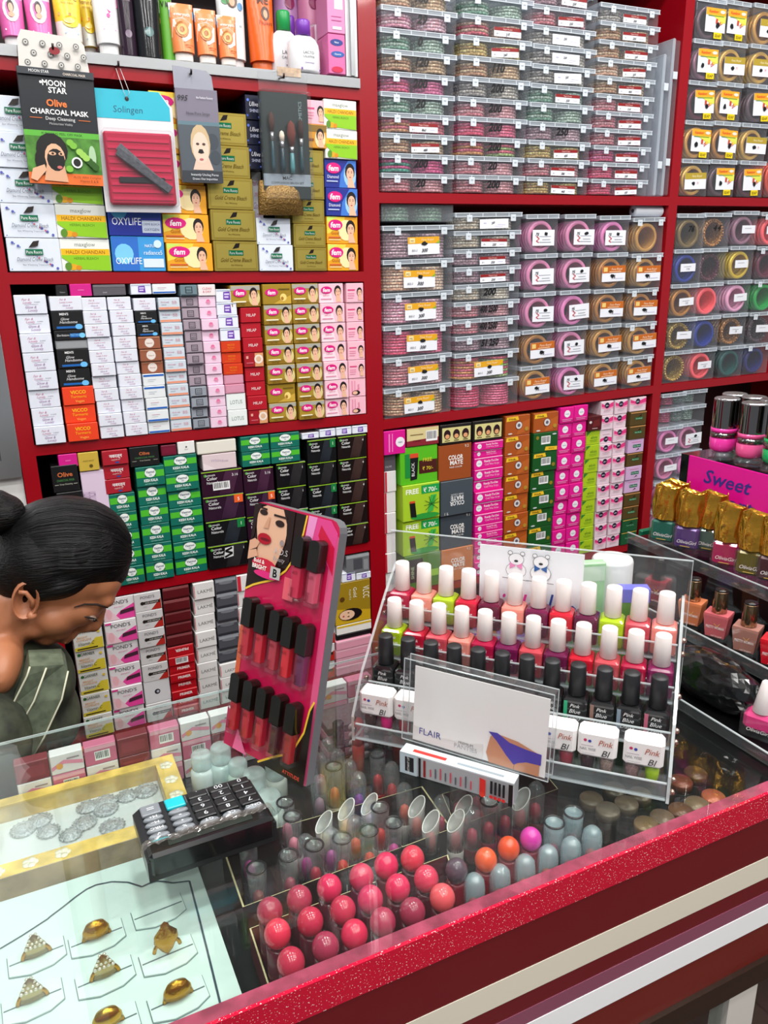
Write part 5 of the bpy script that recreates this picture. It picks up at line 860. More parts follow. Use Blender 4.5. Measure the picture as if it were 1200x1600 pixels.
# ---- gift box of silver ear studs
gb = empty('jewellery_gift_box', (0, 0, IN)); tag(gb, 'yellow floral gift box with a clear window showing silver pieces', 'box')
gx0, gx1, gy0, gy1, gh = -.24, .112, .715, .846, .040
MB().box(gx0, gx1, gy0, gy1, 0, .018, mat('C9B48A', .7)).build('box_floor', gb)
YEL = mat('E0BC5E', .55, 0, 'mottle', 0, 40)
fr = MB()
for a, b, c, d_ in ((gx0, gx1, gy0, gy0+.02), (gx0, gx1, gy1-.014, gy1), (gx0, gx0+.02, gy0+.02, gy1-.014), (gx1-.022, gx1, gy0+.02, gy1-.014)): fr.box(a, b, c, d_, .018, gh, YEL)
fr.box(gx0, gx1, gy0-.001, gy0-.0002, 0, gh, mat('C4AB84', .6, 0, 'mottle', 0, 25))
for i in range(9):
    q = random.Random(i); cx, cy = ((gx1-.011, gy1-.02-.03*i) if i < 3 else (-.02-.03*(i-3), gy0+.01))
    for s in range(5): fr.lathe([(.004, gh+.0002), (.004, gh+.0004+.00006*s)], 8, mat('EFE6CC', .6), ox=cx+.004*math.cos(s*1.25), oy=cy+.004*math.sin(s*1.25))
fr.lathe([(.035, gh+.0002), (.035, gh+.0006)], 24, YEL, ox=-.115, oy=gy1-.05)
fr.build('box_frame', gb)
tx = MB(); draw(tx, [('t', 'irevolution', .5, .3, .36, '7A6A50', dict(rot=180, w=.9))], .14, .04, lambda x, y, n: (-.12+x, gy0-.0012-n, y)); tx.build('lettering', gb)
MB().box(gx0+.02, gx1-.022, gy0+.02, gy1-.014, gh-.002, gh-.0012, FILM).build('window', gb)
MB().box(gx0+.0205, gx1-.0225, gy0+.0205, gy1-.0145, .0182, .0192, mat('D6DAD8', .7)).build('lining', gb)
SV = mat('C4C8CA', .35, .45, 'mottle', 1.0, 420)
def stud(k):
    mb = MB(); R = (.013, .0115, .0125)[k]; mb.lathe([(R, 0), (R, .002), (R*.75, .004), (R*.72, .003), (R*.4, .0055), (0, .006)], (24, 9, 14)[k], SV, smooth=k == 0)
    for i in range(16): mb.lathe([(0, -.0012), (.0014, 0), (0, .0014)], 6, SV, tr=Matrix.Translation((R*math.cos(i*math.pi/8), R*math.sin(i*math.pi/8), .0018)))
    return mb.mesh('ear_stud')
SM = [stud(k) for k in range(3)]
for i, (x, y) in enumerate(((222, 1213), (198, 1238), (162, 1237), (165, 1260), (136, 1255), (132, 1282), (175, 1287), (110, 1300), (60, 1262), (36, 1292), (75, 1295))):
    p = onZ(x, y, IN+.024); o_ = link('silver_stud', SM[i % 3]); o_.location = (p.x, min(max(p.y, gy0+.036), gy1-.03), IN+.0195); o_.rotation_euler.z = i
    tag(o_, ['round pierced', 'faceted', 'scalloped'][i % 3] + ' silver ornament loose in the yellow gift box', 'ornament', ['round', 'faceted', 'scalloped'][i % 3] + ' silver ornaments in the gift box')
# ---- lipsticks and other things under the glass
def lip(name, x, y, zc, r, hb, cap, label, group, body='2A1A1E', core='C03048', lean=0):
    """stick at the photo pixel (cap centre) with cap centre height zc; returns the thing"""
    p = onZ(x, y, zc); e = empty(name, (p.x, p.y, IN)); H = zc-IN
    if cap == 'ball':
        hb = H-r*.55
        MB().lathe([(r*.86, 0), (r*.9, .001), (r*.9, hb*.98), (r*.8, hb)], 16, mat(body, .25)).build('case', e)
        b_ = MB().lathe([(r*math.sin(math.pi*t/10)*(1 if t > 5 else 1), r*1.12*-math.cos(math.pi*t/10)) for t in range(0, 11)], 24, mat(core, .18, coat=.25)).build('ball_cap', e); b_.location = (0, 0, hb+r*.95)
    elif cap in ('dome', 'slant', 'flat'):
        hb = H*.45
        MB().lathe([(r, 0), (r, hb*.95), (r*.92, hb)], 16, mat(body, .2, .3)).build('case', e)
        MB().lathe([(r*.62, hb+.0003), (r*.62, hb+H*.2), (r*.5, hb+H*.3), (r*.1, hb+H*.36)], 14, mat(core, .35)).build('bullet', e)
        T = H*1.25 if cap != 'slant' else H*1.02
        if cap == 'dome': pr = [(r, hb+.0003), (r*1.02, T*.8), (r*.9, T*.93), (r*.5, T*.99), (r*.1, T)]
        else: pr = [(r, hb+.0003), (r*1.02, T*.9), (r*1.02, T), (r*.9, T), (r*.88, T*.97), (r*.1, T*.965)]
        c = MB().lathe(pr, 18, CAPC if cap != 'slant' else CAPS)
        if cap == 'slant':
            c.v = [(a, b, z + (a*1.1 if z > T*.85 else 0)) for a, b, z in c.v]
            c.tube([(r*.98*math.cos(q*math.pi/9), r*.98*math.sin(q*math.pi/9), T+r*.98*math.cos(q*math.pi/9)*1.1) for q in range(18)], .0006, 6, mat('EFE8E4', .3), close=True)
        elif cap == 'flat': c.tube([(r*.99*math.cos(q*math.pi/9), r*.99*math.sin(q*math.pi/9), T) for q in range(18)], .0011, 6, mat('2A2428', .15), close=True)
        c.build('clear_cap', e)
    return tag(e, label, 'lipstick', group)
CAPC = clear('cap', (.94, .95, .955), .08, (.88, .9, .93), .03, 2.6); CAPS = clear('cap_pale', (.96, .95, .94), .3, (.95, .92, .9), .05, 1.5); CAPB = clear('cap_blue', (.9, .96, .98), .3, (.70, .86, .95), .03, 3.0)
BALLS = [(422, 1431, 'A8304A'), (468, 1412, 'B23350'), (515, 1394, 'DC2A58'), (565, 1377, 'D23458'), (603.5, 1359, 'E0285A'), (644.5, 1348, 'E0364E'), (434, 1466, 'E2304E'), (485, 1447, 'C82C4C'), (536, 1429, 'C8304E'), (579, 1412, 'D02858'), (621.5, 1394, 'E02858'), (666, 1380, 'DC3A5A'), (455, 1511.5, 'C22E4A'), (509, 1487, 'A83250'), (554, 1467, 'DC2C52'), (598, 1448, 'AE2E50'), (644.5, 1432, 'A0304C'), (691, 1409.5, 'EE5A62')]
for i, (x, y, c) in enumerate(BALLS):
    nm = {'A8304A': 'muted rose', 'B23350': 'muted rose', 'A83250': 'muted rose', 'AE2E50': 'muted rose', 'A0304C': 'muted rose', 'EE5A62': 'coral'}.get(c, 'glossy crimson-pink')
    lip('ball_cap_lipstick', x, y, .925, .0112, 0, 'ball', nm + ' round-capped lipstick, ' + ['in the row along the clear-cap tray', 'in the middle row', 'in the row by the counter front'][i//6] + (' of its tray'), 'round-capped lipsticks', '5A1A2A', c)
for i, (x, y, c, nm) in enumerate(((759, 1349.5, 'F0582A', 'vermilion round-capped lipstick beside the clear blue caps'), (794.5, 1331.5, 'EE4E1E', 'vermilion round-capped lipstick beside the magenta one'), (829, 1316.5, 'E03AA8', 'magenta round-capped lipstick next to the vermilion ones'), (713, 1366, '5A4250', 'smoky plum round-capped lipstick beside the coral one'))):
    lip('ball_cap_lipstick', x, y, .925, .0104, 0, 'ball', nm, 'round-capped lipsticks', '7A1A2A', c)
CAPX = CAPC; CAPC = CAPB
for i, (x, y) in enumerate(((741, 1388), (781, 1374), (820, 1358), (856, 1343), (892, 1330), (925, 1312), (865, 1304), (895, 1288))):
    lip('lip_balm', x, y, .915, .0098, 0, 'dome' if i < 6 else 'flat', 'clear blue-capped lip balm, ' + ORD[i] + ' along the counter front' if i < 6 else 'clear blue-capped lip balm behind the front line, ' + ('beside' if i == 6 else 'beyond') + ' the magenta ball', 'clear blue-capped lip balms', '5A5A60', ('D83A4A', 'E05040', 'F06040', 'F25A30', 'E0485A', 'C8484A', 'B83A5A', '8A5A62')[i])
CAPC = CAPX
LP = [(452, 1356, 'flat', 'B04A60'), (492, 1340, 'flat', 'C23048'), (535, 1329, 'flat', 'E03828'), (577, 1317, 'flat', 'E04A30'), (615, 1304, 'flat', 'D84A9A'), (594, 1280, 'flat', 'E0403A'), (402, 1376, 'flat', '9A4848'), (478, 1325, 'dome', 'C84A9A'), (517, 1314, 'dome', 'C05AA0'), (555, 1295, 'dome', 'E05A40'), (506, 1286, 'slant', 'E8D8B8'), (541, 1266, 'slant', 'E8B8A0'), (577, 1258, 'slant', 'B8A8C8'), (447, 1272, 'flat', 'E06A8A'), (458, 1294, 'flat', 'F08AA0'), (651, 1262, 'slant', 'D85040'), (673, 1285, 'slant', 'C85A60'), (632, 1243, 'dome', 'E06048'), (388, 1330, 'dome', 'C03A90'), (690, 1262, 'dome', 'C03858'), (712, 1284, 'slant', 'B83048')]
for i, (x, y, k, c) in enumerate(LP):
    lip('lipstick', x, y, .915, .0088, 0, k, ['clear flat-capped', 'clear domed', 'clear slant-capped'][['flat', 'dome', 'slant'].index(k)] + ' lipstick with a ' + {'B': 'mauve', 'C': 'crimson', 'E': 'scarlet', 'D': 'rose', '9': 'brown', 'F': 'pink'}[c[0]] + ' bullet in the cut-down cartons', 'clear-capped lipsticks', ('4A3A40', '2A2226', 'D8CCC8')[i % 3], c)
for i, (x, y, k, c, b_c) in enumerate(((724, 1262, 'slant', 'C83A50', 'B02A44'), (748, 1252, 'dome', 'B82A44', '8A1E34'), (772, 1243, 'slant', 'C23048', 'B02A44'), (738, 1280, 'dome', 'C04058', '6A1626'), (764, 1270, 'flat', 'B83048', '8A1E34'), (790, 1260, 'dome', 'A82A40', 'B02A44'), (814, 1250, 'slant', 'C03A50', '8A1E34'), (838, 1241, 'dome', 'B8344A', '6A1626'), (716, 1240, 'flat', 'D04A60', 'B02A44'), (745, 1231, 'dome', 'B83A50', '8A1E34'))):
    lip('lipstick', x, y, .915, .0092, 0, k, 'rose-bodied ' + {'slant': 'slant-capped', 'dome': 'domed', 'flat': 'flat-capped'}[k] + ' lipstick in the carton below the boxed garment, ' + ORD[i] + ' of ten', 'rose-bodied lipsticks', b_c, c)
for i, (x, y, k, c, b_c) in enumerate(((512, 1172, 'dome', '6A6468', '3A3034'), (528, 1190, 'dome', '5A5458', '2A2428'), (546, 1206, 'dome', '3A3438', '1E1A1C'), (500, 1196, 'dome', 'C85A70', '8A8488'), (522, 1216, 'flat', 'E87030', 'C8B8A8'), (560, 1226, 'dome', '8A3A9A', '7A3A8A'), (590, 1196, 'flat', 'D82A30', 'B01E24'), (612, 1210, 'dome', 'D03038', 'A01A22'), (498, 1232, 'dome', 'B0889A', '9A9094'))):
    lip('lipstick', x, y, .918, .0088, 0, k, ['grey', 'slate', 'black', 'silver-grey', 'orange', 'violet', 'red flat-capped', 'deep red', 'misty grey'][i] + ' lip colour standing behind the cut-down cartons', 'loose lip colours', b_c, c)
# cut-down display cartons that hold the sticks
def tray(name, pts, h, mt, label):
    mb = MB(); n = len(pts); t = .0012
    cx = sum(p[0] for p in pts)/n; cy = sum(p[1] for p in pts)/n; inn = [(cx+(x-cx)*.985, cy+(y-cy)*.985) for x, y in pts]
    v = [(x, y, 0) for x, y in pts]+[(x, y, h) for x, y in pts]+[(x, y, h) for x, y in inn]+[(x, y, .001) for x, y in inn]
    f = []
    for k in range(3):
        for i in range(n): j = (i+1) % n; f.append((k*n+i, k*n+j, (k+1)*n+j, (k+1)*n+i))
    f += [tuple(range(n-1, -1, -1)), tuple(3*n+i for i in range(n))]
    mb.add(v, [q for q in f[:n]] + f[2*n:], mt); mb.add(v, f[n:2*n], mat('D8C89A', .6)); o_ = mb.build(name); o_.location.z = IN-.0004; return tag(o_, label, 'display tray', None)
def zpt(x, y, z=IN+.045): p = onZ(x, y, z); return (p.x, p.y)
tray('display_tray', [zpt(379, 1417), zpt(706, 1294), zpt(660, 1228), zpt(345, 1318)], .045, mat('2A1216', .5), 'dark cut-down carton of clear-capped lipsticks under the glass')
tray('display_tray', [zpt(712, 1292), zpt(872, 1232), zpt(842, 1196), zpt(690, 1240)], .045, mat('4A1620', .5), 'wine cut-down carton of rose-bodied lipsticks under the glass')
tray('display_tray', [zpt(388, 1432), zpt(700, 1318), zpt(730, 1420), zpt(430, 1560)], .032, mat('6A1626', .4), 'maroon cut-down carton holding the round-capped lipsticks')
# foundation pots
for i, (x, y, c) in enumerate(((924, 1247, '7A6654'), (950, 1264, '8A7868'), (979, 1254, '7E6A58'), (1010, 1287, '8A6A4A'), (1035, 1276, '7E6452'), (1064, 1265, '6E4632'), (1089, 1255, '80664E'), (1115, 1244, 'B0583A'), (1064, 1220, '7A3A22'), (1087, 1207, '5A3A26'), (960, 1232, '6A5A4C'), (1000, 1240, '74604E'))):
    p = onZ(x, y, .912); e = empty('foundation_pot', (p.x, p.y, IN)); r = .0122
    MB().lathe([(r*.9, 0), (r, .002), (r, .044), (r*.95, .046)], 20, mat('2A2422', .3)).build('pot', e); MB().lathe([(r*1.02, .0463), (r*1.02, .0545), (r*.96, .056), (0, .0562)], 22, mat(c, .3, .2)).build('lid', e)
    tag(e, ['tan', 'brown', 'copper', 'dark umber'][0 if c > '7E' and c < 'A' else 2 if c > 'A' else 3 if c < '60' else 1] + '-lidded foundation pot, ' + ORD[i] + ' of those in front of the nail-polish stand', 'pot', 'foundation pots')
# white jars and bottles by the calculator
for i, (x, y, r, h, c) in enumerate(((315, 1190, .014, .06, 'DCE4E4'), (345, 1180, .014, .066, 'CCE0E0'), (398, 1222, .015, .07, 'D4DEDC'), (420, 1255, .016, .06, 'D8E0D8'), (372, 1200, .013, .05, 'D0E0D8'), (430, 1205, .013, .062, 'D8DCD4'))):
    p = onZ(x, y, IN+h*.8); e = empty('face_gel_jar', (p.x, min(p.y, .845), IN))
    MB().lathe([(r, 0), (r, h*.6), (r*.8, h*.68)], 20, mat(c, .15, coat=.4)).build('jar', e); MB().lathe([(r*.82, h*.682), (r*.85, h*.7), (r*.85, h*.96), (r*.7, h)], 20, clear('jarlid', (.9, .95, .95), .35, (.85, .93, .93), .05, 1.6)).build('lid', e)
    tag(e, 'small milky jar with clear lid, ' + ORD[i] + ' of the jars between calculator and gloss board', 'jar', 'milky jars under the glass')
# cartons and tubes standing behind, seen through the glass
kind('pinkband', 'white carton with pink swirl and flower', 'E0DADC', [('p', [(0, .2), (.4, .5), (1, .3), (1, .5), (.4, .7), (0, .4)], 'E08AA4'), ('c', .25, .4, .16, 'E0A050'), ('r', .5, .7, .9, .78, '9A8A90')])
kind('pinkbar', 'rose carton with barcode', 'C86A88', [('bar', .3, .2, .8, .7), ('r', 0, .8, 1, 1, 'E0A8B8')])
kind('dkrose', 'dark rose carton', '7A2A34', [('r', .1, .2, .9, .8, '8A323C')])
for r in range(3):
    for i in range(13):
        k = ('dkrose', 'pinkbar', 'pinkband', 'pinkband', 'pinkbar', 'pinkband', 'dkrose', 'pinkband', 'pinkbar')[(i+3*r) % 9]
        carton(k, -.04+.0365*i, .8475, IN+.0255*r, .035, .025, .015, K[k][0] + ' under the glass, ' + ORD[i] + ' along the back, ' + ('lower', 'middle', 'upper')[r] + ' row', 'small cartons along the counter back')
for i, (x, c, h) in enumerate(((.30, '2E2628', .07), (.318, 'E0504A', .078), (.336, '3A2A30', .07), (.354, '8A1A4A', .08), (.372, 'C83A30', .074), (.392, '3A3034', .066), (.41, 'E8702E', .06), (.43, '7A3A8A', .06), (.45, 'B02A4A', .07), (.47, '5A2A34', .066))):
    e = empty('lip_gloss_tube', (x, .775-.018*(i % 3), IN)); MB().lathe([(.0075, 0), (.0075, h*.55), (.006, h*.57)], 14, mat(c, .15, coat=.5)).build('tube', e); MB().lathe([(.0068, h*.575), (.0072, h*.58), (.0072, h*.97), (.005, h)], 14, mat(('1C1A1C', c)[i % 2], .25)).build('cap', e)
    tag(e, {'2': 'black', 'E': 'orange-red', '3': 'charcoal', '8': 'wine', 'C': 'scarlet', '7': 'violet', 'B': 'crimson', '5': 'brown'}[c[0]] + ' lip-gloss tube under the glass behind the lipsticks, ' + ORD[i] + ' in line', 'lip gloss', 'lip-gloss tubes under the glass')
for i in range(5):
    e = empty('eyeshadow_palette', (.34+.0*i, .815, IN+.0002+.0113*i)); 
    MB().cbox(-.05, .05, -.03, .015, 0, .011, .001, mat(('5A4A50', 'C88A9A')[i % 2], .3)).build('palette_case', e)
    for k in range(5): MB().lathe([(.005, 0), (.005, .0008)], 12, mat(('B8A8B0', 'E0C8CC')[k % 2], .4), tr=Matrix.Translation((-.036+.018*k, -.0302, .0055)) @ Matrix.Rotation(math.radians(90), 4, 'X')).build('pan_window', e)
    tag(e, 'slim eyeshadow palette box, ' + ORD[i] + ' up in the pile behind the gloss board', 'palette', 'eyeshadow palettes')
# ================================================================ acrylic nail-polish stand
SA = onZ(550, 1155, .952); SB = onZ(1045, 1255, .952); SL = (SB-SA).length; su_ = (SB-SA)/SL; sv_ = Vector((-su_.y, su_.x, 0)); SRZ = math.atan2(su_.y, su_.x)
st = empty('nail_polish_stand', (SA.x, SA.y, CT+.0008), SRZ); tag(st, 'clear acrylic stepped stand with rows of nail polish on the glass', 'display stand')
prof = [(0, 0), (.165, 0), (.165, .15), (.148, .158), (.108, .132), (.03, .07), (0, .03)]
for x in (0, SL-.003):
    mb = MB(); v = [(x, a, b) for a, b in prof]+[(x+.003, a, b) for a, b in prof]; n = len(prof)
    mb.add(v, [tuple(range(n-1, -1, -1)), tuple(range(n, 2*n))], ACRY); mb.add(v, [(i, (i+1) % n, n+(i+1) % n, n+i) for i in range(n)], ACED); mb.build('side_panel', st)
TIER = [(.004, .005, .042), (.035, .046, .079), (.067, .081, .107), (.102, .109, .140)]   # base z, front y, back y
for z, a, b in TIER:
    MB().box(.0035, SL-.0035, a, b, z-.003, z-.0004, ACRY, '+z-z').box(.0035, SL-.0035, a-.0004, a, z-.003, z-.0004, ACED, '-y').build('tier_plate', st)
    MB().box(.0035, SL-.0035, a-.0024, a-.0004, z-.003, z+.016, ACRY, '-y+y').box(.0035, SL-.0035, a-.0026, a-.0002, z+.0152, z+.0164, ACED).box(.0035, SL-.0035, a-.0026, a-.0002, z-.0034, z-.002, ACED).build('front_lip', st)
MB().box(-.004, SL+.004, .1450, .1474, .02, .1985, ACRY, '-y+y').box(-.004, SL+.004, .1449, .1475, .1985, .1995, ACED).box(SL+.004, SL+.0048, .1449, .1475, .02, .1995, ACED).build('back_panel', st)
for x, sg in ((-.0005, -1), (SL+.0005, 1)):
    for y, z in ((.012, .006), (.012, .02), (.052, .037), (.052, .05), (.088, .069), (.116, .104), (.116, .12)):
        MB().lathe([(.0032, 0), (.0032, .002), (.0024, .004), (0, .0046)], 10, mat('C8A898', .2, .9), tr=Matrix.Translation((x, y, z)) @ Matrix.Rotation(sg*math.radians(90), 4, 'Y')).build('screw', st)
def to_world(x, y, z): return (SA.x+su_.x*x+sv_.x*y, SA.y+su_.y*x+sv_.y*y, CT+.0008+z)
# bottles
def bottle_meshes(c, capc, txt):
    w = .0131; mb = MB(); mt = mat(c, .12, coat=.5)
    pr = [(-w, -w), (w, -w), (w, w), (-w, w)]; lv = [(.0, .96), (.002, 1.0), (.027, 1.0), (.0295, .97), (.0315, .8), (.0322, .45)]
    vs = []; rr = .22
    for z, s in lv:
        for cx, cy, a0 in ((1, -1, -90), (1, 1, 0), (-1, 1, 90), (-1, -1, 180)):
            for q in (0, 45, 90): a = math.radians(a0+q); vs.append((s*w*(cx*(1-rr)+rr*math.cos(a)), s*w*(cy*(1-rr)+rr*math.sin(a)), z))
    n = 12; f = []
    for k in range(len(lv)-1): f += [(k*n+i, k*n+(i+1) % n, (k+1)*n+(i+1) % n, (k+1)*n+i) for i in range(n)]
    f += [tuple(range(n-1, -1, -1)), tuple((len(lv)-1)*n+i for i in range(n))]
    mb.add(vs, f, mt)
    if txt: draw(mb, txt, 2*w, .03, lambda x, y, nn: (-w+x, -w-.0002-nn, y))
    cap = MB().lathe([(.0086, .0326), (.0092, .033), (.0082, .0652), (.0077, .0662), (0, .0663)], 20, mat(capc, .45))
    return mb.mesh('bottle'), cap.mesh('cap')
PB = [('t', 'Pink', .55, .72, .13, 'F2E6EA', dict(sh=.3, w=.6)), ('t', 'Blue', .6, .5, .15, 'F2E6EA', dict(sh=.3, w=.6)), ('r', .3, .36, .8, .38, 'E8C8D0')]
DS = [('t', 'Pink', .5, .74, .14, 'E8E8E8', dict(sh=.3)), ('t', 'Blue', .5, .52, .16, 'E8E8E8', dict(sh=.3)), ('t', 'Daisy', .5, .28, .16, 'E8E8E8', dict(sh=.3)), ('t', 'nail lacquer', .5, .14, .06, 'C8C8C8', dict(w=.7))]
R1c = ['A8183C', 'E58F80', 'A6C022', 'BE1834', '5E1030', 'E48A7C', '6A1640', 'C41E30', '5A1638', 'A8C41E', 'BE4450', 'E4867C']
R2c = ['A2BE20', 'AE1832', 'C24854', 'E4887C', 'A81840', '6E1848', 'C04650', '661A42', 'BE1A2E', 'C24C54', 'A8163C', '7A1F50']
CNM = lambda c: {'A8183C': 'crimson', 'E58F80': 'peach', 'A6C022': 'lime', 'BE1834': 'red', '5E1030': 'wine', 'E48A7C': 'peach', '6A1640': 'plum', 'C41E30': 'red', '5A1638': 'wine', 'A8C41E': 'lime', 'BE4450': 'coral', 'E4867C': 'peach', 'A2BE20': 'lime', 'AE1832': 'red', 'C24854': 'coral', 'E4887C': 'peach', 'A81840': 'crimson', '6E1848': 'plum', 'C04650': 'coral', '661A42': 'plum', 'BE1A2E': 'red', 'C24C54': 'coral', 'A8163C': 'crimson', '7A1F50': 'plum'}[c]
_BM = {}
def put_bottle(c, capc, txt, x, y, z, label, group, key, strip=None):
    if key not in _BM: _BM[key] = bottle_meshes(c, capc, txt)
    e = empty('nail_polish_bottle', to_world(x, y, z), SRZ); link('bottle', _BM[key][0], e); link('cap', _BM[key][1], e)
    if strip: MB().box(-.0115, -.0078, -.0136, -.0133, .004, .029, mat(strip, .3)).build('colour_strip', e)
    return tag(e, label, 'nail polish', group)
for i in range(12):
    x = .018+(SL-.036)*i/11
    put_bottle(R1c[i], 'F0E6E2', PB, x, .124, .1024, CNM(R1c[i]) + ' nail polish with white cap, top tier, ' + ORD[i] + ' from the gloss board side', 'white-capped polishes on the stand', 'a'+R1c[i])
    put_bottle(R2c[i], 'F0E6E2', PB, x, .095, .0674, CNM(R2c[i]) + ' nail polish with white cap, second tier, ' + ORD[i] + ' from the gloss board side', 'white-capped polishes on the stand', 'a'+R2c[i])
    put_bottle('1B1C1E', '202124', DS, x, .064, .0354, 'black nail polish with black cap, ' + ORD[i] + ' from the gloss board side', 'black-capped polishes on the stand', 'blk', ('3A5A7A', '7AC0A8', '2AA070', '8A6A60', '7A8A9A', 'B05A70')[i % 6] if i > 7 else None)
def remover_pack(x, c1, c2, label):
    e = empty('nail_polish_duo', to_world(x, .023, .0042), SRZ)
    for s, c in ((-1, c1), (1, c2)):
        b_ = MB().cbox(-.0088, .0088, -.0088, .0088, 0, .022, .0016, BOTT); b_.lathe([(.003, .003), (.0062, .006), (.0068, .012), (.0066, .0215)], 14, mat(c, .2, 0 if c[0] != 'x' else 0, 'mottle' if c in ('A08A80', '9A7A78') else '', 0, 500)); b_ = b_.build('bottle', e); b_.location.x = s*.0095
    mb = MB().cbox(-.0192, .0192, -.0105, .0105, .0223, .0525, .0035, mat('F1EEEC', .4))
    draw(mb, [('c', .18, .72, .06, 'C83A6A'), ('c', .3, .7, .06, '3A4AA8'), ('r', .08, .5, .4, .52, 'B8A8B8'), ('t', 'NAIL WISE', .26, .32, .11, '7A7A80', dict(w=.42)), ('t', 'Pink', .72, .58, .24, 'B0543A', dict(sh=.3, w=.38)), ('t', 'Bl', .74, .16, .26, '2A2A2E', dict(sh=.3, w=.3)), ('r', .1, .2, .44, .22, 'C8C8CC')], .037, .0275, lambda a, b, n: (-.0185+a, -.0105-n, .0225+b))
    mb.build('double_cap', e); return tag(e, label, 'nail polish', 'white double-capped polish pairs')
remover_pack(.0235, '4A3230', 'E0187E', 'white-capped polish pair with brown and hot-pink bottles')
remover_pack(.0640, 'B02838', 'C8B0B0', 'white-capped polish pair with red bottle behind the boxed garment')
remover_pack(.2210, '6A3A40', 'A83A48', 'white-capped polish pair partly behind the boxed garment')
remover_pack(.2610, '3A0E1A', 'A08A80', 'white-capped polish pair with maroon and glitter bottles')
remover_pack(.3050, '9A7A78', 'A8D01E', 'white-capped polish pair with glitter and lime bottles')
# header card slid in front of the back panel
hc = MB().box(0, .118, -.0007, 0, 0, .098, mat('EEF0F4', .4))
BR_ = 'C9C9CE'
def bear(u, bow): return [('e', u, .72, .1, .1, '6A6A70'), ('e', u, .72, .096, .096, 'F2F2F4'), ('e', u, .86, .075, .075, '6A6A70'), ('e', u, .86, .071, .071, 'F2F2F4'), ('e', u-.06, .935, .024, .026, '6A6A70'), ('e', u-.06, .935, .019, .02, 'F2F2F4'), ('e', u+.06, .935, .024, .026, '6A6A70'), ('e', u+.06, .935, .019, .02, 'F2F2F4'), ('e', u, .84, .02, .014, '2A2A2E'), ('p', [(u, .78), (u-.06, .82), (u-.06, .74)], bow), ('p', [(u, .78), (u+.06, .82), (u+.06, .74)], bow), ('l', [(u-.13, .62), (u+.13, .61)], .008, '6A6A70')]
draw(hc, bear(.36, 'E88ABC') + bear(.6, '2A5A9A') + [('t', 'Pink', .3, .12, .34, 'DC3AA4', dict(sh=.3, fw=.5)), ('t', 'Blue', .74, .16, .34, '2A4A9A', dict(sh=.3, fw=.42))], .118, .098, lambda a, b, n: (a, -.0007-n, b))
hc = hc.build('header_card'); hc.location = to_world(.107, .1436, .0965); hc.rotation_euler.z = SRZ; tag(hc, 'white header card with two line-drawn teddies and pink and blue script', 'card')
# ================================================================ lip-gloss display board
b0 = onZ(360, 1162, .951); a0 = onZ(470, 1224, .951); BW = (a0-b0).length; be = (a0-b0)/BW; bn = Vector((-be.y, be.x, 0)); LEAN = math.atan2(.0655, .263); BH = math.hypot(.0655, .263); BT = .011
bd = empty('lip_gloss_board', (b0.x, b0.y, CT+.0006), math.atan2(be.y, be.x)); bd.rotation_euler.x = -LEAN; tag(bd, 'crimson display board with portrait and rows of lip gloss leaning on the glass', 'display board')
bup = Vector((bn.x*math.sin(LEAN), bn.y*math.sin(LEAN), math.cos(LEAN))); bnr = Vector((-bn.x*math.cos(LEAN), -bn.y*math.cos(LEAN), math.sin(LEAN)))
def bq(x, y): p = onP(x, y, Vector((b0.x, b0.y, CT)), bnr) - Vector((b0.x, b0.y, CT)); return p.dot(be), p.dot(bup)
c = .012; XA, XB = -.062*BW, 1.064*BW; PW = XB-XA; BH *= 1.008; ol = [(XA, 0), (XB, 0)] + [(XB-c+c*math.cos(a), BH-c+c*math.sin(a)) for a in (0, .5, 1.05, 1.57)] + [(XA+c+c*math.cos(a), BH-c+c*math.sin(a)) for a in (1.57, 2.1, 2.65, 3.14)]
mb = MB().prism(ol, 0, BT, mat('C81A4E', .22, coat=.3), mat('5E5E62', .6))
mb2 = MB()
DB = '24130F'; YC = [(.635, .992), (.615, .92), (.565, .833), (.47, .765), (.34, .715), (.2, .69), (.1, .67), (.01, .645)]
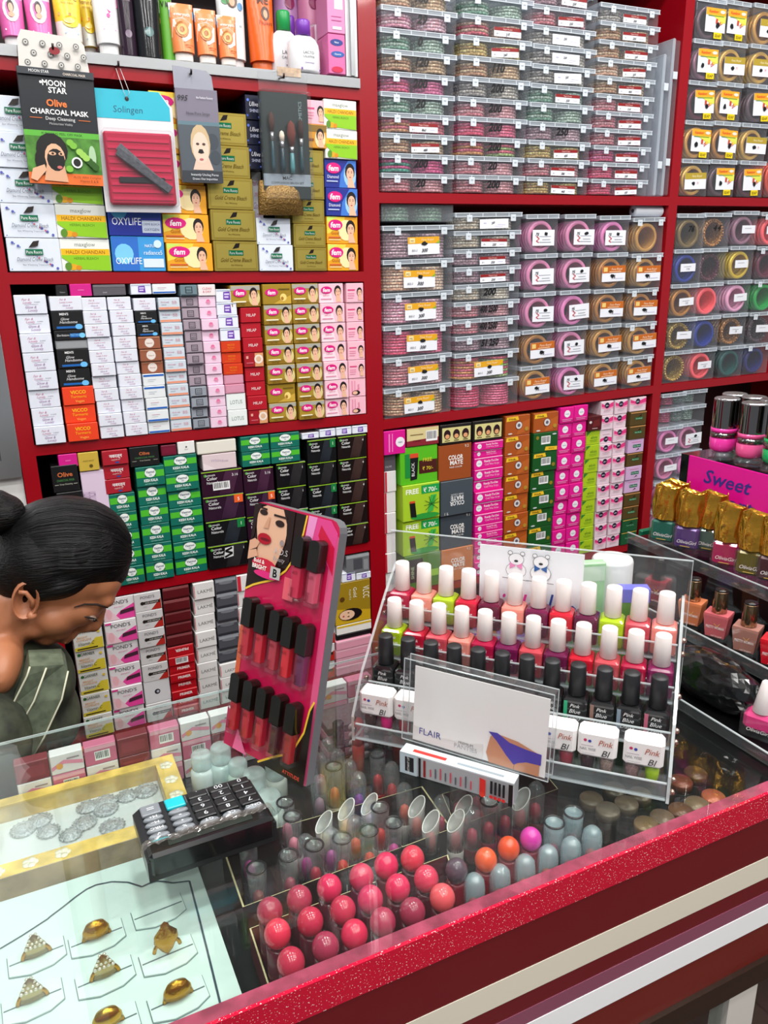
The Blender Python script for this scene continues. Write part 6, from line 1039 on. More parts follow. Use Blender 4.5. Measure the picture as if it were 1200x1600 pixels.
draw(mb2, [('p', [(.93, 0), (1, 0), (1, .94), (.93, .97)], 'DC5A86'), ('p', [(0, .08), (.05, .08), (.06, .5), (0, .5)], 'D8623A'), ('p', [(.005, .65), (.005, .965), (.06, .994)] + YC, DB), ('p', [(.66, .994), (.9, .994), (.985, .955), (.98, .8), (.86, .86), (.72, .9)], 'E0468A'), ('p', [(.8, .97), (.97, .9), (.985, .8), (.88, .86), (.78, .93)], 'CC1A40'), ('p', [(.655, .994), (.75, .994), (.72, .9), (.64, .9)], 'EA94C8'),
  ('l', YC, .008, 'F0C23A'),
  ('p', [(.1, .75), (.34, .77), (.42, .86), (.44, .95), (.38, .99), (.16, .992), (.05, .97), (.06, .9), (.1, .83)], 'E4B294'), ('p', [(.005, .985), (.1, .994), (.06, .95), (.04, .86), (.005, .84)], DB), ('p', [(.36, .994), (.5, .994), (.5, .8), (.38, .77), (.44, .86), (.42, .94)], DB), ('p', [(.02, .994), (.14, .994), (.08, .985)], DB), ('e', .13, .962, .05, .011, '2E1C18'), ('e', .34, .935, .055, .013, '2E1C18'), ('l', [(.06, .98), (.17, .976)], .007, '2E1C18'), ('l', [(.26, .963), (.42, .962)], .008, '2E1C18'), ('p', [(.2, .95), (.22, .95), (.21, .905), (.15, .903)], 'D09A7C'), ('e', .18, .862, .085, .022, 'AE1226'), ('e', .19, .86, .06, .006, '6E0A18'), ('p', [(.005, .80), (.1, .82), (.13, .845), (.07, .855), (.005, .84)], 'DCA688'), ('p', [(.005, .765), (.13, .79), (.1, .815), (.005, .8)], 'DCA688'),
  ('c', .40, .865, .012, '9A8A88'), ('t', 'A.D.S', .40, .82, .024, 'C0B8B8', dict(w=.26)), ('t', 'Beauty', .39, .793, .017, 'A89E9E', dict(sh=.3, w=.24)), ('e', .22, .762, .15, .026, 'C81E3A'), ('t', 'Bold &', .16, .765, .016, 'F4EEE8', dict(b=.02, w=.22)), ('t', 'BRIGHT', .17, .742, .017, 'F4EEE8', dict(b=.03, w=.3)), ('e', .26, .727, .15, .014, 'E02A7A'), ('r', .31, .722, .43, .768, 'BDB8B4'), ('t', 'B', .37, .729, .032, '161616', dict(b=.03)),
  ('p', [(.49, .66), (.61, .66), (.61, .745), (.49, .745)], 'E2606E'), ('p', [(1, 0), (1, .33), (.96, .29), (.93, .2), (.82, .1), (.62, .05), (.45, .0)], '1A1210'), ('l', [(1, .33), (.96, .29), (.93, .2), (.82, .1), (.62, .05), (.45, .0)], .008, 'F0C23A'), ('p', [(0, .0), (.3, 0), (.1, .12), (0, .16)], 'B81850'), ('p', [(.12, .0), (.3, .0), (.16, .09)], 'E86A9A'), ('t', 'ATTITUDE', .85, .014, .014, 'D84A3A', dict(w=.24, b=.02))], PW, BH, lambda x, y, n: (XA+x, -n, y), dict(rough=.22))
mb.build('board', bd); mb2.build('printed_sheet', bd)
def gloss_mesh(c):
    w = .0072; L_ = .068; b_ = MB(); b_.cbox(-w*.95, w*.95, -.0118, -.001, 0, L_*.54, .0014, clear('gl'+c, (.97, .95, .95), .02, (.9, .9, .92), .05, 1.2)); b_.cbox(-w*.7, w*.7, -.0104, -.002, .004, L_*.535, .001, mat(c, .15, coat=.4))
    draw(b_, [('t', 'ADS', .5, .74, .09, '5A0A14', dict(w=.7)), ('t', 'Beauty', .5, .2, .16, '5A0A14', dict(rot=90))], w*1.4, L_*.5, lambda x, y, n: (-w*.7+x, -.0119-n, .004+y))
    p = []
    for a in range(0, 181, 30): p.append((w*.98*math.cos(math.radians(a)), L_-.004+.004*math.sin(math.radians(a))))
    cp = MB().prism([(-w*.98, L_*.545), (w*.98, L_*.545)] + p, -.0125, -.0004, mat('17130F', .15, coat=.3))
    return b_.mesh('gloss_tube'), cp.mesh('cap')
GM = {}
ZP = lambda x, y: (x/3.404+340, y/3.404+770)
GL = [((442, 578), 'D01848'), ((525, 608), 'C84A66')] + list(zip(((175, 878), (245, 918), (318, 955), (385, 995), (462, 1040)), ('C41830', 'CC0E2C', 'B42A3C', 'D60A20', '641048'))) + list(zip(((110, 1268), (178, 1312), (248, 1355), (325, 1400), (400, 1448)), ('BC1020', 'BE1228', 'BE1430', '45101A', '9E1018')))
RWN = ['upper pair']*2 + ['middle row']*5 + ['lower row']*5
for i, (q, c) in enumerate(GL):
    if c not in GM: GM[c] = gloss_mesh(c)
    s, t = bq(*ZP(*q)); e = empty('lip_gloss'); e.matrix_world = bd.matrix_basis @ Matrix.Translation((s, -.0016, t)) if False else Matrix.Identity(4)
    o3 = Matrix((be, bn*math.cos(LEAN)-Vector((0, 0, math.sin(LEAN))), bup)).transposed().to_4x4(); o3.translation = Vector((b0.x, b0.y, CT+.0006)) + be*s + bup*t + bnr*.0018
    e.matrix_world = o3; link('gloss_tube', GM[c][0], e); link('cap', GM[c][1], e)
    tag(e, {'D0': 'cerise', 'C8': 'rose', 'C4': 'red', 'CC': 'red', 'B4': 'brick', 'D6': 'scarlet', '64': 'violet', 'BC': 'red', 'BE': 'red', '45': 'dark brown', '9E': 'deep red'}[c[:2]] + ' lip gloss with black cap on the board, ' + ORD[i if i < 2 else (i-2) % 5] + ' in the ' + RWN[i], 'lip gloss', 'lip glosses on the board')
# ================================================================ calculator (turned to the shopkeeper)
cl = empty('calculator', (.1035, .6275, CT+.0006), math.pi+.012); tag(cl, 'black desk calculator with grey and cyan keys in torn plastic wrap', 'calculator')
cw, chh = .0575, .0455
mb = MB(); hz = lambda y: .011+.010*max(0, (y+chh)/(2*chh))
ol = [(-cw, -chh+.008), (-cw+.008, -chh), (cw-.008, -chh), (cw, -chh+.008), (cw, chh), (-cw, chh)]; n = 6
v = [(x, y, 0) for x, y in ol]+[(x, y, hz(y)-.001) for x, y in ol]+[(x*.985, y*.985, hz(y)) for x, y in ol]
mb.add(v, [tuple(range(n-1, -1, -1))]+[(i, (i+1) % n, n+(i+1) % n, n+i) for i in range(n)]+[(n+i, n+(i+1) % n, 2*n+(i+1) % n, 2*n+i) for i in range(n)]+[tuple(2*n+i for i in range(n))], mat('1E2022', .3))
mb.build('calculator_body', cl)
slope = math.atan(.010/(2*chh))
def key(x, y, w, d_, mt, txt, tc, rnd_=0):
    k = MB()
    if rnd_: k.lathe([(1, 0), (1, .002), (.86, .0034), (.0, .0036)], 18, mt, sx=w/2, sy=d_/2)
    else: k.cbox(-w/2, w/2, -d_/2, d_/2, 0, .0034, .0009, mt)
    if txt: draw(k, [('t', txt, .5, .22, .58, tc, dict(w=.8))], w, d_, lambda a, b, nn: (-w/2+a, -d_/2+b, .0036+nn))
    o_ = k.build('key', cl); o_.location = (x, y, hz(y)+.0001); o_.rotation_euler.x = slope
GK = mat('7C8288', .35); BK = mat('17181A', .3); CY = mat('16B8C6', .3)
cols_ = [-.0455, -.0245, -.0035, .0185, .0415]; r0 = -.0355; rp = .0125
for ci, keys in enumerate((('0', '1', '4', '7'), ('00', '2', '5', '8'), ('.', '3', '6', '9'))):
    for ri, t_ in enumerate(keys): key(cols_[ci], r0+.001+ri*rp, .0185, .0108, BK, t_, 'D8DCE0')
    key(cols_[ci], r0+4*rp+.001, .0178, .0078, GK, ('ON/C', 'CE', 'GT')[ci], 'E8ECF0', 1)
key(cols_[3], r0+.004, .018, .017, CY, '', ''); key(cols_[4], r0+.004, .018, .017, GK, '=', 'E8ECF0')
for ri, t_ in enumerate(('−', '×', '+', '%')): key(cols_[3], r0+.0195+ri*.0100, .0185, .0072, GK, t_, 'F0F4F6', 1)
for ri, t_ in enumerate(('M+', 'M−', 'MRC', '√')): key(cols_[4], r0+.0195+ri*.0100, .0185, .0072, GK, t_, 'F0F4F6', 1)
key(cols_[4], r0+.0195+4*.0100, .0185, .0076, CY, '', '', 1)
for x in (cols_[0]+.0105, cols_[1]+.0105, cols_[2]+.0110): MB().box(x-.0005, x+.0005, -.041, .012, hz(-.041)+.0002, hz(-.041)+.0012, mat('5A5E60', .4)).build('divider', cl)
tx = MB(); draw(tx, [('t', 'FC-837', .35, .3, .6, 'C8CCD0', dict(w=.4)), ('t', 'ELECTRONIC CALCULATOR', .7, .3, .3, 'A8ACB0', dict(w=.4))], .07, .007, lambda a, b, nn: (-.03+a, .0215+b, hz(.025)+.0004+nn)); tx.build('lettering', cl)
mb = MB().cbox(-cw+.002, cw-.002, .027, chh+.002, .004, .0275, .003, mat('101214', .15, coat=.4)); mb.box(-cw+.02, cw-.02, .0335, .041, .0276, .0279, mat('2A322E', .1)).build('screen_block', cl)
wr = bmesh.new(); bmesh.ops.create_grid(wr, x_segments=40, y_segments=10, size=.5); rr = random.Random(4)
for v in wr.verts: v.co = Vector((v.co.x*(2*cw+.006), .0305+v.co.y*.013, .0285+rr.uniform(0, .003)-(max(0, -v.co.y-.1)*.02)-(max(0, abs(v.co.x)-.47)*.3)))
me = bpy.data.meshes.new('wrap'); wr.to_mesh(me); wr.free(); me.materials.append(clear('wrap', (.94, .92, .9), .08, (.75, .68, .62), .12, 2.4)); link('plastic_wrap', me, cl)
# ================================================================ mascara carton and boxed garment
p0 = onZ(625, 1205, .951); p1 = onZ(802, 1258, .951); L_ = (p1-p0).length; fe = (p1-p0)/L_; frz = math.atan2(fe.y, fe.x); fn = Vector((-fe.y, fe.x, 0))
MH = .0245; mb = MB().cbox(0, L_, 0, .016, 0, MH, .0008, mat('C9CED2', .25, .4))
draw(mb, [('r', 0, 0, .16, 1, 'B4C4CC'), ('r', .05, .15, .13, .85, '1E1E22'), ('t', 'INSTANT LIFT', .09, .5, .1, 'E8E8E8', dict(rot=90)), ('r', .175, .05, .195, .95, '1A1A1E'), ('r', .22, .1, .24, .9, '8A1E24')] + [('r', .28+.045*i, .2, .28+.045*i+.012, .2+.6*(.6+.4*((i*7) % 5)/5), ['C84A5A', '5A5A62'][i % 2]) for i in range(9)] + [('p', [(.72, .15), (.77, .1), (.77, .85), (.72, .9)], 'D8302A'), ('c', .745, .14, .12, 'E0402E')] + [z for i in range(4) for z in (('r', .81+.035*i, .3, .83+.035*i, .9, '1E1E22'), ('c', .82+.035*i, .16, .08, 'D82A2A'))] + [('r', .965, 0, 1, 1, '17171A')], L_, MH, lambda x, y, n: (x, -n, y))
draw(mb, [('r', 0, 0, 1, 1, 'DCE4EA'), ('r', .1, .3, .4, .6, 'C83A34'), ('r', .5, .3, .9, .5, '9AA8B0')], L_, .016, lambda x, y, n: (x, y, MH+n))
mc = mb.build('mascara_carton'); mc.location = (p0.x, p0.y, CT+.0006); mc.rotation_euler.z = frz; tag(mc, 'silver mascara carton lying on the glass under the boxed garment', 'carton')
ZB = CT+.0258; q0 = onZ(628, 1153, ZB); q1 = onZ(856, 1222, ZB); FW = (q1-q0).length; ge = (q1-q0)/FW; gn = Vector((-ge.y, ge.x, 0)); fl_ = math.radians(5)
gup = Vector((gn.x*math.sin(fl_), gn.y*math.sin(fl_), math.cos(fl_))); gnr = Vector((-gn.x*math.cos(fl_), -gn.y*math.cos(fl_), math.sin(fl_)))
FH = ((onP(650, 1040, q0, gnr)-q0).dot(gup) + (onP(866, 1078, q0, gnr)-q0).dot(gup))/2
fb = empty('boxed_garment'); o3 = Matrix((ge, gn*math.cos(fl_)-Vector((0, 0, math.sin(fl_))), gup)).transposed().to_4x4(); o3.translation = Vector((q0.x, q0.y, ZB)); fb.matrix_world = o3
tag(fb, 'clear plastic box with a white sheet picturing blue briefs, in front of the polishes', 'box')
FD = .014
MB().cbox(0, FW, 0, FD, 0, FH, .001, FILM).build('clear_box', fb)
eg = MB()
for y in (0, FD):
    for z in (0, FH): eg.box(.0, FW, y-.0004, y+.0004, z-.0004, z+.0004, ACED)
    for x in (0, FW): eg.box(x-.0004, x+.0004, y-.0004, y+.0004, 0, FH, ACED)
eg.build('box_edge', fb)
SX0, SX1 = .012, FW-.004
mb = MB().box(SX0, SX1, .0016, .0024, .002, FH-.006, mat('EEEDEA', .35))
SKB = 'C68A64'
gw, gh_ = SX1-SX0, FH-.008
draw(mb, [('p', [(0, 0), (.55, 0), (.55, .2), (.4, .14), (.2, .12), (0, .2)], 'DCD8D4'), ('t', 'FLAIR', .14, .1, .09, '2A2E8A', dict(w=.2)), ('t', 'PREMIUM', .42, .125, .035, '6A6A6E', dict(w=.18)), ('t', 'PANTIES', .42, .06, .06, 'A8A8AC', dict(w=.26)), ('p', [(.6, 0), (.575, .12), (.6, .34), (.64, .4), (.8, .37), (.96, .28), (.96, 0)], SKB), ('p', [(.585, .4), (.65, .41), (.74, .33), (.86, .3), (.97, .29), (.97, .15), (.87, .14), (.81, .1), (.78, .06), (.72, .16), (.65, .3)], '3A34A8'), ('l', [(.785, .07), (.78, 0)], .008, '9A6448')], gw, gh_, lambda x, y, n: (SX0+x, .0015-n, .002+y), dict(rough=.35))
mb.build('printed_sheet', fb)
# ================================================================ black stepped stand
bs = empty('black_display_steps', (0, 0, 0)); tag(bs, 'black acrylic display steps with bottles and a hot-pink banner', 'display stand')
BLK_ = mat('0C0C0E', .08, coat=.5); Y0, Y1 = .44, .838
STP = [(.655, .73, .954), (.73, .80, 1.0), (.80, .87, 1.06), (.87, .955, 1.186)]
plain('step', .655, .7298, Y0, Y1, CT+.0006, .954, BLK_, bs)
plain('step', .73, .7998, Y0, Y1, CT+.0006, 1.0, BLK_, bs)
plain('step', .80, .8698, Y0, Y1, CT+.0006, 1.06, BLK_, bs)
plain('step', .8702, .955, Y0, Y1-.02, CT+.0006, 1.186, BLK_, bs)
for x0, x1, z in STP[:3]:
    MB().box(x0-.0022, x0-.0004, Y0, Y1, max(z-.006, CT+.0008), z+.010, ACRY).box(x0-.0024, x0-.0002, Y0, Y1, z+.0095, z+.0106, ACED).build('clear_lip', bs)
bn_ = MB().box(.8668, .8698, Y0, .80, 1.062, 1.187, mat('E41296', .2))
draw(bn_, [('t', 'Sweet', .14, .74, .16, '3A2A8A', dict(sh=.25, b=.015, fw=.16)), ('t', 'Heart', .15, .52, .16, '3A2A8A', dict(sh=.25, b=.015, fw=.17)), ('t', "don't", .42, .52, .13, '4A2A8A', dict(sh=.3, fw=.1)), ('t', 'PAMPER', .48, .28, .2, 'F4E4F0', dict(fw=.28)), ('t', 'nails', .5, .1, .12, '4A2A8A', dict(sh=.3, fw=.1))], .5, .125, lambda x, y, n: (.8667-n, .80-x, 1.062+y))
bn_.build('banner', bs)
def onX(x, y, X): v = ray(x, y); return CAM + v*((X-CAM.x)/v.x)
# chrome capped polishes on the highest step
CHR = mat('8A8684', .06, 1.0)
for i, (x, y, X, c, lb) in enumerate(((1128, 700, .893, 'F03AA8', 'hot-pink polish with tall chrome cap, on the highest black step'), (1170, 712, .893, 'F05A9A', 'rose-pink polish with tall chrome cap, beside the hot-pink one'), (1212, 722, .893, '10B060', 'green polish with tall chrome cap on the highest black step'), (1170, 690, .933, 'D81E20', 'red polish with chrome cap behind the rose-pink one'), (1200, 690, .933, '7A2A8A', 'violet polish with chrome cap in the rear line'), (1140, 690, .933, '3A3A3E', 'smoky polish with chrome cap in the rear line'))):
    p = onX(x, y, X); e = empty('chrome_cap_polish', (X, p.y, 1.1866)); r = .0175
    MB().lathe([(r*.98, 0), (r*1.02, .002), (r*1.02, .009), (r*.9, .0105)], 24, BOTT).build('glass_base', e)
    MB().lathe([(r*.6, .0107), (r*.95, .014), (r, .02), (r, .030), (r*.97, .0305)], 24, mat(c, .15, coat=.4)).build('bottle', e)
    MB().lathe([(r*.99, .0308), (r*.99, .0385)], 24, CHR).build('chrome_band', e)
    MB().lathe([(r*1.0, .0388), (r*1.0, .0445)], 24, mat(c, .15, coat=.4)).build('collar', e)
    t_ = MB().lathe([(r*.96, .0448), (r*.96, .083)], 28, CHR, cap=False); t_.lathe([(r*.96, .083), (r*.98, .0845), (r*.9, .086), (r*.5, .0855), (0, .0862)], 18, mat('B8B8BC', .15, .9, bump=.6, scale=300), smooth=False); t_.build('chrome_cap', e)
    tag(e, lb, 'nail polish', 'chrome-capped polishes')
# gold capped polishes
GOLD = mat('DCA238', .14, .9, 'mottle', .7, 60)
def gold_cap():
    mb = MB(); n = 28; rows = []
    for k in range(13):
        t = k/12; rx = .0150*(1+.12*math.sin(t*3)); ry = .0125*(1-.55*t); z = .0365+.044*t
        rows.append([((rx*(1+.06*math.sin(6*a+4*t))*math.cos(a)), ry*(1+.1*math.sin(7*a-5*t))*math.sin(a), z - (.010*(math.cos(a)**2) if t > .95 else 0)*0 - .006*t*abs(math.sin(1.5*a))) for a in [2*math.pi*i/n for i in range(n)]])
    for k in range(12): mb.add(rows[k]+rows[k+1], [(i, (i+1) % n, n+(i+1) % n, n+i) for i in range(n)], GOLD, True)
    mb.add(rows[-1], [tuple(range(n))], GOLD); mb.add(rows[0], [tuple(range(n-1, -1, -1))], GOLD)
    return mb.mesh('gold_cap')
GC = gold_cap()
for i, (x, y, X, c, nm) in enumerate(((1036, 852, .820, '0E6A58', 'emerald'), (1073, 862, .826, '56307A', 'violet'), (1050, 838, .846, '7A1A2A', 'garnet'), (1106, 868, .845, '2E5244', 'forest green'), (1134, 882, .822, 'C01A5E', 'hot-pink'), (1172, 897, .822, '6E6012', 'olive'), (1205, 908, .828, '4A1016', 'wine'))):
    p = onX(x, y, X); e = empty('gold_cap_polish', (X, p.y, 1.0606), math.radians(-62)); e.scale = (1.18, 1.18, 1.18); w = .0155
    MB().cbox(-w, w, -.0115, .0115, 0, .0355, .002, BOTT).build('glass_bottle', e)
    b_ = MB(); b_.cbox(-w*.9, w*.9, -.0106, .0106, .008, .0352, .003, mat(c, .18, .15, coat=.4)); draw(b_, [('t', 'OliviaGirl', .56, .28, .16, 'F0E8E8', dict(sh=.3, w=.8)), ('r', .3, .14, .7, .17, 'D8B04A')], 2*w*.9, .027, lambda a, b, n: (-w*.9+a, -.0119-n, .008+b)); b_.build('polish', e)
    link('gold_cap', GC, e); tag(e, nm + ' polish with crumpled gold cap on the second black step', 'nail polish', 'gold-capped polishes')
# flared bottles with bronze caps
BRZ = mat('8A7258', .15, .9)
for i, (x, y, X, c, nm, capm) in enumerate(((1024, 958, .765, '8A1A2A', 'dark red', 0), (1078, 985, .752, 'D07A50', 'apricot', 1), (1118, 1004, .752, 'C8646A', 'dusty pink', 1), (1163, 1026, .752, 'A8766A', 'taupe', 1), (1207, 1048, .752, 'D01426', 'red', 1))):
    p = onX(x, y, X); e = empty('bronze_cap_polish', (X, p.y, 1.0006), math.radians(-66)); w = .0135
    mb = MB(); v = []
    for z, s in ((.0, .82), (.006, .84), (.034, 1.1), (.037, 1.08)): v += [(a*w*s, b*w*.8*s, z) for a, b in ((-1, -1), (1, -1), (1, 1), (-1, 1))]
    mb.add(v[:8], [(3, 2, 1, 0)]+[(k, (k+1) % 4, 4+(k+1) % 4, 4+k) for k in range(4)], BOTT); mb.add(v[4:], [(k, (k+1) % 4, 4+(k+1) % 4, 4+k) for k in range(4)]+[(4+k, 4+(k+1) % 4, 8+(k+1) % 4, 8+k) for k in range(4)]+[(8, 9, 10, 11)], mat(c, .15, coat=.5))
    draw(mb, [('t', 'PRETTY WOMAN', .5, .5, .1, 'F2E4E0', dict(w=.8, b=.02)), ('t', 'nail lacquer', .6, .2, .08, 'F2E4E0', dict(sh=.3, w=.5)), ('l', [(.45, .7), (.6, .6), (.7, .72)], .02, 'E0B060')], 2*w, .036, lambda a, b, n: (-w+a, -w*.8*(.82+.28*b/.036)-.0003-n, b))
    mb.build('bottle', e)
    cp = MB().lathe([(.0085, .0373), (.009, .038), (.0078, .064), (.0075, .065)], 20, BRZ if capm else mat('2A2220', .2, .6)); cp.lathe([(.0076, .0652), (.0074, .067), (0, .0672)], 20, mat('101012', .2)); cp.build('cap', e)
    tag(e, nm + ' flared polish bottle with metal cap on the first black step', 'nail polish', 'flared polish bottles')
p = onZ(1185, 1160, .955); e = empty('cone_cap_polish', (.685, onX(1185, 1150, .685).y, .9546), math.radians(-66))
MB().cbox(-.0185, .0185, -.0125, .0125, 0, .03, .003, BOTT).build('glass_bottle', e); b_ = MB().cbox(-.016, .016, -.0108, .0108, .009, .0296, .004, mat('E0307E', .15, coat=.5)); draw(b_, [('t', 'OliviaGirl', .55, .1, .22, 'F4ECEC', dict(sh=.3, w=.8))], .032, .02, lambda a, b, n: (-.016+a, -.0127-n, .008+b)); b_.build('polish', e)
MB().lathe([(.0095, .0303), (.01, .031), (.004, .066), (.002, .068), (0, .0682)], 20, mat('E6DEDC', .35)).build('cone_cap', e); tag(e, 'hot-pink polish with white cone cap on the lowest black step', 'nail polish')
# crumpled black bag
bm = bmesh.new(); bmesh.ops.create_icosphere(bm, subdivisions=4, radius=1); rr = random.Random(9); ph = [(Vector((rr.uniform(-1, 1), rr.uniform(-1, 1), rr.uniform(-1, 1))).normalized(), rr.uniform(2, 7), rr.uniform(0, 6)) for _ in range(9)]
for v in bm.verts:
    q = v.co.copy(); s = 1 + sum(.035*abs(math.sin(k.dot(q)*f+o)) for k, f, o in ph)-.12
    v.co = Vector((q.x*.026*s, q.y*.062*s, max(-.0, .026+q.z*.030*s)))
me = bpy.data.meshes.new('bag'); bm.to_mesh(me); bm.free(); me.materials.append(mat('0B0C0E', .16, coat=.6))
bg = link('plastic_bag', me); bg.location = (.6995, .575, .9546); tag(bg, 'crumpled glossy black plastic bag on the lowest black step', 'bag')
# things standing behind the polish stand
p = onY(955, 905, .68); e = empty('cream_tub', (p.x, .68, CT+.0006)); zt = onY(955, 872, .68).z-CT; r = .0245
MB().lathe([(r*.9, 0), (r*.92, .002), (r*.92, .02), (r*.9, .021)], 28, mat('E6E6E4', .3)).build('cap', e); b_ = MB().lathe([(r*.94, .0215), (r, .03), (r, zt-.004), (r*.96, zt-.001), (r*.9, zt)], 32, mat('DEDEDC', .3)); draw(b_, [('t', 'Cleanser', .5, .72, .04, '6A6A6A', dict(w=.4)), ('r', .3, .66, .7, .67, '9A9A9A'), ('r', .34, .62, .66, .63, '9A9A9A')], 2*r, zt, lambda x, y, n: (math.sin((x-r)/r*1.2)*(r+.0004+n), -math.cos((x-r)/r*1.2)*(r+.0004+n), y)); b_.build('tube_body', e)
tag(e, 'white cylindrical cream tub standing behind the polish stand', 'tub')
a = onY(897, 945, .674); b = onY(936, 945, .674); t = onY(918, 878, .674)
mb = MB().cbox(-(b.x-a.x)/2, (b.x-a.x)/2, -.006, .006, 0, t.z-CT, .002, mat('A6D8A0', .35)); draw(mb, [('r', .05, .86, .95, .97, 'CFE8CC'), ('e', .22, .64, .2, .03, '14602E'), ('r', .2, .48, .8, .49, '5A9A5A'), ('r', .2, .43, .7, .44, '5A9A5A')], b.x-a.x, t.z-CT, lambda x, y, n: (-(b.x-a.x)/2+x, -.006-n, y)); o_ = mb.build('face_pack_sachet'); o_.location = ((a.x+b.x)/2, .674, CT+.0006); o_.rotation_euler.z = -.35; tag(o_, 'mint-green face-pack sachet standing behind the polish stand', 'sachet')
a = onY(990, 918, .625)
mb = MB().cbox(-.017, .017, -.008, .008, 0, a.z-CT, .001, mat('4E8A1E', .4)); mb.box(-.0172, .0172, -.0082, .0082, a.z-CT-.016, a.z-CT+.0002, mat('6A6ADA', .4)); o_ = mb.build('soap_carton'); o_.location = (a.x, .625, CT+.0006); o_.rotation_euler.z = -.5; tag(o_, 'green carton with violet top behind the polish stand', 'carton')
a = onY(1015, 935, .855)
mb = MB().cbox(-.03, .03, -.004, .004, 0, .11, .002, mat('0E6A4A', .4)); rr = random.Random(2)
draw(mb, [('e', rr.uniform(.08, .92), rr.uniform(.05, .95), .07, .03, rr.choice(('E8C8A0', 'D86A5A', 'F0EAD8', '2A9A6A'))) for _ in range(22)], .06, .11, lambda x, y, n: (-.03+x, -.004-n, y)); o_ = mb.build('floral_pouch'); o_.location = (a.x, .858, CT+.0006); tag(o_, 'green floral pouch standing between the two stands', 'pouch')
kind('multi', 'flat carton with lilac and orange bands', 'B88AD8', [('r', 0, 0, .4, 1, 'E88A4A'), ('r', .6, 0, .8, 1, '4AA8B8')])
a = onY(775, 935, .84); carton('multi', a.x, .815, CT+.0006, .07, .055, .03, 'flat carton with lilac and orange bands behind the polish stand', None, -.4)
# ================================================================ the shopkeeper
WY = 1.085
def wp(x, y, dy=0): p = onY(x, y, WY); return Vector((p.x, WY+dy, p.z))
S_PX = (onY(150, 900, WY)-onY(50, 900, WY)).length/100
def blobs(items, vox, smooth=6):
    """closed surface around ellipsoids and tapered limbs"""
    bm = bmesh.new()
    for it in items:
        if it[0] == 'e':
            _, c, r, rot = it; M = Matrix.Translation(c) @ Matrix.Rotation(rot, 4, 'Y') @ Matrix.Diagonal((*r, 1)); bmesh.ops.create_icosphere(bm, subdivisions=4, radius=1, matrix=M)
        else:
            _, a, b, ra, rb = it; n = 14
            for k in range(n+1): t = k/n; q = a.lerp(b, t); bmesh.ops.create_icosphere(bm, subdivisions=2, radius=ra+(rb-ra)*t, matrix=Matrix.Translation(q))
    me = bpy.data.meshes.new('tmp'); bm.to_mesh(me); bm.free(); o_ = bpy.data.objects.new('tmp', me); COL.objects.link(o_)
    m_ = o_.modifiers.new('r', 'REMESH'); m_.mode = 'VOXEL'; m_.voxel_size = vox; m_.use_smooth_shade = True
    s_ = o_.modifiers.new('s', 'SMOOTH'); s_.factor = .5; s_.iterations = smooth
    dg = bpy.context.evaluated_depsgraph_get(); out = bpy.data.meshes.new_from_object(o_.evaluated_get(dg)); bpy.data.objects.remove(o_); bpy.data.meshes.remove(me)
    out.polygons.foreach_set('use_smooth', [True]*len(out.polygons)); return out
E_ = lambda x, y, rx, ry, dy=0, th=None, rot=0: ('e', wp(x, y, dy), (rx*S_PX, (th if th is not None else min(rx, ry)*S_PX), ry*S_PX), math.radians(rot))
HW = .066
pr = empty('person', (-.3, WY, .0)); pr.location = (0, 0, 0)
tag(pr, 'person in a dark green collared kurta bending over behind the counter', 'person')
hip = Vector((-.36, 1.10, .56)); chest = Vector((-.13, 1.09, .86)); neck = wp(-12, 968)
skin_items = [
    E_(98, 880, 88, 82, 0, HW, 0),                       # skull
    E_(150, 898, 44, 44, 0, .052, 30),                   # forehead
    E_(116, 936, 48, 40, 0, .055, 35), E_(82, 950, 50, 40, 0, .058, 20),   # mid face, cheek
    E_(160, 925, 20, 17, -.012, .034, 40),               # brow ridge
    E_(88, 976, 28, 22, 0, .036, 30), E_(72, 992, 22, 15, 0, .026, 20), E_(50, 968, 34, 24, 0, .046, 15),   # mouth, chin, jaw
    ('c', wp(160, 932), wp(150, 968), .0095, .0115), E_(146, 976, 14, 13, 0, .0135), E_(131, 977, 12, 9, -.010, .008), E_(131, 977, 12, 9, .010, .008),  # nose
    E_(110, 988, 12, 7, 0, .022, 35), E_(100, 997, 11, 7, 0, .02, 30),   # lips
    E_(100, 940, 26, 22, -.03, .026, 20),                # cheek toward the viewer
    E_(0, 1012, 34, 50, -.035, .072, 20),
    ('c', wp(20, 945), neck, .052, .052), ('c', neck, wp(-70, 1010), .052, .06),
    ('c', chest+Vector((0, 0, .03)), hip, .105, .115), ('c', wp(-70, 1010), chest, .07, .1),
    ('c', hip+Vector((0, -.07, 0)), Vector((.02, 1.02, .55)), .085, .06), ('c', Vector((.02, 1.02, .55)), Vector((-.02, 1.02, .09)), .055, .036), ('c', Vector((-.03, 1.02, .04)), Vector((.12, 1.02, .03)), .034, .026),
    ('c', hip+Vector((0, .09, 0)), Vector((.02, 1.18, .55)), .085, .06), ('c', Vector((.02, 1.18, .55)), Vector((-.02, 1.18, .09)), .055, .036), ('c', Vector((-.03, 1.18, .04)), Vector((.12, 1.18, .03)), .034, .026)]
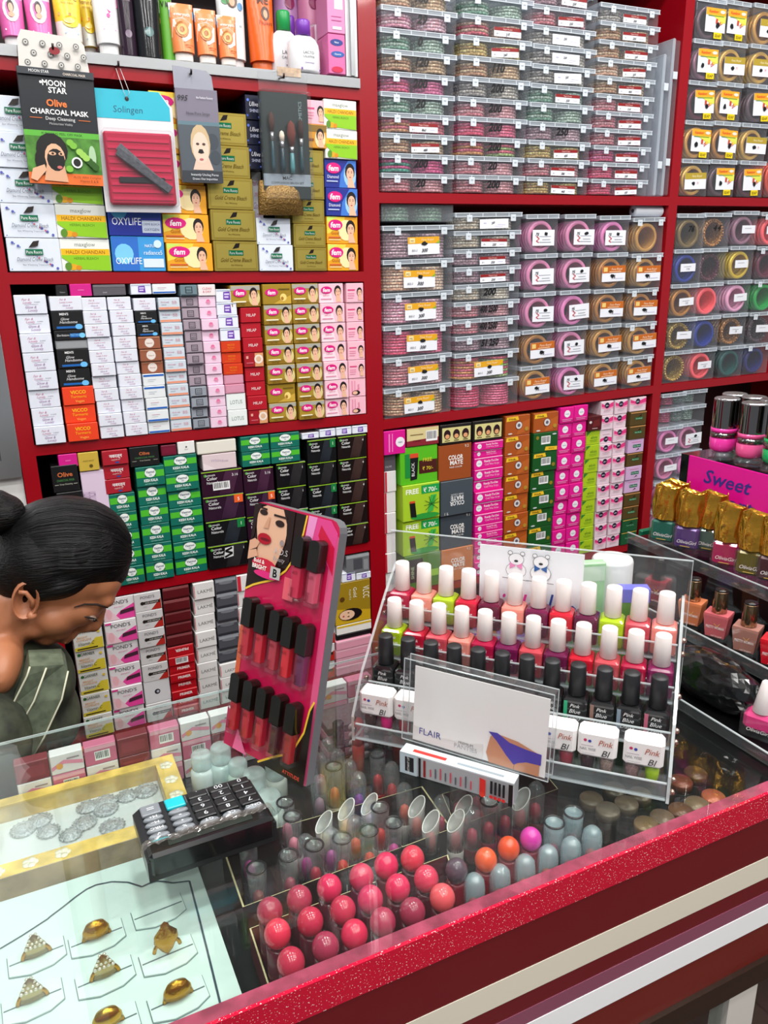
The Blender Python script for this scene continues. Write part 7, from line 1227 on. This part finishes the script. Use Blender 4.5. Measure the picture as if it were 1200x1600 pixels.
for s, sh in ((-1, Vector((-.10, .965, .90))), (1, Vector((-.10, 1.225, .90)))):
    el = sh+Vector((-.02, 0, -.21)); wr_ = Vector((-.06, 1.095+s*.075, .632))
    skin_items += [('c', chest+Vector((.0, 0, .05)), sh, .07, .052), ('c', sh, el, .048, .038), ('c', el, wr_, .036, .024), ('c', wr_, wr_+Vector((.06, -.01*s, -.012)), .024, .022)]
    base = wr_+Vector((.065, -.01*s, -.012))
    for k in range(4):
        f0 = base+Vector((0, (k-1.5)*.015, 0)); ln = (.036, .042, .04, .03)[k]; f1 = f0+Vector((ln, 0, -.006)); f2 = f1+Vector((ln*.6, 0, -.018)); skin_items += [('c', f0, f1, .0085, .008), ('c', f1, f2, .008, .0065)]
    t0 = wr_+Vector((.02, -s*.018, 0)); t1 = t0+Vector((.03, -s*.02, -.008)); skin_items += [('c', t0, t1, .011, .009), ('c', t1, t1+Vector((.025, -s*.006, -.008)), .009, .0075)]
SKN = mat('A66A48', .5, 0, 'mottle', .06, 30)
me = blobs(skin_items, .0042, 5); me.materials.append(mat('A86B49', .45)); body = link('body', me, pr); body['label'] = 'warm brown skin'
# ear toward the viewer
mb = MB(); ec = wp(37, 912, -.064)
def ear_ring(s, dy, tw): return [ec + Vector((s*(.0165*math.cos(a)+.004*math.sin(a)), dy, s*(.0265*math.sin(a)*(1.0 if math.sin(a) > 0 else .95)+.0))) for a in [2*math.pi*i/18 for i in range(18)]]
rings_ = [ear_ring(.86, .016, 0), ear_ring(1.0, .004, 0), ear_ring(1.02, -.002, 0), ear_ring(.9, -.004, 0), ear_ring(.74, .0005, 0), ear_ring(.5, .004, 0), ear_ring(.2, .007, 0)]
for a, b in zip(rings_, rings_[1:]): mb.add(a+b, [(i, (i+1) % 18, 18+(i+1) % 18, 18+i) for i in range(18)], mat('A86A4A', .45), True)
mb.tube([ec+Vector((.006, -.001, -.010)), ec+Vector((.008, -.003, 0)), ec+Vector((.002, -.003, .012)), ec+Vector((-.006, -.002, .014))], .003, 8, mat('A86A4A', .45))
mb.lathe([(0, -.006), (.006, -.003), (.007, .001), (.004, .005), (0, .007)], 12, mat('A86A4A', .45), tr=Matrix.Translation(ec+Vector((.004, .001, -.022)))); mb.build('ear', pr)
# eye, brow, lashes, lips
fy = -.050
mb = MB(); e0 = wp(137, 946, -.0435); mb.lathe([(0, -.0042), (.0055, -.003), (.0078, 0), (.0055, .003), (0, .0042)], 14, mat('8A7468', .3), tr=Matrix.Translation(e0) @ Matrix.Rotation(math.radians(35), 4, 'Y')); mb.lathe([(0, -.003), (.0022, -.0015), (.003, 0), (.0022, .0015), (0, .003)], 10, mat('120A08', .15), tr=Matrix.Translation(e0+Vector((.0035, -.0045, -.003)))); mb.build('eye', pr)
mb = MB().tube([wp(120, 941, -.0515), wp(130, 942, -.0515), wp(140, 946, -.0492), wp(147, 952, -.044)], [.0005, .0013, .0015, .0006], 8, mat('1A100E', .6)); mb.build('eyelash', pr)
mb = MB().tube([wp(110, 926, -.0555), wp(126, 922, -.054), wp(146, 925, -.0485), wp(163, 934, -.0385)], [.0006, .0014, .0018, .0008], 8, mat('2A1A14', .9)); mb.build('eyebrow', pr)
# hair
HR = bpy.data.materials.new('hair'); HR.use_nodes = True; nt = HR.node_tree; b_ = nt.nodes['Principled BSDF']; b_.inputs['Base Color'].default_value = (.0035, .003, .0032, 1); b_.inputs['Roughness'].default_value = .45; b_.inputs['Specular IOR Level'].default_value = .2
tc = nt.nodes.new('ShaderNodeTexCoord'); mp = nt.nodes.new('ShaderNodeMapping'); mp.inputs['Scale'].default_value = (18, 120, 260); mp.inputs['Rotation'].default_value = (0, math.radians(12), 0); nz = nt.nodes.new('ShaderNodeTexNoise'); nz.inputs['Scale'].default_value = 1.6; nz.inputs['Detail'].default_value = 6; bp = nt.nodes.new('ShaderNodeBump'); bp.inputs['Strength'].default_value = .7; bp.inputs['Distance'].default_value = .004
nt.links.new(tc.outputs['Object'], mp.inputs['Vector']); nt.links.new(mp.outputs[0], nz.inputs['Vector']); nt.links.new(nz.outputs['Fac'], bp.inputs['Height']); nt.links.new(bp.outputs[0], b_.inputs['Normal'])
hair_items = [E_(104, 852, 104, 83, 0, HW+.008, 8), E_(150, 868, 58, 62, 0, HW*.86, 30), E_(168, 886, 36, 34, .004, HW*.70, 40), E_(60, 868, 66, 72, 0, HW+.009, 0), E_(20, 890, 40, 50, .002, HW*.86, 0), E_(90, 893, 66, 34, -.012, HW*.93, -4), E_(62, 905, 30, 20, -.022, HW*.70, 0), E_(-5, 930, 26, 34, .01, .045, 20)]
me = blobs(hair_items, .0042, 5); me.materials.append(HR); hr_ = link('hair', me, pr)
me = blobs([E_(8, 800, 30, 28, 0, .034, 0), E_(-12, 806, 30, 34, .004, .036, 0), E_(24, 812, 14, 18, -.004, .022, 0), E_(-2, 782, 20, 16, 0, .026, 20)], .0036, 3); me.materials.append(HR); link('hair_bun', me, hr_)
mb = MB(); rr = random.Random(21)
for k in range(70):
    y0 = rr.uniform(0, 1); p = []
    for i in range(7):
        t = i/6; a = math.radians(168-150*t); R_ = (1.0+rr.uniform(-.004, .008)); px = 104+104*R_*math.cos(a)*(.98); py = 855-(83*(1-.9*y0))*math.sin(a)*R_+y0*20
        dpt = math.sqrt(max(.02, 1-((px-104)/106)**2-((py-855)/86)**2)) if ((px-104)/106)**2+((py-855)/86)**2 < 1 else .0
        p.append(wp(px, py, -(HW+.0088)*dpt))
    mb.tube(p, .00035, 4, mat('0E0E10', .4), cap=False)
mb.build('hair_strands', hr_)
# kurta
KUR = bpy.data.materials.new('kurta'); KUR.use_nodes = True; nt = KUR.node_tree; b_ = nt.nodes['Principled BSDF']; b_.inputs['Roughness'].default_value = .75
tc = nt.nodes.new('ShaderNodeTexCoord'); nz = nt.nodes.new('ShaderNodeTexNoise'); nz.inputs['Scale'].default_value = 26; nz.inputs['Detail'].default_value = 5; cr = nt.nodes.new('ShaderNodeValToRGB'); cr.color_ramp.elements[0].position = .35; cr.color_ramp.elements[1].position = .68; cr.color_ramp.elements[0].color = lin('1C2017'); cr.color_ramp.elements[1].color = lin('454C37')
nt.links.new(tc.outputs['Object'], nz.inputs['Vector']); nt.links.new(nz.outputs['Fac'], cr.inputs['Fac']); nt.links.new(cr.outputs[0], b_.inputs['Base Color'])
kt = [('c', wp(-70, 1030)+Vector((0, 0, -.02)), chest, .085, .118), ('c', chest, hip, .122, .135), ('c', hip+Vector((0, -.05, 0)), Vector((-.05, 1.03, .56)), .105, .09), ('c', hip+Vector((0, .07, 0)), Vector((-.05, 1.17, .56)), .105, .09), E_(70, 1062, 50, 62, 0, .075, 12), E_(86, 1110, 42, 52, 0, .085, 0), E_(40, 1100, 70, 80, 0, .10, 0), E_(10, 1030, 60, 45, 0, .085, 20)]
for s, sh in ((-1, Vector((-.10, .965, .90))), (1, Vector((-.10, 1.225, .90)))):
    el = sh+Vector((-.02, 0, -.21)); kt += [('c', chest+Vector((0, 0, .04)), sh, .085, .066), ('c', sh, el, .064, .056), ('c', el, el.lerp(Vector((-.06, 1.095+s*.075, .632)), .25), .056, .05)]
me = blobs(kt, .0055, 6); me.materials.append(KUR); kur_ = link('kurta', me, pr)
COLR = mat('5A6450', .8, 0, 'mottle', 0, 60)
def lapel(px, dy, th, mt, name):
    P = [wp(x, y, dy-d_) for x, y, d_ in px]; Q = [q+Vector((0, th, 0)) for q in P]; n = len(P)
    return MB().add(P+Q, [tuple(range(n)), tuple(range(2*n-1, n-1, -1))]+[(i, (i+1) % n, n+(i+1) % n, n+i) for i in range(n)], mt).build(name, kur_)
lapel([(-14, 1085, 0), (16, 1048, .002), (38, 1004, .002), (42, 992, 0), (92, 995, -.01), (98, 1004, -.01), (88, 1040, .0), (62, 1092, .006), (40, 1126, .01), (8, 1112, .012), (-14, 1104, .01)], -.100, .05, COLR, 'collar')
for pts in ([(42, 992, -.1005), (38, 1004, -.1025), (16, 1048, -.1025), (-14, 1085, -.1005)], [(98, 1004, -.091), (88, 1040, -.101), (62, 1092, -.107), (40, 1126, -.111)], [(40, 1126, -.111), (8, 1112, -.113), (-14, 1104, -.111)], [(66, 996, -.0965), (48, 1040, -.104), (14, 1094, -.1125)]):
    MB().tube([wp(*q) for q in pts], .0012, 6, mat('C8C8B0', .6)).build('piping', kur_)
fl_c = wp(120, 1124, -.095); mb = MB()
for k in range(8):
    a = k*math.pi/4; mb.lathe([(0, -.0012), (.0052, 0), (0, .0012)], 10, mat(('C83A1E', 'E07A2A')[k % 2], .6), tr=Matrix.Translation(fl_c+Vector((.006*math.cos(a), -.001*(k % 2), .0075*math.sin(a)))) @ Matrix.Rotation(math.radians(90), 4, 'X'))
mb.lathe([(0, -.002), (.0035, 0), (0, .002)], 10, mat('7A1410', .6), tr=Matrix.Translation(fl_c+Vector((0, -.003, 0))) @ Matrix.Rotation(math.radians(90), 4, 'X')); mb.build('flower_motif', kur_)
mb = MB().lathe([(.17, .0), (.175, .01), (.175, .03), (.165, .04), (.0, .042)], 24, mat('2A2A2C', .5)); s_ = empty('stool', (-.36, 1.10, 0)); sp = mb.build('seat', s_); sp.location.z = .376
for k in range(4): a = math.radians(45+90*k); MB().tube([(.12*math.cos(a), .12*math.sin(a), .376), (.16*math.cos(a), .16*math.sin(a), .001)], .012, 10, mat('8A8C8E', .3, .8)).build('leg', s_)
tag(s_, 'round black stool under the person behind the counter', 'stool')
dup = [(l, n) for l, n in LABELS.items() if len(n) > 1]
